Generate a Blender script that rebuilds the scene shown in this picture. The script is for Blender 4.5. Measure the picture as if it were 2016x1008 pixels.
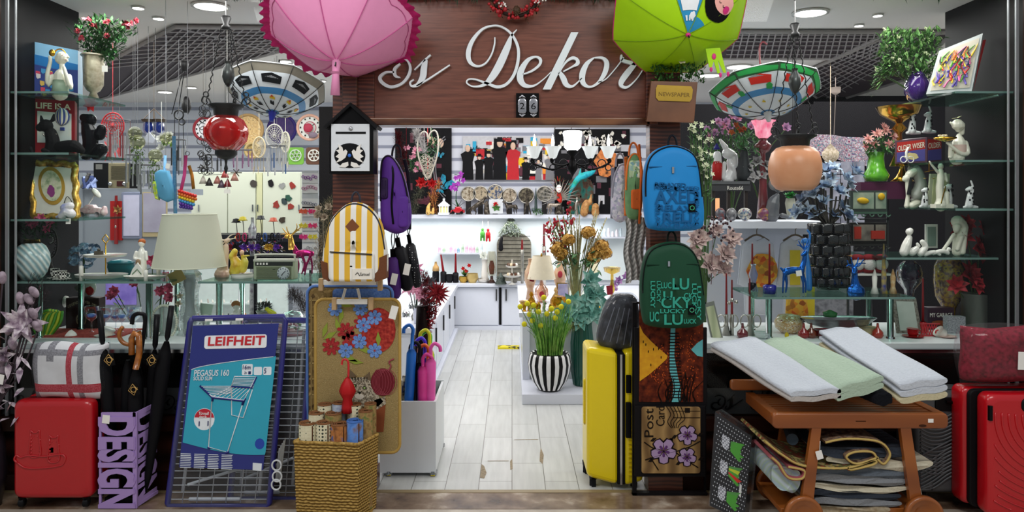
import bpy,math,random
from mathutils import Vector,Matrix,Euler
from math import sin,cos,pi,radians,sqrt
for o in list(bpy.data.objects):bpy.data.objects.remove(o)
S=bpy.context.scene
R=random.Random(26)
# ---------------------------------------------------------------- camera, world, exposure
F,HY,CX,CH=1456.0,390.0,1008.0,1.62
cam=bpy.data.cameras.new('camera');camo=bpy.data.objects.new('camera',cam)
S.collection.objects.link(camo);S.camera=camo
camo.location=(0,0,CH);camo.rotation_euler=(pi/2,0,0)
cam.sensor_width=36;cam.lens=36*F/2016;cam.shift_y=(HY-504)/2016
cam.clip_start=.05;cam.clip_end=60
w=bpy.data.worlds.new('world');S.world=w;w.use_nodes=True
w.node_tree.nodes['Background'].inputs[0].default_value=(.92,.96,1,1)
w.node_tree.nodes['Background'].inputs[1].default_value=.36
S.view_settings.view_transform='Standard';S.view_settings.look='None'
S.view_settings.exposure=0.0;S.view_settings.gamma=1.0;S.view_settings.use_curve_mapping=False
S.cycles.transparent_max_bounces=32;S.cycles.max_bounces=6;S.cycles.diffuse_bounces=5
S.cycles.glossy_bounces=3;S.cycles.transmission_bounces=4
S.cycles.use_denoising=True
S.cycles.caustics_reflective=False;S.cycles.caustics_refractive=False
S.cycles.sample_clamp_indirect=4
def area(name,x,y,z,sx,sy,power,rot=(0,0,0),col=(1,.98,.96)):
 l=bpy.data.lights.new(name,'AREA');l.shape='RECTANGLE';l.size=sx;l.size_y=sy;l.energy=power;l.color=col
 o=bpy.data.objects.new(name,l);S.collection.objects.link(o);o.location=(x,y,z);o.rotation_euler=rot
 return o
# the mall's ceiling lights over the corridor in front of the shop, and the shop's rows of ceiling light
area('mall_ceiling_light',-1.6,1.6,3.5,1.6,.7,40,(radians(38),0,0))
area('mall_ceiling_light',1.6,1.6,3.5,1.6,.7,40,(radians(38),0,0))
area('shop_ceiling_light',0,7.2,2.8,3.0,2.6,100)
area('shop_ceiling_light',-3.2,6.6,2.8,2.2,3.0,95)
area('shop_ceiling_light',3.2,6.6,2.8,2.2,3.0,95)
area('window_strip_light',-1.9,4.42,2.8,1.5,.25,22)
area('window_strip_light',1.9,4.42,2.8,1.5,.25,22)
# ---------------------------------------------------------------- materials
def lin(h):
 h=h.lstrip('#');r=[]
 for i in(0,2,4):
  c=int(h[i:i+2],16)/255;r.append(c/12.92 if c<=.04045 else((c+.055)/1.055)**2.4)
 return(*r,1)
MC={}
def mt(cols,r=.5,me=0,var=.1,sc=25,bump=0,pat=None,em=0,con=False,dist=0,bs=None,al=1,coat=0,axis='X',st=(1,1,1),em_only=0,sheen=0):
 """procedural material: cols one or several hex colours; pat picks the pattern that mixes them"""
 if isinstance(cols,str):cols=(cols,)
 key=(tuple(cols),r,me,var,sc,bump,pat,em,con,dist,bs,al,coat,axis,st,sheen)
 if key in MC:return MC[key]
 m=bpy.data.materials.new(('mat_'+cols[0]).replace('#',''));m.use_nodes=True;nt=m.node_tree;N=nt.nodes;L=nt.links
 b=N['Principled BSDF'];b.inputs['Roughness'].default_value=r;b.inputs['Metallic'].default_value=me
 if r>.45:b.inputs['Specular IOR Level'].default_value=.25
 if sum(lin(cols[0])[:3])<.04 and not coat:b.inputs['Specular IOR Level'].default_value=.12
 if coat:b.inputs['Coat Weight'].default_value=coat;b.inputs['Coat Roughness'].default_value=.08
 if sheen:b.inputs['Sheen Weight'].default_value=sheen
 tc=N.new('ShaderNodeTexCoord');mp=N.new('ShaderNodeMapping');mp.inputs['Scale'].default_value=st
 L.new(tc.outputs['Object'],mp.inputs[0]);V=mp.outputs[0]
 fac=None
 no=N.new('ShaderNodeTexNoise');no.inputs['Scale'].default_value=sc;no.inputs['Detail'].default_value=3;L.new(V,no.inputs[0])
 if len(cols)>1:
  if pat in(None,'noise'):fac=no.outputs['Fac'];no.inputs['Detail'].default_value=5
  elif pat=='wave':
   x=N.new('ShaderNodeTexWave');x.bands_direction=axis;x.inputs['Scale'].default_value=sc;x.inputs['Distortion'].default_value=dist
   L.new(V,x.inputs[0]);fac=x.outputs['Fac']
  elif pat=='rings':
   x=N.new('ShaderNodeTexWave');x.wave_type='RINGS';x.rings_direction=axis;x.inputs['Scale'].default_value=sc;x.inputs['Distortion'].default_value=dist
   L.new(V,x.inputs[0]);fac=x.outputs['Fac']
  elif pat=='voro':
   x=N.new('ShaderNodeTexVoronoi');x.inputs['Scale'].default_value=sc;L.new(V,x.inputs[0])
   s=N.new('ShaderNodeSeparateColor');L.new(x.outputs['Color'],s.inputs[0]);fac=s.outputs[0]
  elif pat=='dots':
   x=N.new('ShaderNodeTexVoronoi');x.inputs['Scale'].default_value=sc;x.inputs['Randomness'].default_value=dist
   L.new(V,x.inputs[0]);fac=x.outputs['Distance']
  elif pat=='check':
   x=N.new('ShaderNodeTexChecker');x.inputs['Scale'].default_value=sc;L.new(V,x.inputs[0]);fac=x.outputs['Fac']
  elif pat=='magic':
   x=N.new('ShaderNodeTexMagic');x.turbulence_depth=4;x.inputs['Scale'].default_value=sc;x.inputs['Distortion'].default_value=dist
   L.new(V,x.inputs[0]);fac=x.outputs['Fac']
  cr=N.new('ShaderNodeValToRGB');el=cr.color_ramp.elements;n=len(cols)
  lo,hi=(.3,.7)if pat in(None,'noise')else((0,.9)if pat=='dots' else(0,1))
  if con:cr.color_ramp.interpolation='CONSTANT'
  while len(el)<n:el.new(.5)
  for i,c in enumerate(cols):
   el[i].position=lo+(hi-lo)*(i/n if con else i/(n-1));
  for i,c in enumerate(cols):el[i].color=lin(c)
  L.new(fac,cr.inputs[0]);C=cr.outputs[0]
 else:
  rg=N.new('ShaderNodeMapRange');rg.inputs[3].default_value=1-var;rg.inputs[4].default_value=1+var
  L.new(no.outputs['Fac'],rg.inputs[0])
  mx=N.new('ShaderNodeVectorMath');mx.operation='SCALE';mx.inputs[0].default_value=lin(cols[0])[:3]
  L.new(rg.outputs[0],mx.inputs['Scale']);C=mx.outputs[0];fac=no.outputs['Fac']
 L.new(C,b.inputs['Base Color'])
 if em:L.new(C,b.inputs['Emission Color']);b.inputs['Emission Strength'].default_value=em
 if bump:
  bn=N.new('ShaderNodeBump');bn.inputs['Strength'].default_value=min(1,bump);bn.inputs['Distance'].default_value=.004*bump
  if bs:
   n2=N.new('ShaderNodeTexNoise');n2.inputs['Scale'].default_value=bs;L.new(V,n2.inputs[0]);L.new(n2.outputs['Fac'],bn.inputs['Height'])
  else:L.new(fac,bn.inputs['Height'])
  L.new(bn.outputs[0],b.inputs['Normal'])
 if al<1:b.inputs['Alpha'].default_value=al
 MC[key]=m;return m
def glass(tint='#eef6f4',refl=.12,rough=.03,body=0.0,bcol='#ffffff',wav=0):
 """thin clear material: light passes straight through with its tint, with a gloss and some body colour"""
 key=('g',tint,refl,rough,body,bcol,wav)
 if key in MC:return MC[key]
 m=bpy.data.materials.new('glass');m.use_nodes=True;nt=m.node_tree;N=nt.nodes;L=nt.links
 N.remove(N['Principled BSDF']);out=N['Material Output']
 t=N.new('ShaderNodeBsdfTransparent');t.inputs[0].default_value=lin(tint)
 g=N.new('ShaderNodeBsdfGlossy');g.inputs['Roughness'].default_value=rough;g.inputs[0].default_value=(1,1,1,1)
 lw=N.new('ShaderNodeLayerWeight');lw.inputs[0].default_value=.35
 mr=N.new('ShaderNodeMapRange');mr.inputs[3].default_value=refl*.08;mr.inputs[4].default_value=min(1,refl*1.5)
 L.new(lw.outputs['Fresnel'],mr.inputs[0])
 if wav:
  n=N.new('ShaderNodeTexNoise');n.inputs['Scale'].default_value=wav;tc=N.new('ShaderNodeTexCoord');L.new(tc.outputs['Object'],n.inputs[0])
  bn=N.new('ShaderNodeBump');bn.inputs['Strength'].default_value=1;bn.inputs['Distance'].default_value=.006
  L.new(n.outputs['Fac'],bn.inputs['Height']);L.new(bn.outputs[0],g.inputs['Normal'])
 base=t.outputs[0]
 if body:
  d=N.new('ShaderNodeBsdfDiffuse');d.inputs[0].default_value=lin(bcol)
  m1=N.new('ShaderNodeMixShader');m1.inputs[0].default_value=body;L.new(t.outputs[0],m1.inputs[1]);L.new(d.outputs[0],m1.inputs[2]);base=m1.outputs[0]
 m2=N.new('ShaderNodeMixShader');L.new(mr.outputs[0],m2.inputs[0]);L.new(base,m2.inputs[1]);L.new(g.outputs[0],m2.inputs[2])
 L.new(m2.outputs[0],out.inputs[0]);MC[key]=m;return m
def lamp_mat(col,e):return mt(col,r=.4,var=.02,em=e)
# ---------------------------------------------------------------- placing: a thing has a base point; its shapes are drawn in units of k metres
CUR=None
class Base:pass
def at(px,py,Y,z=None):
 """base point seen at (px,py) at distance Y, or standing on height z"""
 global CUR
 b=Base();b.px,b.py,b.Y,b.k,b.m=px,py,Y,Y/F,False
 b.loc=Vector(((px-CX)*b.k,Y,CH+(HY-py)*b.k if z is None else z));CUR=b;return b
def atm(x,y,z):
 """base point in metres; shapes then drawn in metres as (x, height, depth)"""
 global CUR
 b=Base();b.px=b.py=0;b.Y=y;b.k=1;b.m=True;b.loc=Vector((x,y,z));CUR=b;return b
def tag(o,label=None,cat=None,group=None,kind=None):
 if label:o['label']=label
 if cat:o['category']=cat
 if group:o['group']=group
 if kind:o['kind']=kind
 return o
def root(name,label,cat,group=None):
 o=bpy.data.objects.new(name,None);S.collection.objects.link(o);o.location=CUR.loc;o.empty_display_size=.05
 return tag(o,label,cat,group)
def cr_(pts,n=6,closed=False):
 P=[Vector(p)for p in pts];N=len(P);out=[]
 for i in range(N if closed else N-1):
  g=(lambda j:P[j%N])if closed else(lambda j:P[max(0,min(N-1,j))])
  a,b,c,d=g(i-1),g(i),g(i+1),g(i+2)
  for k in range(n):
   t=k/n;out.append(tuple(.5*((2*b)+(c-a)*t+(2*a-5*b+4*c-d)*t*t+(3*b-a-3*c+d)*t**3)))
 if not closed:out.append(tuple(P[-1]))
 return out
class MB:
 def __init__(s):s.v,s.f,s.mi,s.sm,s.c=[],[],[],[],CUR
 def add(s,vs,fs,m=0,sm=True):
  b=len(s.v);c=s.c;k=c.k
  if c.m:s.v+=[(x,d,y)for x,y,d in vs]
  else:s.v+=[((x-c.px)*k,d*k,(c.py-y)*k)for x,y,d in vs]
  for q in fs:s.f.append([b+i for i in q]);s.mi.append(m);s.sm.append(sm)
  return s
 def box(s,x0,y0,x1,y1,d0,d1,m=0,a=0,sh=0):
  P=[(x0,y0,d0),(x1,y0,d0),(x1,y1,d0),(x0,y1,d0),(x0,y0,d1),(x1,y0,d1),(x1,y1,d1),(x0,y1,d1)]
  if a:
   cx,cy=(x0+x1)/2,(y0+y1)/2;ca,sa=cos(radians(a)),sin(radians(a))
   P=[(cx+(x-cx)*ca-(y-cy)*sa,cy+(x-cx)*sa+(y-cy)*ca,d)for x,y,d in P]
  return s.add(P,[(0,1,2,3),(5,4,7,6),(4,0,3,7),(1,5,6,2),(4,5,1,0),(3,2,6,7)],m,False)
 def hexa(s,P,m=0):
  return s.add(P,[(0,1,2,3),(5,4,7,6),(4,0,3,7),(1,5,6,2),(4,5,1,0),(3,2,6,7)],m,False)
 def quad(s,P,m=0,sm=False):return s.add(P,[tuple(range(len(P)))],m,sm)
 def tube(s,pts,r,n=6,m=0,cap=True,fl=1):
  P=[Vector((p[0],p[1],p[2]if len(p)>2 else 0))for p in pts];K=len(P)
  if K<2:return s
  rs=list(r)if hasattr(r,'__len__')else[r]*K
  if len(rs)!=K:rs=[rs[0]+(rs[-1]-rs[0])*i/(K-1)if len(rs)==2 else rs[min(len(rs)-1,int(i/(K-1)*(len(rs)-1)+.5))]for i in range(K)]
  vs=[];u=None
  for i in range(K):
   t=(P[min(K-1,i+1)]-P[max(0,i-1)])
   t=t.normalized()if t.length>1e-9 else Vector((0,1,0))
   if u is None:u=Vector((0,0,1))if abs(t.z)<.9 else Vector((1,0,0))
   u=u-t*u.dot(t);u=u.normalized()if u.length>1e-6 else t.orthogonal().normalized();w_=t.cross(u)
   for j in range(n):
    a=2*pi*j/n;vs.append(tuple(P[i]+(u*cos(a)*fl+w_*sin(a))*rs[i]))
  fs=[(i*n+j,i*n+(j+1)%n,(i+1)*n+(j+1)%n,(i+1)*n+j)for i in range(K-1)for j in range(n)]
  if cap:fs+=[tuple(range(n)),tuple((K-1)*n+j for j in range(n))]
  return s.add(vs,fs,m)
 def ring(s,x,y,d,R_,r,ry=None,n=24,k=5,m=0,a0=0,a1=360,flat=False):
  """ring facing the front; flat=True lies level"""
  ry=R_ if ry is None else ry;c=abs(a1-a0)>=360;N=n if c else n+1;pts=[]
  for i in range(N+(1 if c else 0)):
   a=radians(a0+(a1-a0)*i/n)
   pts.append((x+R_*cos(a),y,d+ry*sin(a))if flat else(x+R_*cos(a),y+ry*sin(a),d))
  return s.tube(pts,r,k,m,not c)
 def lathe(s,cx,prof,cd=0,n=20,m=0,fl=0,fn=0,sq=1,tilt=0,cap=True):
  """turned shape about the upright axis; fl/fn flutes, tilt leans it in the picture plane"""
  vs=[];K=len(prof);cy=prof[-1][1]
  for i,(r,y)in enumerate(prof):
   for j in range(n):
    a=2*pi*j/n;q=r*(1+fl*cos(fn*a))if fn else r
    x,yy,d=q*cos(a),y,cd+q*sin(a)*sq
    if tilt:t=radians(tilt);x,yy=x*cos(t)-(yy-cy)*sin(t),cy+x*sin(t)+(yy-cy)*cos(t)
    vs.append((cx+x,yy,d))
  fs=[(i*n+j,i*n+(j+1)%n,(i+1)*n+(j+1)%n,(i+1)*n+j)for i in range(K-1)for j in range(n)]
  if cap:
   if prof[0][0]>1e-6:fs.append(tuple(range(n)))
   if prof[-1][0]>1e-6:fs.append(tuple((K-1)*n+j for j in range(n)))
  return s.add(vs,fs,m)
 def ell(s,x,y,d,rx,ry,rd=None,a=0,n=12,m=0,k=8,p=1):
  rd=rx if rd is None else rd;vs=[];ca,sa=cos(radians(a)),sin(radians(a))
  for i in range(k+1):
   t=pi*i/k
   for j in range(n):
    q=2*pi*j/n
    sp=lambda z:math.copysign(abs(z)**p,z)
    X,Y_,D=rx*sp(sin(t))*sp(cos(q)),ry*sp(cos(t)),rd*sp(sin(t))*sp(sin(q))
    vs.append((x+X*ca-Y_*sa,y+X*sa+Y_*ca,d+D))
  fs=[(i*n+j,i*n+(j+1)%n,(i+1)*n+(j+1)%n,(i+1)*n+j)for i in range(k)for j in range(n)]
  return s.add(vs,fs,m)
 def poly(s,pts,d0=0,d1=None,m=0):
  n=len(pts);d1=d0+1 if d1 is None else d1
  vs=[(p[0],p[1],d0)for p in pts]+[(p[0],p[1],d1)for p in pts]
  fs=[tuple(range(n)),tuple(range(2*n-1,n-1,-1))]+[(i,(i+1)%n,n+(i+1)%n,n+i)for i in range(n)]
  return s.add(vs,fs,m,False)
 def puff(s,pts,d=0,f=10,b=10,m=0,p=.5,K=5,edge=0,cen=None):
  """cushion: outline pts swelling by f to the front and b to the back; p<.5 squarer"""
  n=len(pts);cx=sum(q[0]for q in pts)/n if cen is None else cen[0];cy=sum(q[1]for q in pts)/n if cen is None else cen[1]
  vs=[];rows=[]
  for side,h in((-1,f),(1,b)):
   for i in range(K):
    t=i/K;sc_=1-t;hh=(1-sc_**2)**p if t>0 else 0
    sc2=cos(t*pi/2)**(.6 if p>=.5 else .35);hh=sin(t*pi/2)**1.0
    rows.append((sc2,side*(edge+h*hh)))
  for sc2,dd in rows:
   for q in pts:vs.append((cx+(q[0]-cx)*sc2,cy+(q[1]-cy)*sc2,d+dd))
  vs+=[(cx,cy,d-edge-f),(cx,cy,d+edge+b)];e=len(rows)*n;fs=[]
  for h in(0,K):
   for i in range(K-1):
    for j in range(n):fs.append(((h+i)*n+j,(h+i)*n+(j+1)%n,(h+i+1)*n+(j+1)%n,(h+i+1)*n+j))
   for j in range(n):fs.append(((h+K-1)*n+j,(h+K-1)*n+(j+1)%n,e+(0 if h==0 else 1)))
  if edge:
   for j in range(n):fs.append((j,(j+1)%n,K*n+(j+1)%n,K*n+j))
  return s.add(vs,fs,m)
 def grid(s,fn,nu,nv,m=0,sm=True,mf=None):
  vs=[fn(i/nu,j/nv)for i in range(nu+1)for j in range(nv+1)]
  for i in range(nu):
   fs=[]
   for j in range(nv):
    a=i*(nv+1)+j;fs.append((a,a+1,a+nv+2,a+nv+1))
   if i==0:base=len(s.v);s.add(vs,[],m)
   for j,q in enumerate(fs):
    s.f.append([base+z for z in q]);s.mi.append(mf((i+.5)/nu,(j+.5)/nv)if mf else m);s.sm.append(sm)
  return s
 def leaf(s,p,dr,L,wd,m=0,up=(0,-1,0),cup=.25,curl=0,n=4,tip=.6):
  """one leaf or petal from p along dr"""
  t=Vector(dr).normalized();u=Vector(up);sd=t.cross(u)
  if sd.length<1e-4:sd=t.orthogonal()
  sd.normalize();nn=sd.cross(t);P=Vector(p);vs=[]
  for i in range(n+1):
   q=i/n;ww=wd*.5*(sin(pi*min(1,q**tip)*.97+.05));c=P+t*(L*q)+nn*(curl*L*q*q)
   vs+=[tuple(c-sd*ww+nn*cup*ww),tuple(c),tuple(c+sd*ww+nn*cup*ww)]
  fs=[]
  for i in range(n):a=i*3;fs+=[(a,a+1,a+4,a+3),(a+1,a+2,a+5,a+4)]
  return s.add(vs,fs,m)
 def text(s,t,x,y,size=10,d=0,th=.6,m=0,w=None,a=0,shear=0,bold=0,al='LEFT',R3=None):
  """lettering with its baseline start at x,y; w fits the width; R3 maps (u,v)->point for lettering on a turned face"""
  cu=bpy.data.curves.new('t','FONT');cu.body=t;cu.size=1;cu.extrude=0;cu.resolution_u=3;cu.offset=bold;cu.shear=shear
  ob=bpy.data.objects.new('t',cu);me=bpy.data.meshes.new_from_object(ob)
  co=[v.co.copy()for v in me.vertices]
  if co:
   x0=min(c.x for c in co);x1=max(c.x for c in co);sx=size if w is None else w/max(1e-6,x1-x0)
   if al=='CENTER':x-=(x1-x0)*sx/2
   ca,sa=cos(radians(a)),sin(radians(a));N=len(co);V=[]
   for dd in(-th,0):
    for c in co:
     u,v=(c.x-x0)*sx,c.y*size
     if R3:V.append(tuple(Vector(R3(u,v))+Vector((0,0,dd))))
     else:V.append((x+u*ca+v*sa,y+u*sa-v*ca,d+dd))
   s.add(V,[tuple(p.vertices)for p in me.polygons],m,False)
   ec={}
   for p in me.polygons:
    for e in p.edge_keys:ec[e]=ec.get(e,0)+1
   bb=len(s.v)-2*N
   for(a_,b_),c_ in ec.items():
    if c_==1:s.f.append([bb+a_,bb+b_,bb+N+b_,bb+N+a_]);s.mi.append(m);s.sm.append(False)
  bpy.data.objects.remove(ob);bpy.data.meshes.remove(me);bpy.data.curves.remove(cu)
  return s
def part(name,mb,mats,parent=None,label=None,bev=0,rem=0,sub=0):
 me=bpy.data.meshes.new(name);me.from_pydata(mb.v,[],mb.f)
 me.polygons.foreach_set('material_index',mb.mi);me.polygons.foreach_set('use_smooth',mb.sm)
 for q in(mats if isinstance(mats,(list,tuple))else[mats]):me.materials.append(q)
 me.update();o=bpy.data.objects.new(name,me);S.collection.objects.link(o)
 if parent is None:o.location=mb.c.loc
 else:o.parent=parent
 if label:o['label']=label
 if rem:
  q=o.modifiers.new('r','REMESH');q.mode='VOXEL';q.voxel_size=rem*mb.c.k;q.use_smooth_shade=True
  q=o.modifiers.new('s','SMOOTH');q.iterations=3;q.factor=.5
 if bev:q=o.modifiers.new('b','BEVEL');q.width=bev*mb.c.k;q.segments=3;q.limit_method='ANGLE';q.angle_limit=radians(40)
 if sub:q=o.modifiers.new('s','SUBSURF');q.levels=sub;q.render_levels=sub
 return o
def one(name,mb,mats,label,cat,group=None,kind=None,**k):
 return tag(part(name,mb,mats,None,**k),label,cat,group,kind)
def struct(name,mb,mats,**k):
 o=part(name,mb,mats,None,**k);o['kind']='structure';return o
def wbox(name,x0,x1,y0,y1,z0,z1,mat,**k):
 atm((x0+x1)/2,(y0+y1)/2,z0);hx,hy=(x1-x0)/2,(y1-y0)/2
 return struct(name,MB().box(-hx,0,hx,z1-z0,-hy,hy),mat,**k)
def cp(o,px,py,Y,z=None,label=None,sc=1,rz=0,group=None,mats=None):
 """a copy of a thing, its parts and their sub-parts"""
 def dup(q,par):
  c=q.copy();S.collection.objects.link(c);c.parent=par
  if mats and c.type=='MESH' and q.name.split('.')[0]in mats:
   c.data=c.data.copy();ms=mats[q.name.split('.')[0]]
   for i,mm in enumerate(ms if isinstance(ms,(list,tuple))else[ms]):c.data.materials[i]=mm
  for ch in q.children:dup(ch,c)
  return c
 c=dup(o,None);b=at(px,py,Y,z);c.location=b.loc;c.scale=(sc,sc,sc);c.rotation_euler=(0,0,radians(rz))
 if label:c['label']=label
 if group:c['group']=group
 return c
U=R.uniform
def rv(a=1):return Vector((U(-a,a),U(-a,a),U(-a,a)))
# frequent materials
WHITE=mt('#e9edf0',r=.45,var=.03);BLACK=mt('#0c0c0e',r=.35,var=.1);DARK=mt('#1a1718',r=.5)
CHROME=mt('#c8ccd0',r=.12,me=1,var=.05);GOLD=mt('#d9a93c',r=.2,me=1);SILVER=mt('#b9b6ad',r=.28,me=1)
IRON=mt('#2b2a2b',r=.4,me=.6);PORC=mt('#efece4',r=.18,var=.03,coat=.4);PAPER=mt('#f2f0ea',r=.7,var=.03)
CLEAR=glass();GSH=glass('#d2ece4',.22);STEM=mt('#3d5a2b',r=.6);LEAFG=mt(('#1f3d1c','#3b6b2e','#5c8d45'),r=.5,sc=40)
RED=mt('#c01f22',r=.35);WOOD=mt(('#3c1c12','#56291a','#6b3a28'),r=.32,pat='wave',sc=3,dist=7,st=(1,1,5),axis='Z',coat=.2)
def stroke(s,pts,d0,d1,m=0,n=7,xf=None,sm=True):
 """pen stroke of changing width, pts (x, y, width)"""
 P=cr_(pts,n)if sm else pts;L_,R_=[],[]
 for i,p in enumerate(P):
  a,b=P[max(0,i-1)],P[min(len(P)-1,i+1)];dx,dy=b[0]-a[0],b[1]-a[1];l=sqrt(dx*dx+dy*dy)or 1;h=max(.4,p[2])/2
  L_.append((p[0]-dy/l*h,p[1]+dx/l*h));R_.append((p[0]+dy/l*h,p[1]-dx/l*h))
 if xf:L_=[xf(*q)for q in L_];R_=[xf(*q)for q in R_]
 N=len(P);vs=[(x,y,d)for d in(d0,d1)for x,y in L_+R_];fs=[]
 for i in range(N-1):fs+=[(i,i+1,N+i+1,N+i),(2*N+i,3*N+i,3*N+i+1,2*N+i+1),(i,2*N+i,2*N+i+1,i+1),(N+i,N+i+1,3*N+i+1,3*N+i)]
 fs+=[(0,N,3*N,2*N),(N-1,3*N-1,4*N-1,2*N-1)]
 return s.add(vs,fs,m,False)
MB.stroke=stroke
# ================================================================ THE SETTING
def floor_mat():
 m=bpy.data.materials.new('floor_planks');m.use_nodes=True;nt=m.node_tree;N=nt.nodes;L=nt.links;b=N['Principled BSDF']
 tc=N.new('ShaderNodeTexCoord');mp=N.new('ShaderNodeMapping');mp.inputs['Rotation'].default_value=(0,0,pi/2);mp.inputs['Location'].default_value=(.33,.0,0)
 br=N.new('ShaderNodeTexBrick');br.offset=.37;br.offset_frequency=2
 for k,v in(('Scale',1),('Mortar Size',.0022),('Mortar Smooth',.3),('Brick Width',.78),('Row Height',.187),('Bias',.1)):br.inputs[k].default_value=v
 br.inputs['Color1'].default_value=lin('#c9cbc8');br.inputs['Color2'].default_value=lin('#d8dad8');br.inputs['Mortar'].default_value=lin('#6a675f')
 no=N.new('ShaderNodeTexNoise');no.inputs['Scale'].default_value=4;no.inputs['Detail'].default_value=6
 m2=N.new('ShaderNodeMapping');m2.inputs['Scale'].default_value=(8,.7,1)
 mx=N.new('ShaderNodeMix');mx.data_type='RGBA';mx.blend_type='MULTIPLY';mx.inputs[0].default_value=.35
 L.new(tc.outputs['Object'],mp.inputs[0]);L.new(mp.outputs[0],br.inputs[0]);L.new(tc.outputs['Object'],m2.inputs[0]);L.new(m2.outputs[0],no.inputs[0])
 L.new(br.outputs[0],mx.inputs[6]);L.new(no.outputs['Fac'],mx.inputs[7]);L.new(mx.outputs[2],b.inputs['Base Color']);b.inputs['Roughness'].default_value=.28
 return m
MARB=mt(('#4a382d','#6f5a48','#8a7562','#c4b6a4'),r=.25,sc=6,pat='noise')
atm(0,0,0)
fl=MB().box(-7,-.06,7,0,4.1,9.7)
chip=[[(-.185,4.28),(-.16,4.27),(-.15,4.36),(-.168,4.47),(-.185,4.5)],[(.17,4.55),(.187,4.5),(.2,4.66),(.187,4.8),(.178,4.7)],[(-.01,4.4),(.004,4.42),(.002,4.6),(-.012,4.55)],[(-.15,4.55),(-.02,4.552),(-.02,4.56),(-.15,4.558)],[(.01,4.95),(.17,4.955),(.18,4.97),(.02,4.96)]]
for c in chip:fl.quad([(x,.0012,y)for x,y in c],1)
struct('floor',fl,[floor_mat(),mt(('#6d5c43','#9a8a6c'),sc=60)])
struct('floor',MB().box(-7,-.06,7,0,-1,3.85),mt(('#a79b8d','#c8bdae'),sc=8,r=.3))
struct('trim_1',MB().box(-7,-.06,7,.002,3.85,4.06),MARB)
struct('trim_2',MB().box(-7,-.06,7,.004,4.06,4.1),mt('#8e7c58',r=.4))
struct('ceiling',MB().box(-7,2.85,7,2.9,4.1,9.7),mt('#e6e1dd',r=.8,var=.03))
def slat_mat():
 return mt(('#8d92a4','#cfd3de','#d3d7e2','#d3d7e2','#d3d7e2','#d3d7e2','#d3d7e2'),pat='wave',sc=1.93,axis='Z',r=.4,con=True)
struct('wall_back',MB().box(-7,0,7,2.85,9.5,9.6),slat_mat())
struct('wall_left',MB().box(-7.1,0,-7,2.85,4.1,9.6),WHITE);struct('wall_right',MB().box(7,0,7.1,2.85,4.1,9.6),WHITE)
struct('wall_black',MB().box(2.9,0,7,2.85,8.9,8.95),mt('#141216',r=.6))
# ceiling grilles
def C(px,py,z=2.85):Y=(z-CH)*F/(HY-py);return((px-CX)*Y/F,Y)
def grille(name,P,lines,label):
 atm(0,0,0);q=[C(*p)for p in P];r=root(name,label,'ceiling grille');r.location=(0,0,0)
 part('backing',MB().add([(x,2.846,y)for x,y in q]+[(x,2.836,y)for x,y in q],[tuple(range(len(q))),tuple(range(len(q),2*len(q)))],0,False),mt(('#3b3036','#241c20','#5b4e55'),pat='wave',sc=9,axis='Y',r=.6),r)
 g=MB()
 for a,b in lines:
  (x0,y0),(x1,y1)=C(*a),C(*b);g.tube([(x0,2.825,y0),(x1,2.825,y1)],.006,4)
 part('wire_grid',g,mt('#b9b3b4',r=.5),r);e=MB();n=len(q)
 for i in range(n):e.tube([(q[i][0],2.83,q[i][1]),(q[(i+1)%n][0],2.83,q[(i+1)%n][1])],.018,4)
 part('frame',e,mt('#a8a2a0',r=.5),r)
def lerp(a,b,t):return(a[0]+(b[0]-a[0])*t,a[1]+(b[1]-a[1])*t)
A,B_,C_,D_=(345,47),(560,50),(560,90),(195,192)
ln=[(lerp((345,47),(195,130),t),lerp((700,50),(560,92),t))for t in[i/9 for i in range(1,10)]]
ln+=[(lerp((345,47),(620,50),t),lerp((190,192),(545,98),t))for t in[i/16 for i in range(1,16)]]
ln+=[((360,50),(545,98))]
grille('ceiling_grille',[(345,47),(640,50),(560,93),(192,193),(172,140)],ln,'dark slatted ceiling panel with white wire grid over the left window')
ln=[((1430,y),(1640+(110-y)*2.4,y))for y in(62,68,75,83,92,101)]+[((x,58),(x-12,109))for x in range(1450,1750,13)]
grille('ceiling_grille',[(1425,57),(1752,57),(1640,110),(1400,110)],ln,'purple-grey slatted ceiling panel with white wire grid behind the green umbrella')
ln=[(lerp((1765,59),(1560,149),t),lerp((1860,60),(1625,200),t))for t in[i/18 for i in range(1,18)]]+[(lerp((1765,59),(1860,60),t),lerp((1560,149),(1625,200),t))for t in[i/9 for i in range(1,9)]]
grille('ceiling_grille',[(1760,59),(1875,58),(1790,150),(1625,202),(1556,150)],ln,'dark slatted ceiling panel with white wire grid beside the right plant shelf')
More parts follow.
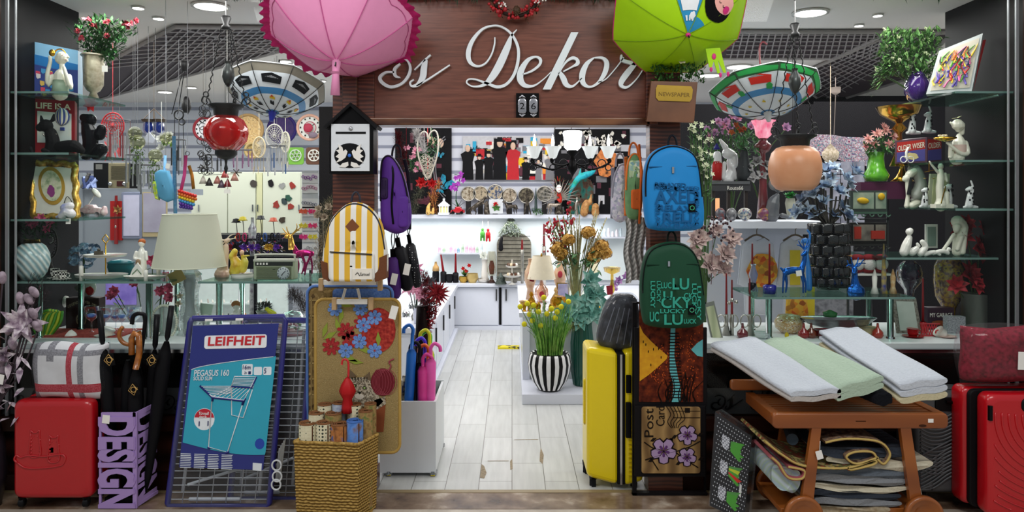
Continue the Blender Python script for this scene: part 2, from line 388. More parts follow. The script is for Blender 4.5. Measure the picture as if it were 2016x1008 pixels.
# downlights
LM=mt('#ffffff',r=.4,em=9,var=.01);LRIM=mt('#d8d6d2',r=.3)
def downlight(px,py,rr,label):
 x,y=C(px,py);atm(x,y,2.85);r=root('ceiling_light',label,'ceiling light','recessed ceiling lights')
 part('trim_ring',MB().lathe(0,[(rr,0),(rr*1.18,-.004),(rr*1.18,-.014),(rr,-.014)],0,24,cap=False),LRIM,r)
 part('lamp',MB().lathe(0,[(0,-.008),(rr*.98,-.008),(rr*.98,-.001)],0,24),LM,r)
for a in((415,10,.1,'large round ceiling light above the red hanging lantern'),(312,34,.035,'small round ceiling light beside the plant at upper left'),(272,13,.035,'small round ceiling light nearest the left side wall'),
   (325,180,.075,'round ceiling light above the blue hanging jars'),(562,119,.05,'small ceiling light just left of the pink umbrella'),(632,158,.05,'small ceiling light under the pink umbrella frill'),
   (377,171,.05,'small ceiling light beside the black lantern chain'),(1595,23,.1,'large round ceiling light above the peach hanging lantern'),(1728,28,.03,'small round ceiling light above the upper right plant'),
   (1691,48,.03,'small ceiling light at the edge of the right grille'),(1455,130,.11,'round ceiling light above the picture umbrella'),(1397,147,.1,'round ceiling light behind the green umbrella tail'),
   (1762,150,.1,'round ceiling light shining behind the purple vase'),(1650,211,.06,'small far ceiling light over the black back wall'),(214,215,.09,'far ceiling light seen under the top left glass shelf')):
 downlight(*a)
# facade: sill, base panels, frosted strips, glass
for s_,nm in((-1,'left'),(1,'right')):
 x0,x1=(-2.87,-.93)if s_<0 else(.93,2.87)
 wbox('window_sill_'+nm,x0,x1,4.17,4.88,.765,.8,mt('#dfe4e6',r=.3,var=.02))
 wbox('trim_'+('3' if s_<0 else '4'),x0,x1,4.13,4.17,.755,.775,CHROME)
 wbox('baseboard_'+nm,x0,x1,4.14,4.2,0,.4,mt(('#1d0f0a','#341a10','#43241a'),pat='wave',sc=2,dist=5,axis='Z',r=.35))
 wbox('trim_'+('5' if s_<0 else '6'),x0,x1,4.09,4.16,.33,.4,mt('#2c1710',r=.3));wbox('trim_'+('7' if s_<0 else '8'),x0,x1,4.09,4.16,.0,.09,mt('#2c1710',r=.3))
 wbox('wall_display_'+nm,x0,x1,4.3,4.34,.4,.765,mt('#0f0e10',r=.4))
 wbox('trim_'+('9' if s_<0 else '10'),x0,x1,4.165,4.172,.405,.55,mt('#3a3b3e',r=.35,var=.05))
 wbox('wall_side_'+nm,-2.9 if s_<0 else 2.87,-2.87 if s_<0 else 2.9,4.1,4.9,0,2.85,mt('#0a090a',r=.5,var=.1))
 # window: frame strips and pane
 atm((x0+x1)/2,4.15,.4);h=(x1-x0)/2
 wn=tag(bpy.data.objects.new('window_'+('1' if s_<0 else '2'),None),kind='structure');S.collection.objects.link(wn);wn.location=CUR.loc
 part('pane',MB().box(-h,0,h,2.45,-.003,.003),glass('#fbfdfc',.05,.01),wn)
 fr=MB()
 for px,hh in(((-2.833,.008),(-2.785,.003))if s_<0 else((2.833,.008),(2.785,.003))):fr.box(px-(x0+x1)/2-hh,0,px-(x0+x1)/2+hh,2.45,-.006,.006)
 part('window_frame',fr,mt('#8f9396',r=.4,me=.3),wn)
 wbox('trim_'+('11' if s_<0 else '12'),*((-2.98,-2.86)if s_<0 else(2.86,2.98)),4.0,4.14,0,2.85,mt(('#2a130c','#472417'),r=.35,sc=4))
# door pillars, header
for nm,a,b in(('left',-.99,-.76),('right',.76,.93)):
 wbox('trim_pillar_'+nm,a,b,4.08,4.2,0,2.85,WOOD,bev=.004)
 wbox('trim_plinth_'+nm,a-.01,b+.01,4.06,4.2,0,.12,WOOD,bev=.004)
wbox('trim_header',-.93,.8,4.09,4.2,2.02,2.85,mt(('#5c3022','#6e3d2c','#7a4635'),sc=7,st=(1,1,14),r=.35))
wbox('trim_header_moulding',-.86,.76,4.05,4.1,2.02,2.06,mt(('#4a2818','#6e4429','#7d5131'),pat='wave',sc=3,dist=6,axis='Z',r=.3),bev=.006)
wbox('trim_header_side_left',-.93,-.85,4.05,4.1,2.02,2.85,WOOD,bev=.006);wbox('trim_header_side_right',.735,.8,4.05,4.1,2.02,2.85,WOOD,bev=.006)
# ---------------------------------------------------------------- shop sign
at(1000,175,4.09);sg=root('shop_sign','white raised script letters Es Dekor on the brown wooden header','sign')
SW=mt('#e6eef1',r=.35,var=.02)
def sx(x,y):return(x/2.52+680,y/2.52)
GL={'D':[[(850,152,4),(822,185,12),(805,235,30),(765,325,36),(725,390,30),(685,425,14),(635,432,7),(604,415,7),(612,397,6),(650,398,7),(710,420,12),(755,434,14),(800,420,13),(838,370,14),(857,300,14),(855,235,13),(825,175,11),(780,140,9),(735,132,8),(680,150,11),(632,205,18),(611,265,22),(620,312,18),(655,332,10),(695,318,8),(725,275,7),(740,225,7),(742,190,5)]],
  'e':[[(880,372,5),(925,355,10),(962,325,12),(966,298,14),(942,286,9),(905,302,18),(873,350,28),(867,395,30),(890,427,20),(935,428,9),(980,398,5),(1020,360,4)]],
  'k':[[(1055,372,4),(1090,315,9),(1122,292,14),(1146,298,14),(1150,318,18),(1125,334,8),(1080,358,6)],[(1062,362,16),(1080,392,26),(1096,424,22),(1128,430,10),(1172,390,4)]],
  'o':[[(1232,290,6),(1196,320,20),(1174,370,28),(1178,415,22),(1210,434,10),(1250,415,13),(1283,368,22),(1294,318,22),(1274,292,13),(1232,290,6)],[(1252,412,5),(1290,395,5),(1340,340,5),(1378,288,6)]],
  'r':[[(1366,275,7),(1370,300,16),(1400,312,16),(1436,318,22)],[(1436,318,20),(1400,360,28),(1368,405,26),(1368,430,16),(1398,434,10),(1445,390,5),(1488,322,5)]],
  's':[[(345,350,5),(385,312,8),(425,276,8)],[(402,300,16),(392,340,28),(386,385,28),(362,422,18),(332,430,10),(324,412,8),(342,398,6)],[(355,430,6),(420,392,8),(520,326,6)]],
  'E':[[(205,300,6),(250,285,8),(300,297,8),(323,330,11),(317,375,13),(282,418,12),(228,434,14),(185,412,16),(175,385,14),(205,362,10),(245,362,8)],[(275,388,4),(250,378,14),(248,345,14),(275,320,8)]]}
for k_,ss in GL.items():
 lt=MB()
 if k_=='k':lt.poly([sx(*q)for q in((1118,165),(1154,165),(1018,447),(978,447))],-9,-1)
 for q in ss:lt.stroke([(x/2.52+680,y/2.52,w_/2.52*1.06)for x,y,w_ in q],-9,-1)
 part('letter',lt,SW,sg)
# lettering of the shop name on the frosted strips
for px0,lab in((1402,'dark script Es Dekor lettering on the frosted strip under the right window'),(318,'dark script Es Dekor lettering on the frosted strip under the left window'),(-95,'faint script lettering on the frosted strip behind the lily stems')):
 at(px0,806,4.16);sm_=MB();k_=.36
 xf=lambda x,y,p0=px0:(p0+(x-180)*k_/2.52*1.25,806+(y-434)*k_/2.52*1.3)
 for ss in GL.values():
  for q in ss:sm_.stroke([(x,y,w_*1.1)for x,y,w_ in q],-1.2,0,xf=xf,n=4)
 sm_.poly([xf(*q)for q in((1118,165),(1154,165),(1018,447),(978,447))],-1.2,0)
 one('window_lettering',sm_,mt('#1b1a1c',r=.3,me=.3),lab,'lettering','lettering strips under the windows')
# house number plate
at(1039,235,4.085);np_=root('house_number_plate','black plate with two ornate silver number tiles 2 and 6','number plate')
part('backplate',MB().box(1016,184,1061,235,-5,-2),BLACK,np_,bev=.5)
for cx,t in((1028,'2'),(1050,'6')):
 tl=MB().puff([(cx-8,199),(cx-5,195),(cx+5,195),(cx+8,199),(cx+8,220),(cx+5,224),(cx-5,224),(cx-8,220)],-7,1,1,edge=1)
 for sy,yy in((-1,193),(1,226)):
  for a in(-50,-25,0,25,50):tl.ell(cx+sin(radians(a))*5,yy+sy*cos(radians(a))*2.5,-7,1.3,3.6,1,a=-a*-sy,n=6,k=4)
 o_=part('number_tile',tl,mt('#a9aab0',r=.25,me=.8),np_);part('numeral',MB().text(t,cx,216,18,-8.6,.6,w=9,al='CENTER'),BLACK,o_)
# wreath
at(1015,45,4.03);wr=root('berry_wreath','red berry wreath with a pine cone hanging on the wooden header','wreath')
be,lf,wh=MB(),MB(),MB()
for i in range(150):
 a=U(0,2*pi);rr=U(34,56);x,y=1015+rr*cos(a)*1.0,-8+rr*sin(a)*.9;be.ell(x,y,U(-18,-2),*([U(2.6,4.6)]*2),n=8,k=5)
for i in range(160):
 a=U(0,2*pi);rr=U(30,60);lf.leaf((1015+rr*cos(a),-8+rr*sin(a)*.9,U(-10,4)),rv(),U(6,13),3.5,n=2)
for cx,cy in((989,14),(1056,8),(1068,2)):
 for i in range(12):wh.ell(cx+U(-7,7),cy+U(-5,5),U(-20,-14),1.8,1.8,n=6,k=4)
part('berry',be,mt(('#7d0f16','#b51d25','#8f1219'),sc=30,r=.45),wr)['kind']='stuff'
part('leaves',lf,mt('#1c2a1a',r=.7),wr);part('white_berry',wh,PORC,wr)['kind']='stuff'
part('hoop',MB().ring(1015,-8,-3,44,4,40),mt('#2b1c14'),wr)
pc=MB().ell(1017,25,-20,7,9,7)
for i in range(40):
 t=i/40;a=i*2.4;pc.leaf((1017+6*cos(a)*sin(pi*t),34-18*t,-20+6*sin(a)),(cos(a),.3,sin(a)),3.6,4,m=1,n=2)
part('pine_cone',pc,[mt('#4a3424'),mt('#b9a88f')],wr)
def garland(px0,px1,n,Y,lab,yb=-14):
 at((px0+px1)/2,yb,Y);g=MB();g.tube([(px0+(px1-px0)*i/12,yb+3*sin(i),0)for i in range(13)],5,6,1)
 for i in range(n):x=U(px0,px1);g.leaf((x,yb+U(-6,8),U(-12,8)),(U(-1,1),U(-.4,1.3),U(-1,.6)),U(10,22),2.2,n=2)
 one('pine_garland',g,[mt(('#16241a','#2c4230','#3d5a44'),sc=60,r=.8),mt('#20160f')],lab,'garland','evergreen garlands along the top')
garland(455,965,800,4.03,'evergreen garland along the top left of the wooden header');garland(1080,1345,520,4.03,'evergreen garland along the top right of the wooden header')
garland(1680,1990,260,4.1,'evergreen garland across the top of the right window',-18)
# inner grey-white stand behind left window, wall units etc. come with their zones
# ================================================================ shape helpers for the goods
def rr(x0,y0,x1,y1,r,n=5):
 P=[]
 for cx,cy,a in((x1-r,y0+r,-90),(x1-r,y1-r,0),(x0+r,y1-r,90),(x0+r,y0+r,180)):
  for i in range(n+1):t=radians(a+90*i/n);P.append((cx+r*cos(t),cy+r*sin(t)))
 return P
def slab(s,pts,d0,d1,r,m=0,K=4,bu=0):
 """solid from d0 to d1 whose front and back edges are rounded by r; bu swells the faces"""
 cx=(min(p[0]for p in pts)+max(p[0]for p in pts))/2;cy=(min(p[1]for p in pts)+max(p[1]for p in pts))/2
 hx=(max(p[0]for p in pts)-cx);hy=(max(p[1]for p in pts)-cy);n=len(pts);vs=[];rows=[];h=min(hx,hy)
 for q in(.94,.6,.3,.12):rows.append((r+(h-r)*q,d0-bu*sin(q*pi/2)))
 if not bu:rows.append((r+.6,d0))
 for i in range(K+1):t=pi/2*i/K;rows.append((r*(1-sin(t)),d0+r*(1-cos(t))))
 for i in range(K,-1,-1):t=pi/2*i/K;rows.append((r*(1-sin(t)),d1-r*(1-cos(t))))
 rows.append((r+.6,d1));rows.append((r+(h-r)*.9,d1))
 for ins,d in rows:
  t=(ins-r)/(h-r)if ins>r+.7 and h>r else 0
  kx,ky=((1-r/hx)*(1-t),(1-r/hy)*(1-t))if t else(1-ins/hx,1-ins/hy)
  for x,y in pts:vs.append((cx+(x-cx)*kx,cy+(y-cy)*ky,d))
 fs=[(i*n+j,i*n+(j+1)%n,(i+1)*n+(j+1)%n,(i+1)*n+j)for i in range(len(rows)-1)for j in range(n)]
 fs+=[tuple(range(n)),tuple((len(rows)-1)*n+j for j in range(n))]
 return s.add(vs,fs,m)
MB.slab=slab
def pillow(s,x0,y0,x1,y1,b,d=0,nu=24,nv=24,mf=None,back=True,lump=0,p=.5):
 sd=U(0,9)
 def f(sg):
  def g(u,v):
   q=max(0,(1-abs(2*u-1)**4)*(1-abs(2*v-1)**4))**p
   e=1-.06*(1-q)*0;l=lump*sin(9*u+sd)*sin(7*v+sd*2)*q
   return(x0+(x1-x0)*u+3*sin(v*6+sd)*(abs(2*u-1)**3),y0+(y1-y0)*v+3*sin(u*7+sd)*(abs(2*v-1)**3),d+sg*(b*q+l))
  return g
 s.grid(f(-1),nu,nv,mf=mf);
 if back:s.grid(f(1),nu,nv,mf=mf)
 return s
MB.pillow=pillow
def flower(s,x,y,d,r,n=6,dr=(0,-.3,-1),m=0,lay=2,op=.7,wd=.7,m2=None,jit=.15,curl=.15):
 D=Vector(dr).normalized();A=D.orthogonal().normalized();B=D.cross(A)
 for l in range(lay):
  o_=op*(1-l*.45/max(1,lay-1))if lay>1 else op;ph=U(0,6)
  for i in range(n):
   a=2*pi*i/n+ph;q=A*cos(a)+B*sin(a);v=q*o_+D*(1-o_)+rv(jit)
   s.leaf((x,y,d),v,r*(1-.22*l),r*wd,m if m2 is None or l%2==0 else m2,up=tuple(D),cup=.3,curl=-curl)
 return s
MB.flower=flower
def rose(s,x,y,d,r,m=0,dr=(0,-.4,-1),n=7):return flower(s,x,y,d,r,n,dr,m,4,.85,.95,jit=.12,curl=-.25)
MB.rose=rose
def limb(s,P,m=0,n=10):
 P2=cr_([(p[0],p[1],p[2])for p in P],3)if len(P)>2 else[(p[0],p[1],p[2])for p in P]
 K=len(P2);r=[P[min(len(P)-2,int(i/(K-1)*(len(P)-1)-1e-6))][3]*(1-((i/(K-1)*(len(P)-1))-min(len(P)-2,int(i/(K-1)*(len(P)-1)-1e-6))))+P[min(len(P)-1,int(i/(K-1)*(len(P)-1)-1e-6)+1)][3]*((i/(K-1)*(len(P)-1))-min(len(P)-2,int(i/(K-1)*(len(P)-1)-1e-6)))for i in range(K)]
 s.tube(P2,r,n,m);s.ell(*P2[0],r[0],r[0],n=n,m=m,k=6);s.ell(*P2[-1],r[-1],r[-1],n=n,m=m,k=6);return s
MB.limb=limb
def bil(a,b,c,e,d=(0,0,0,0)):
 """face through four seen corners (top left, top right, bottom right, bottom left) with depths d"""
 def f(u,v,o=0):
  w_=((1-u)*(1-v),u*(1-v),u*v,(1-u)*v);q=(a,b,c,e)
  return(sum(w_[i]*q[i][0]for i in range(4)),sum(w_[i]*q[i][1]for i in range(4)),sum(w_[i]*d[i]for i in range(4))+o)
 return f
def onface(s,f,pts,o=-1,m=0):
 """flat shape printed on a face, pts in 0..1"""
 return s.add([f(u,v,o)for u,v in pts]+[f(u,v,o+.6)for u,v in pts],[tuple(range(len(pts)))]+[(i,(i+1)%len(pts),len(pts)+(i+1)%len(pts),len(pts)+i)for i in range(len(pts))],m,False)
MB.onface=onface
def circ(x,y,rx,ry=None,n=16,a0=0):ry=rx if ry is None else ry;return[(x+rx*cos(2*pi*i/n+a0),y+ry*sin(2*pi*i/n+a0))for i in range(n)]
def blob(x,y,rx,ry,n=14,j=.2):return[(x+rx*cos(2*pi*i/n)*(1+U(-j,j)),y+ry*sin(2*pi*i/n)*(1+U(-j,j)))for i in range(n)]
def umbrella_pt(cx,cy,R_,H,ax,ribs=8,sag=.06,ph=0,scal=0,pw=1.7):
 D=Vector(ax).normalized();A=Vector((1,0,0));A=(A-D*A.dot(D)).normalized();B=D.cross(A);Cn=Vector((cx,cy,0))
 def f(u,v,o=0):
  fr_=u%1;a=2*pi*u/ribs+radians(ph);rho=R_*v*(1-sag*sin(pi*fr_)*v-scal*sin(pi*fr_)*v**8)
  return tuple(Cn+D*(H*(1-v**pw)+o)+(A*cos(a)+B*sin(a))*rho)
 return f
def open_umbrella(name,label,cat,px,py,Y,f,H,ax,mats,gm=None,R_=100,ribs=8,nv=8,cx=0,cy=0,group=None,handle=None,frill=None,prints=None,trim=None,ferr=None):
 at(px,py,Y);r=root(name,label,cat,group);c=MB()
 c.grid(lambda u,v:f(u*ribs,v),ribs*6,nv,mf=(lambda u,v:gm(int(u*ribs),v))if gm else None)
 cp_=part('canopy',c,mats,r);D=Vector(ax).normalized()
 rb=MB()
 for i in range(ribs):rb.tube([Vector(f(i,v/6,-3))for v in range(7)],1,4)
 part('ribs',rb,CHROME,r)
 sh=MB();a=Vector(f(0,0));sh.tube([a+D*14,a-D*(H+(handle or 60))],1.6,6)
 part('shaft',sh,IRON,r)
 if frill:
  fm=MB();fm.grid(lambda u,v:tuple(Vector(f(u*ribs,.97+.02*v))+D*(v*frill*.25+1.5*sin(u*ribs*pi*11)*v)+rv(.8)+(Vector(f(u*ribs,1))-Vector((cx,cy,0))).normalized()*(9+3*sin(u*ribs*pi*11))*v*1.4),ribs*30,3);part('frill',fm,trim,r)
 elif trim:
  e=MB();e.tube([f(ribs*i/64,1)for i in range(65)],1.2,4);part('edge_binding',e,trim,r)
 for nm,fn,mm in(prints or[]):
  q=MB();fn(q,f);part(nm,q,mm,cp_)
 if ferr:q=MB();ferr(q,a,D);part('tip',q,trim or IRON,r)
 return r
def patch(q,f,pts,o=1.2,m=0,sub=4):
 """shape on an umbrella, pts as (gore position, radius 0..1)"""
 P=[]
 for i in range(len(pts)):
  a,b=pts[i],pts[(i+1)%len(pts)]
  for k in range(sub):P.append((a[0]+(b[0]-a[0])*k/sub,a[1]+(b[1]-a[1])*k/sub))
 cu,cv=sum(p[0]for p in P)/len(P),sum(p[1]for p in P)/len(P);n=len(P);vs=[];K=4
 for k in range(K):
  for p in P:vs.append(f(cu+(p[0]-cu)*(1-k/K),cv+(p[1]-cv)*(1-k/K),o))
 vs.append(f(cu,cv,o));fs=[(k*n+i,k*n+(i+1)%n,(k+1)*n+(i+1)%n,(k+1)*n+i)for k in range(K-1)for i in range(n)]+[((K-1)*n+i,(K-1)*n+(i+1)%n,K*n)for i in range(n)]
 q.add(vs,fs,m)
# ---------------------------------------------------------------- pink umbrella
PK=mt('#f29cc8',r=.55,var=.04);PKS=mt('#c2226f',r=.5,var=.12,sc=60)
ax=(.02,.85,-.55);f=umbrella_pt(672,48,148,96,ax,scal=.0,ph=8)
def seams(q,f):
 for i in range(8):q.tube([f(i,v/10,.8)for v in range(11)],1,4)
 for i in range(8):q.tube([f(i+k/8,.9+.03*abs(sin(pi*k/8*2)),1)for k in range(9)],.8,4)
def ferp(q,a,D):q.tube([a-D*2,a+Vector((-2,30,-3)),a+Vector((-4,62,-6))],[7,5,7],8)
open_umbrella('open_umbrella','open pink child umbrella with magenta frill hanging upside down','umbrella',672,128,3.86,f,96,ax,[PK],cx=672,cy=48,handle=40,frill=16,trim=PKS,prints=[('seams',seams,mt('#c9609a',r=.5)),],ferr=lambda q,a,D:None,group='open umbrellas')
b_=[o for o in S.objects if o.name=='open_umbrella'][0]
q=MB();q.tube([(674,122,-46),(673,150,-50),(671,194,-46)],[10,6.5,9],10);q.tube([(672,150,-50),(672,153,-50)],9,8);part('furled_strap',q,PK,b_)
q=MB();q.leaf((585,42,-45),(-1,-.3,-.3),14,8);q.tube([(585,42,-45),(590,55,-47),(588,68,-46),(580,70,-46)],1,4);part('tie_ribbon',q,PK,b_)
# green umbrella with castle and girl print
GR=mt('#a6d70f',r=.55,var=.05);BL=mt('#2f93c4',r=.55);ax=(.02,.62,-.78)
f=umbrella_pt(1337,30,136,82,ax,ph=22.5)
def castle(q,f0):
 f=lambda u,v,o=0:f0(u,v*.9-.08 if v>.3 else v,o)
 patch(q,f,[(1.12,.45),(1.88,.45),(1.85,.86),(1.15,.86)],m=0);patch(q,f,[(1.18,.86),(1.4,.86),(1.3,.97)],m=1);patch(q,f,[(1.6,.86),(1.85,.86),(1.72,.97)],m=1)
 for u in(1.15,1.4,1.65):patch(q,f,[(u,.19),(u+.14,.19),(u+.14,.26),(u,.26)],m=0)
 patch(q,f,[(1.4,.6),(1.5,.64),(1.6,.6),(1.6,.68),(1.5,.74),(1.4,.68)],2,m=2);patch(q,f,circ(1.74,.78,.05,.04),2,m=3)
def girl(q,f):
 patch(q,f,circ(.32,.54,.62,.2,18),1.4,m=4);patch(q,f,circ(.25,.63,.4,.13,16),2.4,m=5);patch(q,f,circ(.5,.66,.1,.045),3.2,m=6);patch(q,f,circ(.02,.6,.12,.05),3.2,m=6)
 for u in(.32,.12):q.tube([f(u,.6,3.4),f(u+.05,.585,3.4),f(u+.1,.6,3.4)],.6,4,4)
 q.tube([f(.6,.74,2),f(.75,.86,2),f(.9,.78,2)],2.2,5,5);q.tube([f(.3,.78,2),f(.35,.9,2)],2.2,5,5);patch(q,f,circ(.62,.76,.08,.035),3,m=2);patch(q,f,circ(.3,.8,.08,.035),3,m=2);patch(q,f,[(.3,.86),(.7,.86),(.85,.99),(.2,.99)],2,m=1)
 patch(q,f,blob(1.3,.26,.18,.05),1.6,m=0)
open_umbrella('open_umbrella','open lime green child umbrella with castle and girl print','umbrella',1337,95,3.86,f,82,ax,[GR,BL],gm=lambda g,v:1 if g==1 or(g==0 and v<.25)else 0,cx=1337,cy=30,handle=40,group='open umbrellas',
 prints=[('seams',lambda q,f:[q.tube([f(i,v/10,.6)for v in range(11)],.7,4)for i in range(8)],mt('#7fa80d',r=.5)),('picture_print',castle,[mt('#e9eef0'),mt('#e37ab0'),mt('#2f93c4'),mt('#c9d83b'),BLACK,mt('#f0a9a0'),mt('#d8337f')]),('girl_print',girl,[mt('#e9eef0'),mt('#e37ab0'),mt('#1c6ab4'),mt('#c9d83b'),BLACK,mt('#f3b3a8'),mt('#d8337f')])],ferr=lambda q,a,D:q.ell(*(a+D*4),5,4,m=0),trim=mt('#d8337f'))
at(1390,110,3.86);q=MB();
q.poly([(1384,100),(1412,98),(1424,146),(1419,147),(1408,122),(1412,147),(1407,148),(1400,124),(1396,136),(1391,136)],-20,-18)
for tx,ty in((1395,140),(1413,151),(1428,149)):q.ell(tx,ty,-19,3,5,2,m=1)
q.ell(1400,115,-21,4,6,1,m=1)
u2=[o for o in S.objects if o.name=='open_umbrella.001'][0];o_=part('crown_tie',q,[GR,mt('#d8337f')],u2);o_.location=CUR.loc-u2.location
# ---------------------------------------------------------------- bird-house letter box
at(697,343,4.02);r=root('letter_box','black house-shaped letter box with white dove front on the left door pillar','letter box')
part('housing',MB().poly([(655,248),(697,214),(740,248),(740,343),(655,343)],-26,14),BLACK,r)
rf=MB();rf.hexa([(645,252,-34),(697,206,-34),(697,213,-34),(649,257,-34),(645,252,18),(697,206,18),(697,213,18),(649,257,18)]);rf.hexa([(697,206,-34),(750,252,-34),(746,257,-34),(697,213,-34),(697,206,18),(750,252,18),(746,257,18),(697,213,18)])
for i in range(12):rf.poly([(652+i*4,248-i*3.6+2),(655+i*4,244-i*3.6+4),(653+i*4,254-i*3.6)],-35,-34)
part('roof',rf,mt('#121214',r=.5),r)
pn=part('front_panel',MB().box(659,247,733,338,-29,-26),mt('#dde2e6',r=.35),r,bev=.5)
part('slot',MB().box(668,262,726,266,-30,-28.5),BLACK,pn);part('lock',MB().lathe(697,[(0,256),(4,256),(4,257)])if 0 else MB().ell(697,256,-30,4,4,2),CHROME,pn)
part('oval_window',MB().poly(circ(695,308,30,24,28),-29.6,-29),mt('#17181a',r=.3),pn)
dv=MB()
for s_ in(-1,1):
 X=lambda x:695+s_*x
 dv.poly([(X(4),300),(X(8),296),(X(12),300),(X(14),292),(X(22),286),(X(20),296),(X(26),298),(X(20),304),(X(27),310),(X(20),314),(X(27),322),(X(16),318),(X(8),312),(X(5),304)],-31,-29.5);dv.poly([(X(3),320),(X(14),323),(X(20),330),(X(8),331),(X(2),327)],-31,-29.5)
part('dove_cutout',dv,PORC,pn);part('blue_bead',MB().ell(695,308,-32,3.5,3.5,2),mt('#2f6fd0',r=.2),pn)
# ---------------------------------------------------------------- planter box on the right of the header
at(1318,247,3.95);r=root('wall_planter','brown hanging newspaper box with brass plaque and white rose at the sign end','planter')
bx=MB();bx.hexa([(1278,163,-22),(1368,165,-22),(1361,244,-22),(1269,242,-22),(1285,155,22),(1372,158,22),(1366,240,22),(1275,236,22)]);part('box',bx,mt(('#5f3a22','#74492d'),sc=8,r=.4),r,bev=1)
pq=part('plaque',MB().poly([(1287,178),(1290,171),(1355,174),(1358,180),(1356,197),(1352,203),(1292,201),(1287,195)],-24,-21.5),mt('#b8973f',r=.3,me=.8),r,bev=.4)
part('lettering',MB().text('NEWSPAPER',1292,192,11,-24,.6,w=60,a=2),mt('#6e5520',r=.4,me=.5),pq)
lf=MB()
for i in range(420):x,y=U(1282,1385),U(128,166);lf.leaf((x,y,U(-20,10)),rv()+Vector((0,-.6,-.3)),U(6,11),5,n=2)
part('foliage',lf,mt(('#17351a','#2f5c28','#4d8038'),sc=60,r=.5),r);part('rose',MB().rose(1336,123,-22,12),mt('#f2ead2',r=.5),r);part('stem',MB().tube([(1336,126,-20),(1340,150,-12)],1.4),STEM,r)
# ---------------------------------------------------------------- backpacks
def backpack(name,label,px,py,Y,out,body,zipm,pock=None,depth=22,group='backpacks hanging at the door',z=None):
 at(px,py,Y,z);r=root(name,label,'backpack',group)
 P=cr_([(a,b,0)for a,b in out],4,True);P=[(p[0],p[1])for p in P]
 part('body',MB().slab(P,-depth,depth*.6,depth*.75,K=6,bu=3),body,r,sub=0)
 x0,x1=min(p[0]for p in P),max(p[0]for p in P);y0,y1=min(p[1]for p in P),max(p[1]for p in P);w_,h_=x1-x0,y1-y0
 zz=MB();Q=[p for p in cr_([(a,b,0)for a,b in out],8,True)];cx,cy=(x0+x1)/2,(y0+y1)/2
 up=[(cx+(p[0]-cx)*.93,cy+(p[1]-cy)*.955,-depth*.72)for p in Q if p[1]<y0+h_*.62];
 up.sort(key=lambda p:math.atan2(p[0]-cx,-(p[1]-cy-h_*.1)));zz.tube(up,2.0,5);part('zip',zz,zipm,r)
 part('handle_loop',MB().tube(cr_([(cx-9,y0+6,0),(cx-7,y0-12,2),(cx,y0-20,3),(cx+7,y0-12,2),(cx+9,y0+6,0)],4),2.2,6),zipm,r)
 st=MB();
 for sx_ in(-1,1):st.tube(cr_([(cx+sx_*14,y0+8,depth*.5),(cx+sx_*w_*.32,y0+h_*.3,depth+6),(cx+sx_*w_*.36,y0+h_*.7,depth+4),(cx+sx_*w_*.4,y1-8,depth*.5)],4),4,6,fl=.4)
 part('shoulder_strap',st,zipm,r)
 return r,x0,y0,x1,y1
YS=mt(('#f0eee6','#e7b63a'),pat='wave',sc=5.6,axis='X',con=True,r=.7)
r,x0,y0,x1,y1=backpack('backpack','yellow and white striped backpack hanging on the left door pillar',700,553,3.86,[(637,540),(640,480),(652,435),(678,406),(700,398),(726,405),(750,432),(761,475),(765,515),(760,546),(735,553),(660,553)],YS,mt('#2a2c38',r=.5),depth=20)
pk=part('front_pocket',MB().slab(rr(652,492,742,552,10),-27,-14,6),YS,r);part('pocket_zip',MB().tube([(656,494,-28),(738,499,-28)],1.5,5),mt('#3a3430',r=.4),pk)
part('leather_diamond',MB().poly([(698,430),(712,445),(698,461),(685,445)],-22.5,-19),mt('#7d4a2c',r=.6),r)
BR=mt('#6d4128',r=.6,bump=.5,sc=80)
part('leather_corner',MB().poly([(740,510),(764,500),(764,546),(742,553)],-20,6),BR,r);part('leather_corner',MB().poly([(636,512),(650,516),(652,552),(640,545)],-20,6),BR,r)
lb=part('brand_patch',MB().box(700,526,738,547,-29,-26),mt('#efe9dc'),pk,bev=.3);part('patch_mark',MB().stroke([(706,538,1),(710,534,1),(714,540,1)],-30,-29).text('Samuel',714,540,9,-29,.5,w=20,shear=.3),BLACK,lb)
PU=mt('#5a2f8f',r=.6,bump=.6,var=.16,sc=14)
r,*_=backpack('backpack','purple backpack hanging sideways inside the left door edge',780,460,4.14,[(751,330),(756,310),(768,305),(782,318),(796,345),(806,385),(811,425),(804,450),(785,460),(765,455),(752,440),(750,390)],PU,mt('#1c1722',r=.5),depth=22)
part('front_pocket',MB().slab(rr(785,385,807,448,8),-24,4,5),PU,r);part('side_pocket',MB().slab(rr(753,350,768,392,5),-25,-10,4),mt('#2b1740'),r)
part('carry_strap',MB().tube(cr_([(772,312,-16),(778,345,-24),(775,400,-24),(778,440,-22)],4),2.2,6),BLACK,r)
def print_text(par,words,mat_,d):
 t=MB()
 for s_,x,y,sz,w_,a in words:t.text(s_,x,y,sz,d,.5,w=w_,a=a,bold=.02)
 return part('word_print',t,mat_,par)
BB=mt('#1f86cc',r=.55,bump=.35,var=.06,sc=10);DB=mt('#11588c',r=.6)
r,*_=backpack('backpack','bright blue backpack with RELAXED lettering hanging on the right door pillar',1323,455,3.92,[(1270,440),(1264,380),(1268,325),(1285,298),(1320,286),(1355,296),(1372,320),(1380,375),(1384,425),(1376,450),(1330,455),(1285,452)],BB,mt('#10141c',r=.5),depth=24)
print_text(r,[('RELAXED',1284,367,11,60,2),('AXED',1284,400,36,84,0),('RELAXED',1300,376,12,70,0),('RELAXE',1290,414,16,76,180-178),('RELI',1300,436,26,56,0),('REL',1284,372,14,28,0),('LAX',1288,448,14,30,0),('ELAXE',1322,449,16,46,0),('RELAX',1285,402,12,44,88),('RELAX',1361,378,12,66,90)],DB,-27.5)
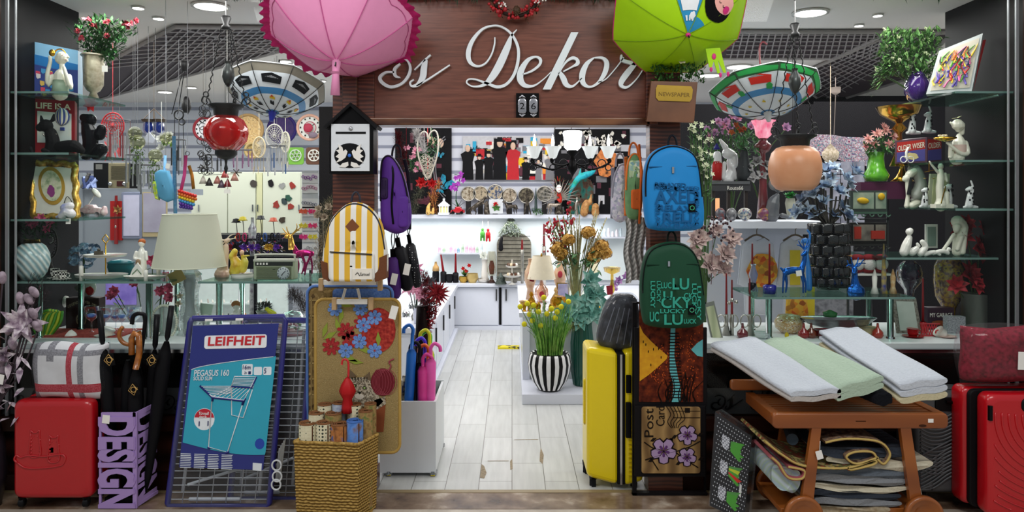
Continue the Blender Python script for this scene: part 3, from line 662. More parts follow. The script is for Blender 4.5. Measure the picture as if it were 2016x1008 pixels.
part('front_seam',MB().tube([(1272,330,-24),(1366,328,-24)],1.2,5),DB,r);part('zip_pull',MB().box(1317,330,1321,342,-29,-26),CHROME,r);tg=part('woven_label',MB().box(1349,401,1362,417,-29.5,-26),BLACK,r);part('label_mark',MB().ring(1355.5,409,-30,4,.8),mt('#4cb98a'),tg)
GB=mt('#17452f',r=.6,bump=.35,var=.08,sc=10);TG=mt('#35a08a',r=.6)
r,*_=backpack('backpack','dark green backpack with LUCKY lettering below the blue one',1323,645,3.92,[(1262,620),(1258,560),(1265,510),(1282,485),(1320,475),(1352,483),(1372,510),(1382,560),(1387,610),(1378,638),(1330,645),(1275,640)],GB,mt('#0d1a14',r=.5),depth=24)
print_text(r,[('LU',1318,566,30,32,0),('LUC',1296,564,16,20,0),('U',1300,584,20,18,0),('CKY',1296,602,30,60,0),('LUCKY',1294,612,11,50,0),('LU',1302,634,28,36,0),('UC',1274,628,26,18,0),('LUCKY',1276,550,12,52,90),('LUCKY',1356,555,12,60,90),('CK',1340,584,15,18,0),('LUCK',1340,632,12,24,0),('LUCKY',1288,550,10,42,90),('LUCKY',1366,560,10,66,90)],TG,-27.5)
part('front_seam',MB().tube([(1268,520,-24),(1370,518,-24)],1.2,5),mt('#0d3020'),r);part('zip_pull',MB().box(1309,512,1313,522,-29,-26),CHROME,r);tg=part('woven_label',MB().box(1349,597,1361,615,-29.5,-26),BLACK,r);part('label_mark',MB().ring(1355,606,-30,4,.8),mt('#4cb98a'),tg)
FL=mt(('#4f7a52','#8aa86e','#c9d3b8','#2f6a6a'),pat='voro',sc=28,r=.7)
r,*_=backpack('backpack','small green leaf-print backpack with orange mesh pocket at the right door edge',1250,430,4.2,[(1232,420),(1230,360),(1234,320),(1244,302),(1256,306),(1264,340),(1264,400),(1258,428),(1245,432)],mt(('#7aa06c','#5f8a5c'),sc=20,r=.7),mt('#e2722b',r=.5),depth=14)
part('mesh_pocket',MB().slab(rr(1240,372,1262,412,6),-18,-6,4),mt('#e0692a',r=.7,bump=.6,sc=200),r);part('leaf_panel',MB().slab(rr(1236,316,1262,352,6),-16,-6,4),mt(('#2e6a4a','#c8d8a8','#3d8a9a','#e6e2c8'),pat='voro',sc=60),r);part('orange_strap',MB().tube([(1257,285,-8),(1259,340,-18),(1256,440,-16)],2.5,6),mt('#e0692a'),r)
r,*_=backpack('backpack','grey-white cartoon print backpack behind the green leaf one',1218,437,4.3,[(1203,420),(1204,370),(1212,335),(1224,322),(1236,335),(1240,400),(1232,432),(1215,437)],mt(('#d8d8de','#8f95a8','#d5d2dc','#b8aecb','#e5e3e0'),pat='voro',sc=70,r=.7),mt('#8a8a96'),depth=14)
# ---------------------------------------------------------------- scarf and hanging folded umbrellas
at(1248,556,4.24);q=MB().grid(lambda u,v:(1230+40*v+3*sin(u*9),425+130*u+4*cos(v*6),7*sin(v*22)),30,30)
one('knitted_scarf',q,mt(('#9a9894','#dedcd8'),pat='wave',sc=24,axis='DIAGONAL',r=.85,bump=.6),'grey and white ribbed knitted scarf hanging below the small backpacks','scarf')
def folded(name,label,x,y0,y1,w_,mat_,Y,tilt=0,group='folded umbrellas hanging inside the left door edge',band=None):
 at(x,y1,Y);r=root(name,label,'umbrella',group);n=7
 part('canopy',MB().lathe(x,[(w_*.3,y0+16),(w_*.48,y0+22),(w_*.5,(y0+y1)/2),(w_*.44,y1-8),(w_*.25,y1)],0,14,fl=.08,fn=n,tilt=tilt),mat_,r)
 h=y1-y0;t=radians(tilt);X=lambda y:x-(y-y1)*sin(t)
 part('grip',MB().tube([(X(y0),y0,0),(X(y0+18),y0+18,0)],w_*.2,8),BLACK,r);part('wrist_strap',MB().tube(cr_([(X(y0),y0,0),(X(y0)-3,y0-20,2),(X(y0)+1,y0-38,3),(X(y0)+4,y0-18,2),(X(y0)+1,y0,0)],4),1,5),BLACK,r)
 if band:part('price_tag',MB().box(x-6,(y0+y1)/2-2,x+6,(y0+y1)/2+20,-w_*.5-2,-w_*.5-1,a=12),PAPER,r)
 return r
folded('folded_umbrella','short purple folded umbrella hanging below the purple backpack',778,490,588,26,mt('#4b2672',r=.6,bump=.5,sc=30),4.12,-3,band=1)
folded('folded_umbrella','plain black folded umbrella with paper band beside the purple one',803,468,572,26,mt('#131318',r=.5),4.14,-12,band=1)
folded('folded_umbrella','black polka dot folded umbrella hanging rightmost of the three',822,462,566,20,mt(('#e8e8ea','#14141a','#14141a','#14141a','#14141a','#14141a'),pat='dots',sc=70,dist=.2,con=True),4.2,-10)
# ---------------------------------------------------------------- hanging tapestry mats
def mat_outline(x0,y0,x1,y1,r=16):return rr(x0,y0,x1,y1,r)
at(695,880,4.02);r=root('tapestry_mat','blue-edged brown brick-pattern tapestry mat hanging behind the kitten mat','mat','tapestry mats hanging on the left pillar')
part('field',MB().poly(mat_outline(606,564,772,872),0,3),mt(('#4c3a24','#8a7144','#75603a','#a88e5c'),pat='voro',sc=55,bump=1,r=.9),r);part('trim',MB().tube([(*p,0)for p in mat_outline(605,563,773,873)+[mat_outline(605,563,773,873)[0]]],3,6),mt('#5b7fc0',r=.8),r)
part('blue_panel',MB().poly(mat_outline(655,568,768,640,8),-1,0),mt(('#4a6fb5','#6f8fca'),sc=90,r=.9),r)
q=MB()
for i in range(3):q.box(612+i*14,585,613.5+i*14,865,-1,0)
for i in range(9):q.box(610,590+i*31,650,592+i*31,-1,0)
part('brick_weave',q,mt('#b59c66',r=.9),r)
at(703,892,3.97);r=root('tapestry_mat','beige tapestry mat with kitten, yarn ball and blue flowers','mat','tapestry mats hanging on the left pillar')
fd=part('field',MB().poly(mat_outline(622,590,786,890),0,4),mt(('#4f4226','#b39b68','#8a7548','#d4c08c'),sc=210,bump=1,r=.95),r);part('trim',MB().tube([(*p,1)for p in mat_outline(621,589,787,891)+[mat_outline(621,589,787,891)[0]]],3.2,6),mt('#b8964e',r=.8),r)
def motif(nm,polys,mat_,d=-1.2):
 q=MB()
 for p in polys:q.poly(p,d,0)
 part(nm,q,mat_,fd)
def petals(x,y,r_,n,w_=.4):return[[(x+r_*cos(a)*t+cos(a+pi/2)*r_*w_*k,y+r_*sin(a)*t+sin(a+pi/2)*r_*w_*k)for t,k in((.1,0),(.5,.7),(.9,.6),(1,0),(.9,-.6),(.5,-.7))]for a in[2*pi*i/n+.3 for i in range(n)]]
motif('red_pot',[circ(745,650,34,44,20)],mt(('#7a1e1c','#a2302a','#c04a3a'),sc=60,r=.9));motif('clay_pot',[[(716,800),(760,785),(755,850),(735,850)]],mt('#8a4a2c',r=.9))
q=[];
for x,y in((660,608),(710,607),(738,625),(708,672),(681,690),(738,690),(716,640)):q+=petals(x,y,15,7)
motif('blue_flower_pattern',q,mt(('#4d74b8','#7fa3dc'),sc=120,r=.9),-1.9)
q=[]
for x,y in((714,636),(652,682),(681,652),(690,668)):q+=petals(x,y,18,8,.3)
motif('red_flower_pattern',q,mt(('#8a1f22','#b5373a'),sc=120,r=.9),-1.6)
q=[]
for x,y in((680,600),(650,660),(665,640),(700,712),(722,690),(745,668),(640,650),(690,706),(672,622)):a=U(0,6);q.append([(x+16*cos(a),y+16*sin(a)),(x+5*cos(a+1.6),y+5*sin(a+1.6)),(x-16*cos(a),y-16*sin(a)),(x+5*cos(a-1.6),y+5*sin(a-1.6))])
motif('green_leaf_pattern',q,mt('#8a9a3a',r=.9),-1.4)
motif('kitten',[[(684,735),(692,745),(715,742),(735,752),(742,775),(755,790),(745,800),(715,800),(695,795),(686,765)],[(736,788),(758,780),(760,795),(742,806)]],mt(('#7d6f58','#cfc4ac','#3f3427','#b5a88c'),sc=120,r=.9),-1.6)
motif('kitten_ears',[[(686,746),(690,728),(702,740)],[(716,742),(728,732),(730,750)]],mt('#6b5a44'),-1.9)
motif('kitten_face',[circ(698,759,4,3.4,10),circ(718,763,4,3.4,10),[(704,770),(712,771),(708,776)]]+[[(692+i*6,743),(694+i*6,742),(697+i*5,751)]for i in range(6)],mt('#1c2018'),-2.4)
motif('kitten_eye',[circ(698,759,2.2,2,8),circ(718,763,2.2,2,8)],mt('#9ab86a'),-3)
motif('kitten_muzzle',[blob(708,780,9,6,10,.1)],mt('#ddd5c4'),-2.2)
motif('yarn_ball',[circ(754,752,24,27,18)],mt('#6b1c26',r=.9),-1.8)
q=MB()
for i in range(6):q.ring(754-10+i*4,752,-2,10+i*1.5,.5,25,n=16,k=4)
q.tube(cr_([(765,730,-2),(770,720,-2),(766,712,-2),(776,706,-2)],4),1.4,4);part('yarn_strand',q,mt('#a04652',r=.8),fd)
# hangers with clips
for x0,x1,y,lab in((634,742,556,'white clip hanger holding the blue-edged mat under the striped backpack'),(660,724,594,'white clip hanger holding the kitten mat')):
 at((x0+x1)/2,y+5,3.93);r=root('clip_hanger',lab,'hanger','clip hangers');part('bar',MB().box(x0,y-5,x1,y+5,-3,2),mt('#e4e2da',r=.4),r,bev=1)
 for x in(x0-6,x1+2):part('clip',MB().box(x,y-8,x+9,y+16,-6,6),mt('#b89a72',r=.6),r,bev=1)
 for a,b in((x0+14,x0+20),(x1-14,x1-20)):part('strap',MB().tube([(a,y-2,-2),(b,y-26,1)],3,6,fl=.4),mt('#e4e2da',r=.6),r)
q=at(776,625,3.93);one('price_label',MB().box(768,602,782,628,-2,-1,a=15),PAPER,'white price label on the corner of the kitten mat','label')
# ---------------------------------------------------------------- seagrass basket of rolled mats
WV=mt(('#6e5524','#a98645','#c4a25c'),sc=70,r=.85,bump=1)
at(664,1004,3.84,.0);b=MB()
P4=[(590,-36),(716,-50),(742,10),(614,46)]
def wv(u,v):
 t=u*4;i=int(t)%4;f_=t-int(t);a,c=P4[i],P4[(i+1)%4];x,d=a[0]+(c[0]-a[0])*f_,a[1]+(c[1]-a[1])*f_
 tap=1-.06*(1-v);cx,cd=664,4;row=int(v*26);o_=1+.022*sin(2*pi*u*44+pi*row)+.012*abs(sin(pi*v*26))
 return(cx+(x-cx)*o_*tap,1004-146*v,cd+(d-cd)*o_*tap)
b.grid(lambda u,v:wv(v,u),104,220);r=root('seagrass_basket','tall woven seagrass basket full of rolled mats by the left pillar','basket')
part('woven_body',b,mt(('#5c4418','#a98645','#c4a25c'),pat='wave',sc=21,axis='Z',dist=3,r=.85,bump=1),r);q=MB();q.tube([(wv(i/60,1))for i in range(61)],3.2,6);part('rim',q,WV,r);part('base',MB().poly([(595,1000),(716,1000),(735,1003),(612,1003)],-18,30),WV,r)
rolls=[(611,826,18,-14,'cream rolled mat with dark lattice dots at the basket front left',0),(643,824,16,-18,'cream rolled mat with dark dots and brown edge second at the basket front',0),(673,826,17,-20,'brown and orange rolled mat with blue flower at the basket front',1),(703,820,16,-20,'blue rolled mat with brown patch at the basket front right',2),
   (622,812,15,4,'cream rolled mat in the second row behind the lattice one',0),(656,812,16,2,'tan rolled mat in the middle of the basket',3),(720,806,14,-2,'brown green rolled mat standing at the basket right side',3),(634,800,14,22,'cream rolled mat at the back left of the basket',0),(663,797,14,22,'blue grey rolled mat at the back of the basket',4),(694,799,14,18,'beige rolled mat at the back behind the little red umbrella',0),(726,797,12,16,'brown edged rolled mat at the far right corner of the basket',3)]
RM=[mt(('#2c352c','#2c352c','#cfc7a8','#cfc7a8','#c8bf9e','#d2caae'),pat='dots',sc=55,dist=.15,r=.9,con=True),mt(('#5a3a22','#8e5a32','#b0713c','#3e5a8c'),sc=30,r=.9),mt(('#3e6ab0','#5c86c8','#7a5a35'),sc=22,r=.9),mt(('#6a5030','#9a7c4c','#5c6a34'),sc=40,r=.9),mt(('#b0b8c0','#8088a0'),sc=40,r=.9)]
for x,y,rd,d,lab,k_ in rolls:
 at(x,1000,3.84,.006);r=root('rolled_mat',lab,'mat','rolled mats in the seagrass basket');sp=lambda a:(rd*(.94-.0*a)*(.3+.64*a/18))
 pts=[(x+sp(a/2)*cos(a/2),d+sp(a/2)*sin(a/2))for a in range(2,37)];th=1.8
 q=MB().add([(px_,yy,dd)for yy in(y,996)for px_,dd in pts],[(i,i+1,len(pts)+i+1,len(pts)+i)for i in range(len(pts)-1)])
 q.lathe(x,[(rd,996),(rd,y+1),(rd-1.5,y),(rd-3,y+1),(rd-3,y+30)],d,20,cap=False)
 part('roll',q,RM[k_],r);e=MB().tube([(a,y,c)for a,c in pts],1.3,5).ring(x,y,d,rd-1,1.5,rd-1,24,5,flat=True);part('bound_edge',e,mt('#7a5030',r=.8)if k_!=2 else mt('#3e6ab0'),r)
 if d<-10:part('edge_seam',MB().tube([(x+rd*.62,y+2,d-rd*.75),(x+rd*.62,995,d-rd*.75)],1.3,5),mt('#7a5030',r=.8),r)
at(684,812,3.86);r=root('small_umbrella','tiny red folded umbrella standing on the rolled mats','umbrella')
part('canopy',MB().lathe(684,[(1,742),(5,746),(11,757),(15,770),(13,776),(8,786),(10,800),(11,812)],0,16,fl=.12,fn=6),mt('#b5161c',r=.5),r)
part('handle',MB().tube(cr_([(673,718,0),(675,709,0),(682,708,0),(686,716,0),(686,744,0)],4),2.2,6),mt('#c8262c',r=.3),r)
# ---------------------------------------------------------------- drying racks
PL=mt('#2b2a78',r=.3,var=.1);WW=mt('#d9dee2',r=.3)
def rack(lab,cs,ds,Y,nx,card=True):
 at((cs[2][0]+cs[3][0])/2,max(cs[2][1],cs[3][1])-1,Y,.0);f=bil(*cs,d=ds);r=root('drying_rack',lab,'drying rack','folded drying racks')
 q=MB();loop=[(.02,0),(.98,0),(1,.02),(1,.98),(.98,1),(.02,1),(0,.98),(0,.02),(.02,0)];q.tube([f(*p)for p in loop],6,8)
 q.tube([f(.05,.5,4),f(.0,.5,2)],5,6);part('frame',q,PL,r)
 q=MB()
 for i in range(1,nx):q.tube([f(i/nx,.02),f(i/nx,.98)],1,4)
 for i in range(1,27):q.tube([f(.0,i/27,1),f(1,i/27,1)],1,4)
 part('wires',q,WW,r);q=MB()
 for u in(.12,.88):q.tube([f(u,.06,8),f(u,.93,8)],3.4,6)
 q.tube([f(.2,.965,4),f(.7,.965,4)],3.6,6);q.tube([f(.15,.9,14),f(.88,.78,14)],3,6);part('folding_leg',q,WW,r)
 q=MB();q.grid(lambda u,v:f(u,v,-7+2*sin(u*5+v*9)),12,20);part('plastic_wrap',q,glass('#f2f4f8',.16,.12,.04,'#cfd6e0',wav=14),r)
 return r,f
rack('folded drying rack without a card standing behind the boxed one',[(470,634),(603,636),(586,985),(450,985)],(40,40,8,8),3.96,5)
r,f=rack('folded drying rack with a turquoise LEIFHEIT card leaning before the left window',[(361,638),(552,634),(531,1001),(331,1001)],(34,34,-4,-4),3.9,7)
f2=bil((372,650),(543,645),(521,927),(357,921),d=(20,20,-8,-8));cd=MB().hexa([f2(0,0,-2),f2(1,0,-2),f2(1,1,-2),f2(0,1,-2),f2(0,0),f2(1,0),f2(1,1),f2(0,1)])
cd=part('display_card',cd,mt('#27307c',r=.3,var=.03),r)
fp=lambda x,y:((x-75)/430-(y-120)*.0,0)
def fc(x,y): # crop pixels of the card to face coordinates
 X,Y_=340+x/2.47,600+y/2.47;v=(Y_-648)/276;xl=372-15*v;xr=543-22*v;return((X-xl)/(xr-xl),v)
q=MB();arc_t=[fc(x,335-62*((x-80)/420)**.6)for x in range(82,497,20)];arc_b=[fc(x,680+52*sin((x-45)/420*pi*.62))for x in range(455,44,-20)]
q.onface(f2,arc_t+[fc(494,272)]+[fc(458,715)]+arc_b,-3);part('turquoise_field',q,mt('#2fa5bf',r=.3,var=.05),cd)
q=MB();q.onface(f2,[fc(*p)for p in rr(140,168,446,232,12)],-3.2);part('logo_box',q,mt('#f0f2f4',r=.3),cd)
q=MB();u0,v0=fc(158,216);q.text('LEIFHEIT',0,0,.088,0,.4,w=.66,bold=.02,R3=lambda u,v:f2(u0+u,v0-v,-4));part('logo_lettering',q,mt('#c8202c',r=.3),cd)
q=MB()
for s_,x,y,h,w_ in(('PEGASUS 160',97,362,.06,.41),('SOLID SLIM',95,383,.038,.22),('16m',0,0,0,0)):
 if h:a_,b__=fc(x,y);q.text(s_,0,0,h,0,.4,w=w_,bold=.015,R3=lambda u,v:f2(a_+u,b__-v,-4))
q.tube([f2(*fc(x,335-62*((x-80)/420)**.6),-3.5)for x in range(82,497,20)],.8,4)
for i in range(4):
 for j in range(9):x=48+i*66;q.onface(f2,[fc(x,735+j*8),fc(x+U(45,58),735+j*8),fc(x+50,738+j*8),fc(x,738+j*8)],-3)
q.onface(f2,[fc(*p)for p in((398,768),(442,770),(440,803),(398,802))],-3)
part('card_print',q,mt('#dfe6ec',r=.3),cd)
q=MB()
for bx in((330,308,382,360),(388,322,428,360),(434,322,474,360)):q.onface(f2,[fc(*p)for p in rr(*bx,6)],-3.4)
part('feature_badge',q,mt('#e6edf2'),cd);q=MB()
for s_,x,y,h,w_ in(('16m',334,332,.042,.09),('2x',342,354,.025,.03),('5',438,352,.05,.025)):a_,b__=fc(x,y);q.text(s_,0,0,h,0,.4,w=w_,R3=lambda u,v:f2(a_+u,b__-v,-4.2))
q.onface(f2,[fc(*p)for p in((362,342),(374,342),(374,356),(362,356))],-4.2);part('badge_lettering',q,mt('#1f2c66'),cd)
q=MB();q.onface(f2,[fc(*p)for p in circ(155,570,50,52,26)],-3.2);part('round_badge',q,mt('#e8eef2'),cd)
q=MB();q.onface(f2,[fc(155+48*cos(radians(a)),570+50*sin(radians(a)))for a in range(190,351,10)],-3.8);part('badge_top',q,mt('#c02838'),cd)
q=MB()
for s_,x,y,h,w_ in(('Türmaß',128,548,.03,.12),('door fit',132,562,.022,.085)):a_,b__=fc(x,y);q.text(s_,0,0,h,0,.4,w=w_,R3=lambda u,v:f2(a_+u,b__-v,-4.6))
part('badge_top_lettering',q,mt('#ffffff'),cd)
q=MB();q.onface(f2,[fc(*p)for p in circ(428,680,23,25,20)],-3.2);part('blue_seal',q,mt('#2b4aa8'),cd)
q=MB();ln=lambda*p,w_=1.1:q.tube([f2(*fc(*a),-4)for a in p],w_,4)
ln((190,465),(182,700),(275,722),(345,478));ln((282,412),(288,548),(345,560),(385,428));ln((130,412),(190,462),(345,478),(400,368),(295,366),(282,412));
for i in range(7):t=i/7;ln((130+60*t,412+52*t),(282+8*t,412-4*t+40*t),w_=.6);ln((284+8*i/4,412-6*i),(390+i,420-7*i),w_=.6);ln((192+22*i,463+2*i),(284+i*15,412+i*2),w_=.6)
part('rack_picture',q,mt('#e8eef2'),cd);q=MB();ln((128,410),(190,466),(345,482),(352,470),w_=2);ln((280,414),(382,420),(402,368),w_=1.6);ln((345,480),(338,500),w_=2.4);ln((192,466),(192,484),w_=2.2);ln((178,702),(190,706),w_=2);ln((264,726),(282,720),w_=2)
for a in((132,580),(175,578)):ln(a,(a[0],a[1]+22),w_=1)
part('rack_picture_joints',q,mt('#2b2f80'),cd)
q=MB();
for x in(166,503):q.onface(f,[(u+(.32 if x>400 else 0),v)for u,v in((.17+0*x,.0),(.25,.0),(.25,.012),(.17,.012))],-9)
part('price_sticker',q,PAPER,r)
at(548,945,3.86,.11);q=MB()
for x,y in((546,900),(547,922),(545,938)):q.ring(x,y,-4,9,1.8,10,18,6)
for i in range(5):q.tube([(548+i*3,870-i*5,6),(541+i*2,935,6)],1.2,4)
o_=one('plastic_hook_rings',q,WW,'white plastic rings and hooks hanging between the two drying racks','hook')
# ================================================================ goods on the floor, left
def caster(mb,x,y,d,r,m=0,w_=3):
 mb.tube([(x-w_,y,d),(x+w_,y,d)],r,16,m);return mb
def suitcase(name,label,px,py,Y,x0,y0,x1,y1,dep,body,emb=None,d0=None,r=12,z=None,wheels=True,zipd=.5,group=None):
 at(px,py,Y,z);rt=root(name,label,'suitcase',group);d0=-dep/2 if d0 is None else d0;d1=d0+dep;mid=d0+dep*zipd
 part('front_shell',MB().slab(rr(x0,y0,x1,y1,r),d0,mid-1.5,r*.8,K=5),body,rt);part('back_shell',MB().slab(rr(x0,y0,x1,y1,r),mid+1.5,d1,r*.8,K=5),body,rt)
 part('zip_band',MB().slab(rr(x0+1.5,y0+1.5,x1-1.5,y1-1.5,r),mid-2.5,mid+2.5,1),BLACK,rt)
 if wheels:
  for xx in(x0+14,x1-14):
   for dd in(d0+9,d1-9):
    part('caster',MB().lathe(xx,[(7,y1-2),(5,y1+6)],dd,10).tube([(xx-4,y1+9,dd),(xx+4,y1+9,dd)],8,16),mt('#17181a',r=.4),rt)
 return rt,d0,d1
RS=mt('#b3101a',r=.28,var=.04,coat=.3)
r,d0,d1=suitcase('suitcase','glossy red cabin suitcase embossed with two cats at the far left',122,1004,3.92,47,793,199,983,70,RS,z=.004,r=14)
q=MB()
def loop_(P,rd=1.6):q.tube(cr_([(a,b,d0-.3)for a,b in P],4,True)+[(*P[0],d0-.3)],rd,5)
for cx,cy in((92,862),(128,872)):
 loop_([(cx-8,cy-4),(cx-9,cy-12),(cx-4,cy-8),(cx+3,cy-8),(cx+8,cy-12),(cx+8,cy-2),(cx+9,cy+12),(cx+10,cy+36),(cx-10,cy+38),(cx-10,cy+12)])
 for i in range(5):q.ell(cx-8,cy+4+i*7,d0,2.4,2.4,1.6,n=8,k=4);q.ell(cx+9,cy+6+i*7,d0,2.4,2.4,1.6,n=8,k=4)
 q.ell(cx-3,cy,d0,1.2,1.2,1);q.ell(cx+4,cy,d0,1.2,1.2,1)
loop_([(58,912),(52,906),(56,898),(64,902),(80,898),(110,900),(140,896),(150,902),(146,914),(138,918),(110,922),(74,922)],2)
part('cat_emboss',q,RS,r)
part('top_handle',MB().tube(cr_([(112,793,0),(116,786,0),(165,786,0),(170,793,0)],4),3,6),BLACK,r)
# pillow in plastic
RWM,GWM,WPM=mt(('#a81c2c','#c8606a'),sc=160,r=.8),mt(('#77757a','#a8a6aa'),sc=150,r=.8),mt('#e3e1e1',r=.8)
def plaid(u,v):
 if .53<u<.61 or .7<v<.84:return 0
 if u<.12 or .26<u<.36 and v<.3 or .68<u<.74 or .1<v<.2:return 1
 return 2
at(143,785,3.92);r=root('packed_blanket','white blanket with red and grey plaid in clear plastic on the red cabin suitcase','blanket')
part('blanket',MB().pillow(70,674,214,783,26,0,40,40,plaid,lump=2),[RWM,GWM,WPM],r)
part('plastic_bag',MB().pillow(65,670,219,786,30,0,26,26,lump=2.5),glass('#f6f8fa',.09,.1,.0,wav=22),r)
# umbrella stand with DESIGN letters
at(250,1003,3.93,.003);LV=mt('#a98cc8',r=.4,var=.03);r=root('umbrella_stand','lavender umbrella stand with cut-out DESIGN lettering on its sides','umbrella stand')
q=MB();q.text('DESIGN',214,826,94,-28,3,w=176,a=90,bold=.04);part('front_lettering',q,LV,r)
q=MB();q.text('DESIGN',0,0,94,0,2,w=172,bold=.04,R3=lambda u,v:(281+v*.22,826+u-v*.12,-27+v*.8));part('side_lettering',q,LV,r)
q=MB();q.box(211,818,282,828,-29,-25).box(211,996,282,1003,-29,-25).box(211,818,215,1003,-29,-25).box(276,818,284,1003,-29,-24)
q.hexa([(281,818,-28),(298,812,28),(298,820,28),(281,828,-28),(279,818,-28),(296,812,28),(296,820,28),(279,828,-28)]).hexa([(281,996,-28),(298,990,28),(298,996,28),(281,1003,-28),(279,996,-28),(296,990,28),(296,996,28),(279,1003,-28)]);part('frame',q,LV,r)
part('inner_box',MB().hexa([(217,832,-22),(276,832,-22),(276,1001,-22),(217,1001,-22),(222,832,26),(292,832,26),(292,1001,26),(222,1001,26)])if 0 else MB().box(218,985,278,1001,-22,24),BLACK,r)
part('price_tag',MB().box(219,822,233,838,-32,-31,a=6),PAPER,r)
def long_umb(x,ytop,tilt,hm,hk,Y,d,label,tag_=None,w_=13,y1=984,y0=None):
 at(x,y1,Y,.06);r=root('long_umbrella',label,'umbrella','long umbrellas in the lavender stand');t=radians(tilt)
 y0=ytop+70 if y0 is None else y0;X=lambda y:x-(y-y1)*sin(t)
 q=MB();P=[(X(y),y,d)for y in(y0,y0+20,y0+60,y0+160,y1-30,y1)];q.tube(P,[w_*.35,w_*.8,w_,w_*.9,w_*.5,2],10);part('canopy',q,mt('#0f0f12',r=.6),r)
 xt=X(ytop)
 if hk=='straight':q=MB().tube([(X(y0),y0,d),(X(ytop+60),ytop+60,d),(xt,ytop,d)],[2,5.5,6],8)
 elif hk=='crook':q=MB().tube([(X(y0),y0,d)]+cr_([(X(y0-5),y0-5,d),(xt+9,ytop+14,d),(xt+1,ytop,d-2),(xt-12,ytop+4,d-4),(xt-15,ytop+20,d-5)],5),4.2,8)
 elif hk=='ring':q=MB().ring(xt,ytop+20,d,20,4.4,20,a0=-20,a1=230).tube([(xt+19,ytop+26,d),(xt+16,y0+6,d)],4.2,8)
 else:q=MB().tube([(X(y0),y0,d),(xt+6,ytop+40,d),(xt+5,ytop+6,d),(xt-4,ytop,d),(xt-9,ytop+10,d),(xt-9,ytop+42,d)],6,8)
 part('handle',q,hm,r)
 if tag_:
  g=part('hang_tag',MB().box(tag_[0]-9,tag_[1]-12,tag_[0]+9,tag_[1]+12,d-w_-4,d-w_-3,a=tag_[2]),BLACK,r);part('tag_print',MB().ring(tag_[0],tag_[1],d-w_-5,5,.8).ring(tag_[0]-1,tag_[1],d-w_-5,9,.7,11,n=4,a0=tag_[2]),mt('#c9a05a',r=.4),g)
WH=mt(('#7a4212','#b06a24'),sc=30,r=.3,coat=.3);BH=mt('#141417',r=.35)
long_umb(232,626,-5,BH,'straight',3.93,-8,'black long umbrella with tall straight handle at the left of the stand',(229,719,-12))
long_umb(240,656,2,WH,'ring',3.93,6,'black long umbrella with round wooden hook handle in the stand',None,w_=11)
long_umb(258,637,2,BH,'crook',3.94,14,'black long umbrella with black crook handle at the back of the stand',None,w_=11,y0=745)
long_umb(268,670,1,WH,'rod',3.93,-10,'black long umbrella with thick wooden handle in front of the stand',(277,776,-20))
long_umb(276,640,4,BH,'straight',3.94,20,'black long umbrella with short straight handle behind the wooden one',None,w_=10)
long_umb(288,618,8,BH,'straight',3.93,-2,'black long umbrella leaning right out of the stand',(309,721,20),w_=13)
# ---------------------------------------------------------------- lilies at the left edge
at(-18,1004,3.88,.0);r=root('artificial_lily_stems','tall purple-white artificial lilies and buds at the left edge','artificial flowers');st,fl_,bd,lf=MB(),MB(),MB(),MB()
PW=mt(('#5d4a5a','#8b7688','#c9bcc4','#e5dfe0'),sc=26,r=.6)
part('floor_vase',MB().lathe(-30,[(26,840),(34,880),(38,940),(28,1004),(0,1004)],0,20),mt('#26222a',r=.3),r)
for(x,y,k_)in((52,640,1),(14,700,0),(62,602,2),(30,690,2),(10,560,2),(70,630,2),(22,660,2),(8,725,2),(78,655,2),(45,600,2),(8,760,0),(10,740,2),(72,588,2)):
 st.tube(cr_([(-26+U(-4,8),860,U(-5,5)),(-8+x*.2,790,-5),(x*.7-6,(y+790)/2+10,-8),(x,y+4,-8)],5),1.6,5)
 if k_==1:fl_.flower(x,y,-12,44,7,(.3,-.2,-1),lay=2,op=.86,wd=.42)
 elif k_==0:fl_.flower(x,y,-12,26,6,(0,.3,-1),lay=2,op=.8,wd=.45)
 else:bd.ell(x,y-8,-8,7.5,13,7.5,a=U(-50,30),n=10)
for i in range(26):fl_.leaf((U(-30,50),U(640,840),U(-15,5)),(U(-1,1),U(-.5,1),U(-.6,.2)),U(24,46),12)
part('stem',st,mt('#3c3238',r=.7),r);part('petals',fl_,PW,r);part('bud',bd,mt(('#6f5f6a','#a898a4'),sc=30,r=.6),r);part('paper_tag',MB().box(8,738,22,757,-22,-21,a=10),PAPER,r)
# pampas plume behind
at(60,660,4.0);q=MB()
for i in range(900):a,b=U(0,1),U(-1,1);x,y=30+50*a+14*b,660-100*a+22*b;q.leaf((x,y,U(-8,8)),(U(.2,1),U(-1,.2),U(-.4,.4)),U(10,20),1.4,n=2)
q.tube([(-22,850,0),(30,700,0),(80,560,0)],1.2,5);one('pampas_grass',q,mt(('#2b2024','#4d3a40'),sc=60,r=.9),'dark brown pampas grass plume behind the lilies','dried grass')
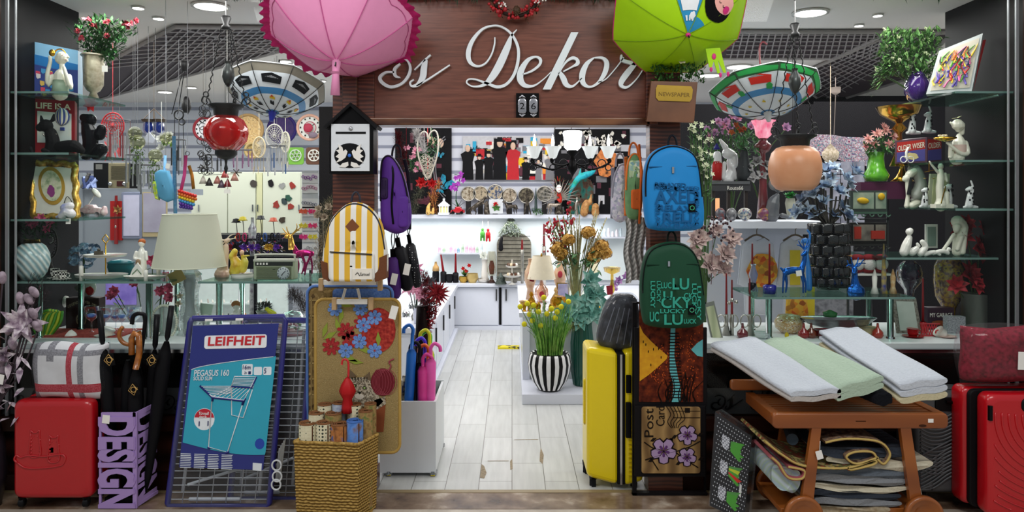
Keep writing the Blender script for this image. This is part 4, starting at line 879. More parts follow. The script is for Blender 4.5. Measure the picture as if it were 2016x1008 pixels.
# ---------------------------------------------------------------- white cart with children's umbrellas
at(805,930,4.3,.0);CWH=mt('#d6dade',r=.4,var=.02);r=root('display_cart','white display cart on casters holding the children umbrellas','cart')
part('front_panel',MB().box(748,782,858,922,0,5),CWH,r);q=MB();q.box(748,782,753,922,5,170).box(853,784,858,922,5,170).box(748,782,858,922,170,175);part('side_panels',q,CWH,r);part('bottom_shelf',MB().box(750,905,856,915,4,172),CWH,r)
q=MB()
for x,d in((765,8),(852,8),(765,165),(852,165)):part('caster',MB().lathe(x,[(9,920),(9,926),(3,928)],d,10).tube([(x-4,932,d),(x+4,932,d)],10,16),[CHROME],r)
def kid(x,yt,col,lab,d,tilt=0,w_=9,y1=900,yb=40,side=-1):
 at(x,y1,4.3,.09);r=root('kids_umbrella',lab,'umbrella','colourful umbrellas in the white cart');m=col if not isinstance(col,str)else mt(col,r=.35);X=lambda y:x-(y-y1)*sin(radians(tilt));yy=yt+yb
 part('canopy',MB().tube([(X(a),a,d)for a in(yy,yy+8,yy+60,y1-20,y1)],[w_*.6,w_,w_,w_*.8,3],10),m,r)
 xt=X(yt);s_=side*9;part('handle',MB().tube([(X(yy),yy,d)]+cr_([(X(yt+20),yt+20,d),(xt-s_*0,yt+8,d),(xt+s_*.8,yt,d),(xt+s_*1.9,yt+6,d),(xt+s_*2.1,yt+16,d)],5),3.6,8),m,r)
kid(796,636,'#1f6fd0','bright blue children umbrella with tall crook at the cart left',24,3,10,yb=48);kid(776,676,'#2f9a3a','green handled umbrella at the far left of the cart',46,-4)
kid(822,672,mt('#16131c',r=.4),'black umbrella in the middle of the cart',30,0,9);kid(830,694,'#e0409a','pink umbrella with frilly top beside the black one',22,0,11,yb=24,side=1);kid(842,673,'#e85ab0','pink crook-handled umbrella at the cart front right',24,1,11,yb=30,side=1)
kid(826,668,'#4a2ad0','blue violet handled umbrella behind the black one',56,1,8);kid(842,660,'#3fae3a','green umbrella at the back of the cart',86,-1,8);kid(845,655,'#d8d820','yellow crook umbrella at the back right of the cart',76,-2,8);kid(834,680,'#d8581c','orange handled umbrella in the middle of the cart',46,1,5)
# dark red plume and glittery sprays standing behind the cart
at(830,640,4.75,.0);r=root('red_plume_bunch','dark red feathery plumes and sprays standing in a tall dark vase','artificial flowers')
q=MB()
for i in range(1500):a=U(0,1);x,y=842-8*a+U(-10,10)*(1.1-a*.5),640-92*a;q.leaf((x,y,U(-8,8)),(U(-1,1),U(-1,.2),U(-.5,.5)),U(7,14),1.3,n=2)
part('plume',q,mt(('#4a0d14','#7d1a22'),sc=60,r=.9),r)['kind']='stuff';q=MB().flower(862,585,-4,26,16,(.1,-.3,-1),lay=4,op=.8,wd=.2)
for i in range(500):a=U(0,1);q.leaf((862-26*a+U(-9,9),585+90*a,U(-8,4)),rv(),U(5,9),5,n=2)
part('petals',q,mt(('#5a0c14','#8e1c26','#a82a34'),sc=40,r=.7),r);part('vase',MB().lathe(832,[(12,610),(14,660),(22,740),(18,820),(12,895),(0,895)],0,16),mt(('#1a1214','#241418'),r=.3),r)
r.location.z=CH+(HY-895)*4.75/F+.0;
for c in r.children:
 c.location.z=(895-640)*4.75/F*1
# bring the bunch's base to the floor by its own stand
at(830,895,4.75,0);part('stand',MB().box(818,893,846,886+0,-14,14),DARK,r);r.location.z=CUR.loc.z+.0
for c in r.children:
 if c.name.startswith('stand'):c.location=(0,0,0)
# ================================================================ yellow suitcase and its neighbours
YL=mt('#e8cf0c',r=.3,var=.02,coat=.2)
at(1198,932,4.28,.0);r=root('suitcase','large bright yellow suitcase with black zip standing in the doorway','suitcase','suitcases')
part('front_shell',MB().hexa([(1150,664,-50),(1208,672,-62),(1208,924,-62),(1150,912,-50),(1150,664,40),(1208,672,40),(1208,924,40),(1150,912,40)]),YL,r,bev=10)
part('zip_band',MB().box(1207,676,1222,922,-60,38),mt('#141416',r=.5),r,bev=2);part('zip_line',MB().box(1212,676,1216,922,-61.5,-60),CHROME,r)
part('back_shell',MB().hexa([(1221,672,-62),(1250,670,-60),(1256,916,-60),(1221,924,-62),(1221,672,40),(1254,670,40),(1256,916,40),(1221,924,40)]),YL,r,bev=7)
q=MB()
for i in range(14):q.box(1228,790+i*8.5,1252,793+i*8.5,-65,-60)
part('ribs',q,YL,r,bev=.8);part('side_handle',MB().box(1222,765,1232,832,-68,-60),BLACK,r,bev=2);part('combination_lock',MB().box(1223,714,1232,748,-65,-60),BLACK,r,bev=1)
q=MB()
for i in range(9):q.ring(1149,740+i*9+3*sin(i*2),-20,.5,2.2,8,n=12,k=4);q.ell(1149,744+i*8,-8+6*sin(i),1.6,3,3,n=6,k=4)
part('emboss',q,YL,r)
for x,d in((1164,-38),(1158,30),(1242,-40),(1236,32)):part('caster',MB().tube([(x-4,925,d),(x+4,925,d)],11,16).ring(x-4.5,925,d,.1,3,7,16,4).lathe(x,[(9,908),(8,918)],d,10),mt('#1b1c1f',r=.4),r)
# black quilt pack in plastic on it
at(1215,684,4.27);r=root('packed_quilt','dark grey folded quilt in clear plastic resting on the yellow suitcase','blanket')
Pq=[(1176,672),(1186,620),(1204,586),(1230,580),(1252,588),(1256,640),(1240,682),(1206,686)];Pq=[(p[0],p[1])for p in cr_([(a,b,0)for a,b in Pq],4,True)]
part('quilt',MB().slab(Pq,-24,30,14,bu=4),mt(('#14161a','#2a2d35','#454953'),sc=24,r=.8,bump=.8),r)
q=MB()
for t in(0,.25,.5,.75,1):q.tube([(1184+22*t+30*t,664+12*t,-30),(1206+12*t+26*t,600+4*t,-30)],.8,4)
part('seams',q,mt('#6b6f79',r=.6),r);Pw=[(1215+(x-1215)*1.06,634+(y-634)*1.05)for x,y in Pq];part('plastic_bag',MB().slab(Pw,-30,34,16,bu=4),glass('#f4f6f8',.15,.08,.03,wav=26),r)
# ---------------------------------------------------------------- picture rack on the right pillar
at(1320,800,4.0);MK=mt('#141214',r=.5)
r=root('picture_mat','dark framed mat with autumn tree, river and yellow field hanging under the green backpack','picture mat','picture mats on the right pillar')
part('frame',MB().box(1249,645,1392,800,0,6),MK,r,bev=1);fd=part('picture_field',MB().box(1258,560,1384,791,-1.4,0),mt(('#2a0f0a','#5a2213','#7a3418'),sc=30,r=.6),r)
motif('yellow_field',[[(1259,640),(1266,655),(1282,672),(1300,688),(1314,700),(1312,706),(1295,722),(1276,738),(1259,750)]],mt(('#d9a01c','#c98a18'),sc=40,r=.6),-2.4)
motif('river',[[(1320,645),(1329,645),(1327,700),(1334,740),(1340,765),(1338,791),(1322,791),(1326,760),(1318,730),(1318,700)],[(1383,668),(1372,675),(1360,688),(1372,700),(1383,702)]],mt('#5fb0b4',r=.5),-2.4)
q=MB()
for i in range(22):y=655+i*6;q.box(1316,y,1336+i*.4,y+1.8,-3,-2.4)
for s_ in range(14):x,y=U(1300,1380),791;q.tube(cr_([(x,y,-2.6),(x+U(-8,8),y-20,-2.6),(x+U(-16,16),y-U(35,60),-2.6)],3),[1.4,.5],4)
for i in range(9):q.ell(1266+i*5,668+8*(i%4)+U(0,30),-2.6,1,3,.5,n=6,k=4)
part('branch_print',q,mt('#120a08'),fd);q=MB()
for i in range(230):q.ell(*(lambda a:(1276+a*100,720+U(-70,65)*a**.4))(U(0,1)),-1.8,1.2,1.5,.5,n=5,k=3)
part('autumn_leaves',q,mt(('#a8341a','#c9581c','#8a2a14'),sc=90,r=.6),fd)['kind']='stuff'
at(1320,940,3.98);r=root('picture_mat','wood-look mat with purple flowers and Post Card writing below the tree mat','picture mat','picture mats on the right pillar')
part('frame',MB().box(1250,800,1390,940,3,9),MK,r,bev=1);fd=part('picture_field',MB().slab(rr(1263,801,1379,932,5),-1,3,1),mt(('#6e5332','#a58453','#8a6c42'),pat='wave',sc=2.2,dist=6,axis='X',r=.7),r)
q=MB();q.text('Post',1266,856,25,-1.2,.6,w=46,a=-90+180-180,bold=.0)if 0 else None
q.text('Post',1286,860,26,-1.2,.6,w=56,a=-90).text('Card',1308,838,24,-1.2,.6,w=38,a=-90)
for i in range(5):q.tube(cr_([(1312+i*7,800,-1.6),(1320+i*7,815+i*2,-1.6),(1314+i*6,830+i,-1.6),(1322+i*3,842,-1.6)],4),.7,4)
q.tube([(1325,822,-1.6),(1378,822,-1.6)],.6,4).tube([(1325,809,-1.6),(1378,809,-1.6)],.5,4)
for P in([(1268,870),(1290,884),(1320,890),(1355,880),(1378,868)],[(1330,890),(1350,905),(1374,920)],[(1280,900),(1296,925)],[(1352,850),(1334,862)],[(1270,905),(1300,895)]):q.tube(cr_([(a,b,-1.6)for a,b in P],3),1.1,4)
for x,y in((1276,908),(1280,868),(1322,862),(1374,905),(1330,914),(1372,858)):q.poly([(x,y),(x+5,y-6),(x+12,y-6),(x+6,y+1)],-1.8,-1)
q.box(1348,803,1358,812,-1.8,-1);part('writing',q,mt('#19120e'),fd)
def blossom(x,y,r_):
 q=MB();
 for P in petals(x,y,r_+1.5,5,.62):q.poly(P,-1.9,-1)
 for P in petals(x,y,r_,5,.5):q.poly(P,-2.4,-1.9,1)
 for P in petals(x,y,r_*.5,5,.3):q.poly(P,-2.9,-2.4,2)
 q.ell(x,y,-2.8,1.8,1.8,.6,m=0);part('blossom',q,[mt('#1a1016'),mt('#a58bb0',r=.6),mt('#59306a')],fd)
blossom(1306,887,25);blossom(1353,856,19);blossom(1352,899,18)
at(1250,940,4.03,.0);r=root('easel_post','slim black display stand behind the picture mats at the doorway','stand');q=MB();q.box(1245,560,1253,940,-3,5).box(1388,655,1392,940,6,10).box(1245,560,1392,564,6,10).box(1245,934,1392,940,-3,10);q.box(1245,938,1253,962,-3,5);q.box(1384,938,1391,962,-3,5)
part('frame',q,MK,r)
# ---------------------------------------------------------------- wooden trolley table
TW=mt(('#83441a','#96521f','#9f5a24'),pat='wave',sc=1.2,dist=4,axis='Z',r=.32,coat=.3)
at(1650,1005,3.72,.0);r=root('trolley_table','honey brown wooden trolley table with big wheels under the folded rugs','trolley')
part('front_rail',MB().slab(rr(1500,777,1831,806,9),-62,-48,3),TW,r);part('back_rail',MB().slab(rr(1466,752,1772,774,7),92,104,3),TW,r)
for a,b in((1500,1516),(1812,1829)):part('side_rail',MB().hexa([(a,779,-50),(b,779,-50),(b,800,-50),(a,800,-50),(a,779,100),(b,779,100),(b,800,100),(a,800,100)]),TW,r)
q=MB()
for i in range(9):q.box(1518,782,1812,786,-44+i*16,-32+i*16)
part('slatted_top',q,TW,r)
for a,b,c_,e,d in((1574,1592,1548,1572,-56),(1741,1761,1766,1790,-56),(1574,1592,1548,1572,86),(1741,1761,1766,1790,86)):part('leg',MB().hexa([(a,804,d-5),(b,804,d-5),(e,990,d-5),(c_,990,d-5),(a,804,d+7),(b,804,d+7),(e,990,d+7),(c_,990,d+7)]),TW,r,bev=1)
q=MB();q.box(1520,962,1790,972,-48,90);part('lower_shelf',q,TW,r,bev=1)
for x in(1556,1782):
 for d in(-66,92):
  w_=part('wheel',MB().add(*(lambda n,R_:([(x+R_*rf*cos(2*pi*j/n),1003-R_+R_*rf*sin(2*pi*j/n),dd)for rf,dd in((0,d-2),(.55,d-2),(.6,d-4),(.8,d-4),(.85,d-6),(1,d-4),(1,d+6),(0,d+6))for j in range(n)],[(i*n+j,i*n+(j+1)%n,(i+1)*n+(j+1)%n,(i+1)*n+j)for i in range(7)for j in range(n)]))(28,36)),TW,r);part('hub',MB().ell(x,967,d-5,4,4,2),CHROME,w_)
part('hang_tag',MB().box(1580,846,1592,862,-66,-65,a=-15).tube([(1587,846,-65),(1588,828,-64)],.5,4),PAPER,r);part('price_sticker',MB().box(1792,787,1802,794,-63,-62),PAPER,r);part('wood_knot',MB().poly(circ(1782,800,7,2.5),-62.8,-62),mt('#3d1d0a'),r)
def folded_rug(name,lab,quad,mat_,thick,Y=3.72,n=3,cat='rug',group='folded rugs on the trolley top',d=(110,110,-64,-64),hem=None,base=778):
 """soft folded rug lying back on the table: quad = back-left, back-right, front-right, front-left as seen"""
 at((quad[2][0]+quad[3][0])/2,base,Y);r=root(name,lab,cat,group);f=bil(*quad,d=d);sd=U(0,6)
 for k in range(n):
  h=thick/n;yy=-h*(n-1-k)
  q=MB();cr2=lambda u,v,sg:Vector(f(u,v))+Vector((2*sin(v*9+k+sd),yy+(0 if sg<0 else h*.86)*(1 if v>.0 else 0)+1.6*sin(u*8+sd+k)*sin(v*5+k)-2*sin(pi*u)*(v),0))
  def shell(u,v):
   # closed cross-section around the edge: v goes round the folded slab
   a=2*pi*v;e=Vector(f(.5+.5*cos(a),u));
   hh=h*.5*(abs(sin(a))**.35)*(1 if sin(a)>0 else-1);w2=1.5*sin(u*7+sd+k)+1.5*sin(cos(a)*5+sd)
   return(e.x,e.y-(-yy)-h*.45-hh*-1*-1+w2,e.z)
  q.grid(shell,16,30)
  q.v+=[];q.f.append([i for i in range(30)]);q.mi.append(0);q.sm.append(False);nb=16*31;q.f.append([nb+i for i in range(30)]);q.mi.append(0);q.sm.append(False)
  part('fold',q,mat_ if not isinstance(mat_,list)else mat_[k%len(mat_)],r)
 return r
FW=mt('#c3c9d2',r=.95,bump=1,var=.06,sc=90,sheen=.4);FG=mt('#a9bda8',r=.95,bump=1,var=.06,sc=90,sheen=.3);CRM=mt('#c9bf9d',r=.95,bump=1,sc=80)
folded_rug('folded_rug','thin white fluffy rug folded on the left of the trolley top',[(1428,716),(1526,702),(1628,768),(1532,776)],[FW,mt('#b9b3ae',r=.95,bump=1,sc=90)],22,n=2)
folded_rug('folded_rug','black fluffy rug under the pale green one on the trolley',[(1580,740),(1660,722),(1724,777),(1694,781)],mt('#15161b',r=.95,bump=1,sc=90),22,n=1,base=782)
folded_rug('folded_rug','pale green rug folded in the middle of the trolley top',[(1540,714),(1614,704),(1708,748),(1620,772)],FG,26,n=2,base=770)
folded_rug('folded_rug','cream-backed white fluffy rug folded on the right of the trolley top',[(1658,704),(1742,698),(1828,764),(1738,776)],[FW,FW,CRM],36,n=3)
def rug_layer(lab,x0,x1,y,h,mat_,amp=4,Y=3.72,d0=-50,d1=70,group='rugs stacked on the trolley lower shelf',end=None,ph=0):
 at((x0+x1)/2,y,Y);q=MB();xm=(x0+x1)/2
 def g(u,v):
  a=2*pi*v;x=xm+(x1-x0)/2*(abs(cos(a))**.6)*(1 if cos(a)>0 else-1);t=(x-x0)/(x1-x0)
  return(x,y-h/2-h/2*(abs(sin(a))**.7)*(1 if sin(a)>0 else-1)-amp*sin(t*5+ph)-amp*.4*sin(t*13+ph),d0+(d1-d0)*u+3*sin(t*9+ph))
 q.grid(g,8,56);q.f+=[list(range(56)),[8*57+i for i in range(56)]];q.mi+=[0,0];q.sm+=[False]*2
 return one('folded_rug',q,mat_,lab,'rug',group)
G1,G2,G3=mt('#5f6770',r=.95,bump=1,sc=90),mt('#83868a',r=.95,bump=1,sc=90),mt('#2f353f',r=.95,bump=1,sc=90);W1=mt('#c9c2ac',r=.95,bump=1,sc=80)
for a in(('grey blue rug at the very bottom of the trolley shelf stack',1590,1770,1003,14,G1,1,1),('tan striped rug second from the bottom of the lower stack',1574,1726,990,14,mt(('#8f7a5c','#b7ab92'),sc=40,r=.9),2,2),('light grey rug low in the lower shelf stack',1572,1750,976,14,G2,3,0),('navy fluffy rug in the middle of the lower stack',1574,1748,962,14,G3,4,.6),
   ('beige rug edge in the middle of the lower stack',1572,1760,948,12,W1,4,1.2),('mid grey rug above the beige one',1576,1762,934,16,G2,4,.4),('grey quilted rug under the cream one',1580,1776,920,16,G1,4,.2),('thick cream fluffy rug draping over the right of the stack',1606,1808,904,20,W1,6,.9),('slate blue quilted rug directly under the tapestry rolls',1588,1770,884,22,G3,3,2)):
 rug_layer(a[0],a[1],a[2],a[3],a[4],a[5],a[6],ph=a[7])
at(1800,985,3.72);one('hanging_rug_end',MB().tube(cr_([(1775,925,20),(1795,935,10),(1808,960,6),(1812,984,6)],5),6,8,fl=2.5),W1,'cream fluffy rug end hanging off the stack beside the right leg','rug')
def tap_roll(lab,pts,w_,mat_,Y=3.72,d0=-58,d1=80,th=6,gp='tapestry rugs folded over the lower shelf'):
 at(pts[0][0],max(p[1]for p in pts),Y);P=cr_([(a,b,0)for a,b in pts],6);r=root('tapestry_rug',lab,'rug',gp);q=MB().stroke([(p[0],p[1],th)for p in P],d0,d1,sm=False);part('cloth',q,mat_,r)
 part('bound_edge',MB().tube([(p[0],p[1],d0-.5)for p in P],2.2,5),mt('#c3a862',r=.7),r)
TR=mt(('#2e1e1a','#5c4034','#8a7058','#3b4450'),sc=30,r=.9);TR2=mt(('#6b5a34','#8c2f26','#3f5230','#b39a5c','#4a5a72'),sc=26,r=.9)
tap_roll('dark patterned tapestry rug folded over at the top right of the lower stack',[(1600,852),(1640,845),(1700,850),(1722,872),(1712,892),(1700,885),(1688,870),(1655,870),(1640,880),(1660,892),(1700,880)],0,TR)
tap_roll('multicoloured tapestry rug with floral border sloping to the left of the trolley',[(1484,848),(1520,876),(1560,896),(1640,900),(1690,885),(1692,893),(1650,903),(1642,898)],0,TR2)
tap_roll('rose pink tapestry rug roll hanging at the left of the lower shelf',[(1498,880),(1512,892),(1530,918),(1556,920),(1560,905),(1530,898)],0,mt('#a85a62',r=.9,bump=.5))
rug_layer('pale blue and green striped rug end hanging at the shelf left side',1502,1556,946,46,mt(('#9fb3bf','#a9bfa6','#b8c6cf'),pat='wave',sc=9,axis='DIAGONAL',r=.95,bump=.6),5,ph=1)
at(1560,862,3.74);one('rolled_rug',MB().tube([(1545,852,-40),(1575,862,60)],11,12),mt('#3b4650',r=.9),'blue grey rolled rug end behind the left trolley leg','rug')
# dotted cactus bag
at(1440,1004,3.78,.0);f=bil((1419,812),(1482,852),(1457,1008),(1397,985),d=(34,10,-20,0));r=root('cactus_canvas','black polka dot canvas with potted cactus print leaning against the base wall','canvas')
q=MB();o=[Vector(f(u,v))for u,v in((0,0),(1,0),(1,1),(0,1))];nrm=Vector((14,0,12));q.hexa([tuple(p)for p in o]+[tuple(p+nrm)for p in o]);bd=part('canvas_board',q,mt('#121015',r=.6),r)
q=MB()
for i in range(13):
 for j in range(21):q.onface(f,circ(.06+i*.074+(.037 if j%2 else 0),.04+j*.046,.012,.007,6),-1.4)
part('polka_dots',q,mt('#e3e3e6'),bd)['kind']='stuff'
q=MB()
for v0,m_ in((.24,0),(.52,1),(.80,0)):
 q.onface(f,[(.22,v0-.06),(.42,v0-.06),(.42,v0+.05),(.36,v0+.09),(.26,v0+.08),(.2,v0+.04)],-2,2)
 for k in range(5):a=-.9+.45*k;q.onface(f,[(.46,v0-.04+.02*k),(.8+.05*cos(k*2),v0-.1+.05*k),(.72,v0-.03+.04*k),(.46,v0+.03+.01*k)],-2.3-.1*k,[0,1,0,3,0][k]if m_ else 0)
part('cactus_print',q,[mt('#4f9a3c'),mt('#b9c93a'),mt(('#e6e6ea','#8a8a92'),pat='check',sc=120),mt('#c8342c')],bd);part('price_sticker',MB().onface(f,[(.8,.6),(.86,.61),(.86,.75),(.8,.74)],-2),PAPER,bd)
q=MB();o2=[Vector(f(u,v))for u,v in((-.02,-.01),(1.03,-.01),(1.03,1.0),(-.02,1.0))];q.hexa([tuple(p-Vector((1,0,2)))for p in o2]+[tuple(p+nrm*1.25)for p in o2]);part('plastic_wrap',q,glass('#f2f4f6',.15,.1,.02,wav=24),r)
# grey suitcase
GS=mt('#4b4d4f',r=.4,var=.05)
at(1842,1004,4.0,.004);r=root('suitcase','grey wave-ribbed hard suitcase behind the right end of the trolley','suitcase','suitcases')
part('front_shell',MB().slab(rr(1781,790,1905,980,12),-44,-4,10),GS,r);part('back_shell',MB().slab(rr(1781,790,1905,980,12),0,40,10),GS,r);part('zip_band',MB().slab(rr(1783,792,1903,978,12),-5,1,1),BLACK,r)
q=MB()
for i in range(17):
 y=826+i*7;q.tube(cr_([(1787,y-6,-44),(1806,y+3,-45),(1830,y+2,-45),(1860,y-12,-45),(1899,y-30,-44)]if y-30>800 else[(1787,y-6,-44),(1806,y+3,-45),(1835,y+2,-45)],4),2.3,5)
for i in range(14):
 y=905+i*7;
 if y>965:P=[(1787,968,-44),(1810,min(972,y-8),-45)]
 else:P=[(1787,min(972,y+22),-44),(1812,y+8,-45),(1845,y-14,-45),(1875,y-18,-45),(1899,y-8,-44)]
 q.tube(cr_(P,4),2.3,5)
q.tube([(1790,905,-47),(1815,892,-47),(1900,848,-47)],2,5)
part('wave_ribs',q,GS,r);part('handle_recess',MB().slab(rr(1815,796,1884,822,9),-47,-40,2),mt('#101112',r=.35),r);part('top_handle',MB().tube([(1834,804,-49),(1868,804,-49),(1872,810,-49)],3.5,6),BLACK,r)
for x in(1796,1892):
 for d in(-34,30):part('caster',MB().tube([(x-4,994,d),(x+4,994,d)],9,14).lathe(x,[(8,978),(6,986)],d,8),mt('#161719',r=.4),r)
# red suitcase right
R2=mt('#c00f1c',r=.28,var=.03,coat=.3)
at(1980,1004,3.8,.004);r=root('suitcase','large red suitcase with curved ribs at the right edge','suitcase','suitcases')
part('front_shell',MB().slab(rr(1908,757,2068,990,16),-56,-16,12),R2,r);part('back_shell',MB().slab(rr(1889,755,2060,985,14),-8,34,10),R2,r);part('zip_band',MB().slab(rr(1898,757,2062,986,14),-18,-6,2),mt('#151517',r=.5),r)
q=MB()
for i in range(16):R_=40+i*13;q.tube([(2040+R_*cos(radians(a)),800+R_*.92*sin(radians(a)),-56.5)for a in range(90,190,5)if 1920<2040+R_*cos(radians(a))<2055 and 775<800+R_*.92*sin(radians(a))<978],1.8,5)if 1 else None
part('curved_ribs',q,R2,r);part('handle_recess',MB().slab(rr(1972,764,2040,790,10),-59,-52,3),mt('#161718',r=.3),r);part('top_handle',MB().box(1980,765,2036,774,-62,-57),mt('#9a9ca0',r=.3,me=.6),r,bev=1);part('white_tag',MB().slab(rr(2010,770,2024,812,4),-66,-64,.5),PAPER,r)
part('combination_lock',MB().box(1911,778,1917,806,-58,-50),BLACK,r)
for x in(1945,2040):
 for d in(-40,20):part('caster',MB().tube([(x-5,995,d),(x+5,995,d)],10,14).lathe(x,[(9,984),(7,988)],d,8),mt('#161719',r=.4),r)
at(1960,752,3.8);r=root('packed_blanket','burgundy blanket in clear plastic on the right red suitcase','blanket')
BU=mt(('#5a0c1a','#84182c','#96203a'),sc=50,r=.95,bump=1)
part('blanket',MB().pillow(1892,643,2072,750,36,0,24,24,lump=2),BU,r);part('plastic_bag',MB().pillow(1886,638,2078,752,42,0,30,30,lump=3),glass('#f8f4f6',.1,.08,.02,wav=20),r)
part('care_card',MB().box(1974,684,2010,718,-45,-44,a=2),PAPER,r);part('price_card',MB().box(1987,653,2022,672,-46,-45,a=8),PAPER,r);part('card_print',MB().tube([(1990,708,-46.5),(1993,702,-46.5),(1991,694,-46.5)],1.5,4),BLACK,r)
# ================================================================ inside, seen through the doorway
CW=mt('#d3d7e2',r=.35,var=.02);LIT=mt('#e6f0f2',r=.4,var=.02)
area('shelf_strip_light',-.1,9.25,1.33,2.6,.08,9);area('shelf_strip_light',-.4,9.42,2.75,2.6,.08,6,(radians(-30),0,0))
atm(-1.1,9.28,0);r=root('base_cabinet','long low white cabinet with thin dark handles along the back wall','cabinet')
part('carcass',MB().box(-1.6,0,1.25,.53,-.17,.2),CW,r);part('worktop',MB().box(-1.62,.53,1.3,.57,-.23,.2),CW,r,bev=.004);part('plinth',MB().box(-1.6,0,1.25,.05,-.2,-.17),CW,r)
for x0,x1,hx in((.36,.93,.90),(.98,1.25,1.02),(-.3,.33,.3)):
 d=part('door',MB().box(x0,.06,x1,.52,-.19,-.17),CW,r);part('handle',MB().box(hx,.36,hx+.015,.5,-.215,-.19),IRON,d)
part('dark_gap',MB().box(.94,.06,.97,.52,-.176,-.17),BLACK,r)
atm(-.35,9.3,1.37);one('wall_shelf',MB().box(-1.0,0,1.9,.045,-.18,.2),CW,'long white shelf above the lit niche on the back wall','shelf')
wbox('wall_niche',-1.7,1.5,9.47,9.498,.57,1.37,LIT)
for x0,x1,y,lab in((862,955,497,'small white niche shelf with little jars at left'),(1150,1232,466,'small glass niche shelf at the right of the back wall')):
 at((x0+x1)/2,y,9.35);one('niche_shelf',MB().box(x0,y,x1,y+3,-8,18),CW,lab,'shelf','niche shelves')
atm(-1.3,7.5,0);r=root('side_counter','long white counter running along the left inside the door','counter');part('carcass',MB().box(-.5,.0,.6,.53,-1.5,1.5),CW,r);part('worktop',MB().box(-.5,.53,.64,.57,-1.53,1.5),CW,r);part('plinth',MB().box(-.5,0,.645,.04,-1.53,1.5),CW,r)
for i in range(4):d=part('door',MB().box(.6,.06,.61,.5,-1.45+i*.72,-.78+i*.72),CW,r);part('handle',MB().box(.61,.3,.625,.45,-.84+i*.72,-.825+i*.72),IRON,d)
atm(.75,7.2,0);r=root('display_island','white display island with glassy front and low plinth right of the aisle','counter')
part('carcass',MB().box(-.66,.08,1.2,.61,-.9,1.0),mt('#c3c8c8',r=.25,var=.02),r);part('worktop',MB().box(-.69,.61,1.25,.65,-.94,1.02),CW,r,bev=.003);part('plinth',MB().box(-.67,0,1.25,.08,-1.4,1.0),CW,r,bev=.003);part('end_post',MB().box(-.66,.08,-.6,.61,-.93,-.9),CW,r)
at(1000,681,8.0,.0);one('floor_sticker',MB().box(980,678,1022,681,-12,12),mt(('#e0d020','#e0d020','#3a3a10'),sc=22,con=True),'yellow printed sticker strip on the floor by the island','sticker')
# wall panels
PC=[mt(c,r=.5,var=.15)for c in('#111114','#e8c12a','#c8c8cc','#2fa8d0','#b8202a','#e89030','#f0ece0','#5a2a38','#78787c','#d8b8a0')]
def collage(lab,x0,y0,x1,y1,n,pal,Y=9.46,figs=(),extra=None):
 at((x0+x1)/2,y1,Y);r=root('wall_picture',lab,'picture','large pictures on the back wall');b=part('board',MB().box(x0,y0,x1,y1,0,3),PC[pal[0]],r);q=MB()
 for i in range(n):a,c_=U(x0+2,x1-10),U(y0+2,y1-8);w_,h=U(5,22),U(5,20);w_=min(w_,x1-a-1);h=min(h,y1-c_-1);q.box(a,c_,a+w_,c_+h,-.6-i*.012,0,R.choice(pal))
 for x,h,hat,cb in figs:
  yb=y1-1;q.poly([(x-h*.16,yb),(x-h*.14,yb-h*.5),(x-h*.2,yb-h*.72),(x-h*.07,yb-h*.8),(x+h*.07,yb-h*.8),(x+h*.2,yb-h*.72),(x+h*.14,yb-h*.5),(x+h*.16,yb)],-2.6,-2,cb);q.ell(x,yb-h*.88,-2.6,h*.07,h*.1,.6,n=10,m=9)
  if hat:q.poly([(x-h*.14,yb-h*.94),(x-h*.07,yb-h*.95),(x-h*.06,yb-h*1.02),(x+h*.06,yb-h*1.02),(x+h*.07,yb-h*.95),(x+h*.14,yb-h*.94),(x+h*.12,yb-h*.91),(x-h*.12,yb-h*.91)],-3.4,-2.8,0)
 if extra:extra(q)
 part('picture_print',q,PC,b);return r
def words_(q):
 for s_,x,y,w_,m_ in(('OCT',990,276,18,0),('ON',1000,286,16,0),('WE',958,300,14,1),('RACE',925,296,20,0)):q.text(s_,x,y,9,-2,.4,m_,w=w_)
collage('pop poster collage of figures in hats behind the chandelier',911,268,1090,355,150,[2,0,1,3,8,6,4,5,7,0,8,2],figs=((944,50,1,0),(984,82,1,0),(921,70,0,0),(1035,44,1,0),(962,56,1,0),(1010,75,0,4),(1060,40,0,8),(1082,52,1,8)),extra=words_)
collage('dark patterned poster at the right end of the back wall',1092,254,1240,424,90,[0,8,7,0,2,0,0],figs=(),extra=lambda q:(q.poly(blob(1140,402,26,42),-2.8,-2.2,3)if 0 else None,[q.poly(blob(U(1100,1230),U(260,290),4,4,7,.5),-2.4,-2,6)for i in range(40)]))
collage('dark picture of a kissing couple at the left end of the back wall',778,252,889,424,50,[0,0,0,7,0],extra=lambda q:(q.ell(850,277,-3,9,8,1,m=9),q.ell(867,282,-3,7,9,1,m=9),[q.ring(888,330,-3,30+i*4,1.2,60+i*5,n=16,a0=110,a1=250,m=8)for i in range(2)]))
at(1140,424,9.4);one('teal_picture',MB().slab(rr(1118,350,1168,424,18),-2,3,1.5),mt(('#0f3a38','#1c6a60','#5a3a2a','#0c2422'),sc=14),'dark teal rounded picture standing on the shelf behind the angel bust','picture')
at(1190,424,9.42);one('animal_picture',MB().poly(blob(1192,318,20,30),-2,1),mt(('#c05a2c','#e08a4a','#3a2018'),sc=16),'orange animal face picture at the right of the back wall','picture')
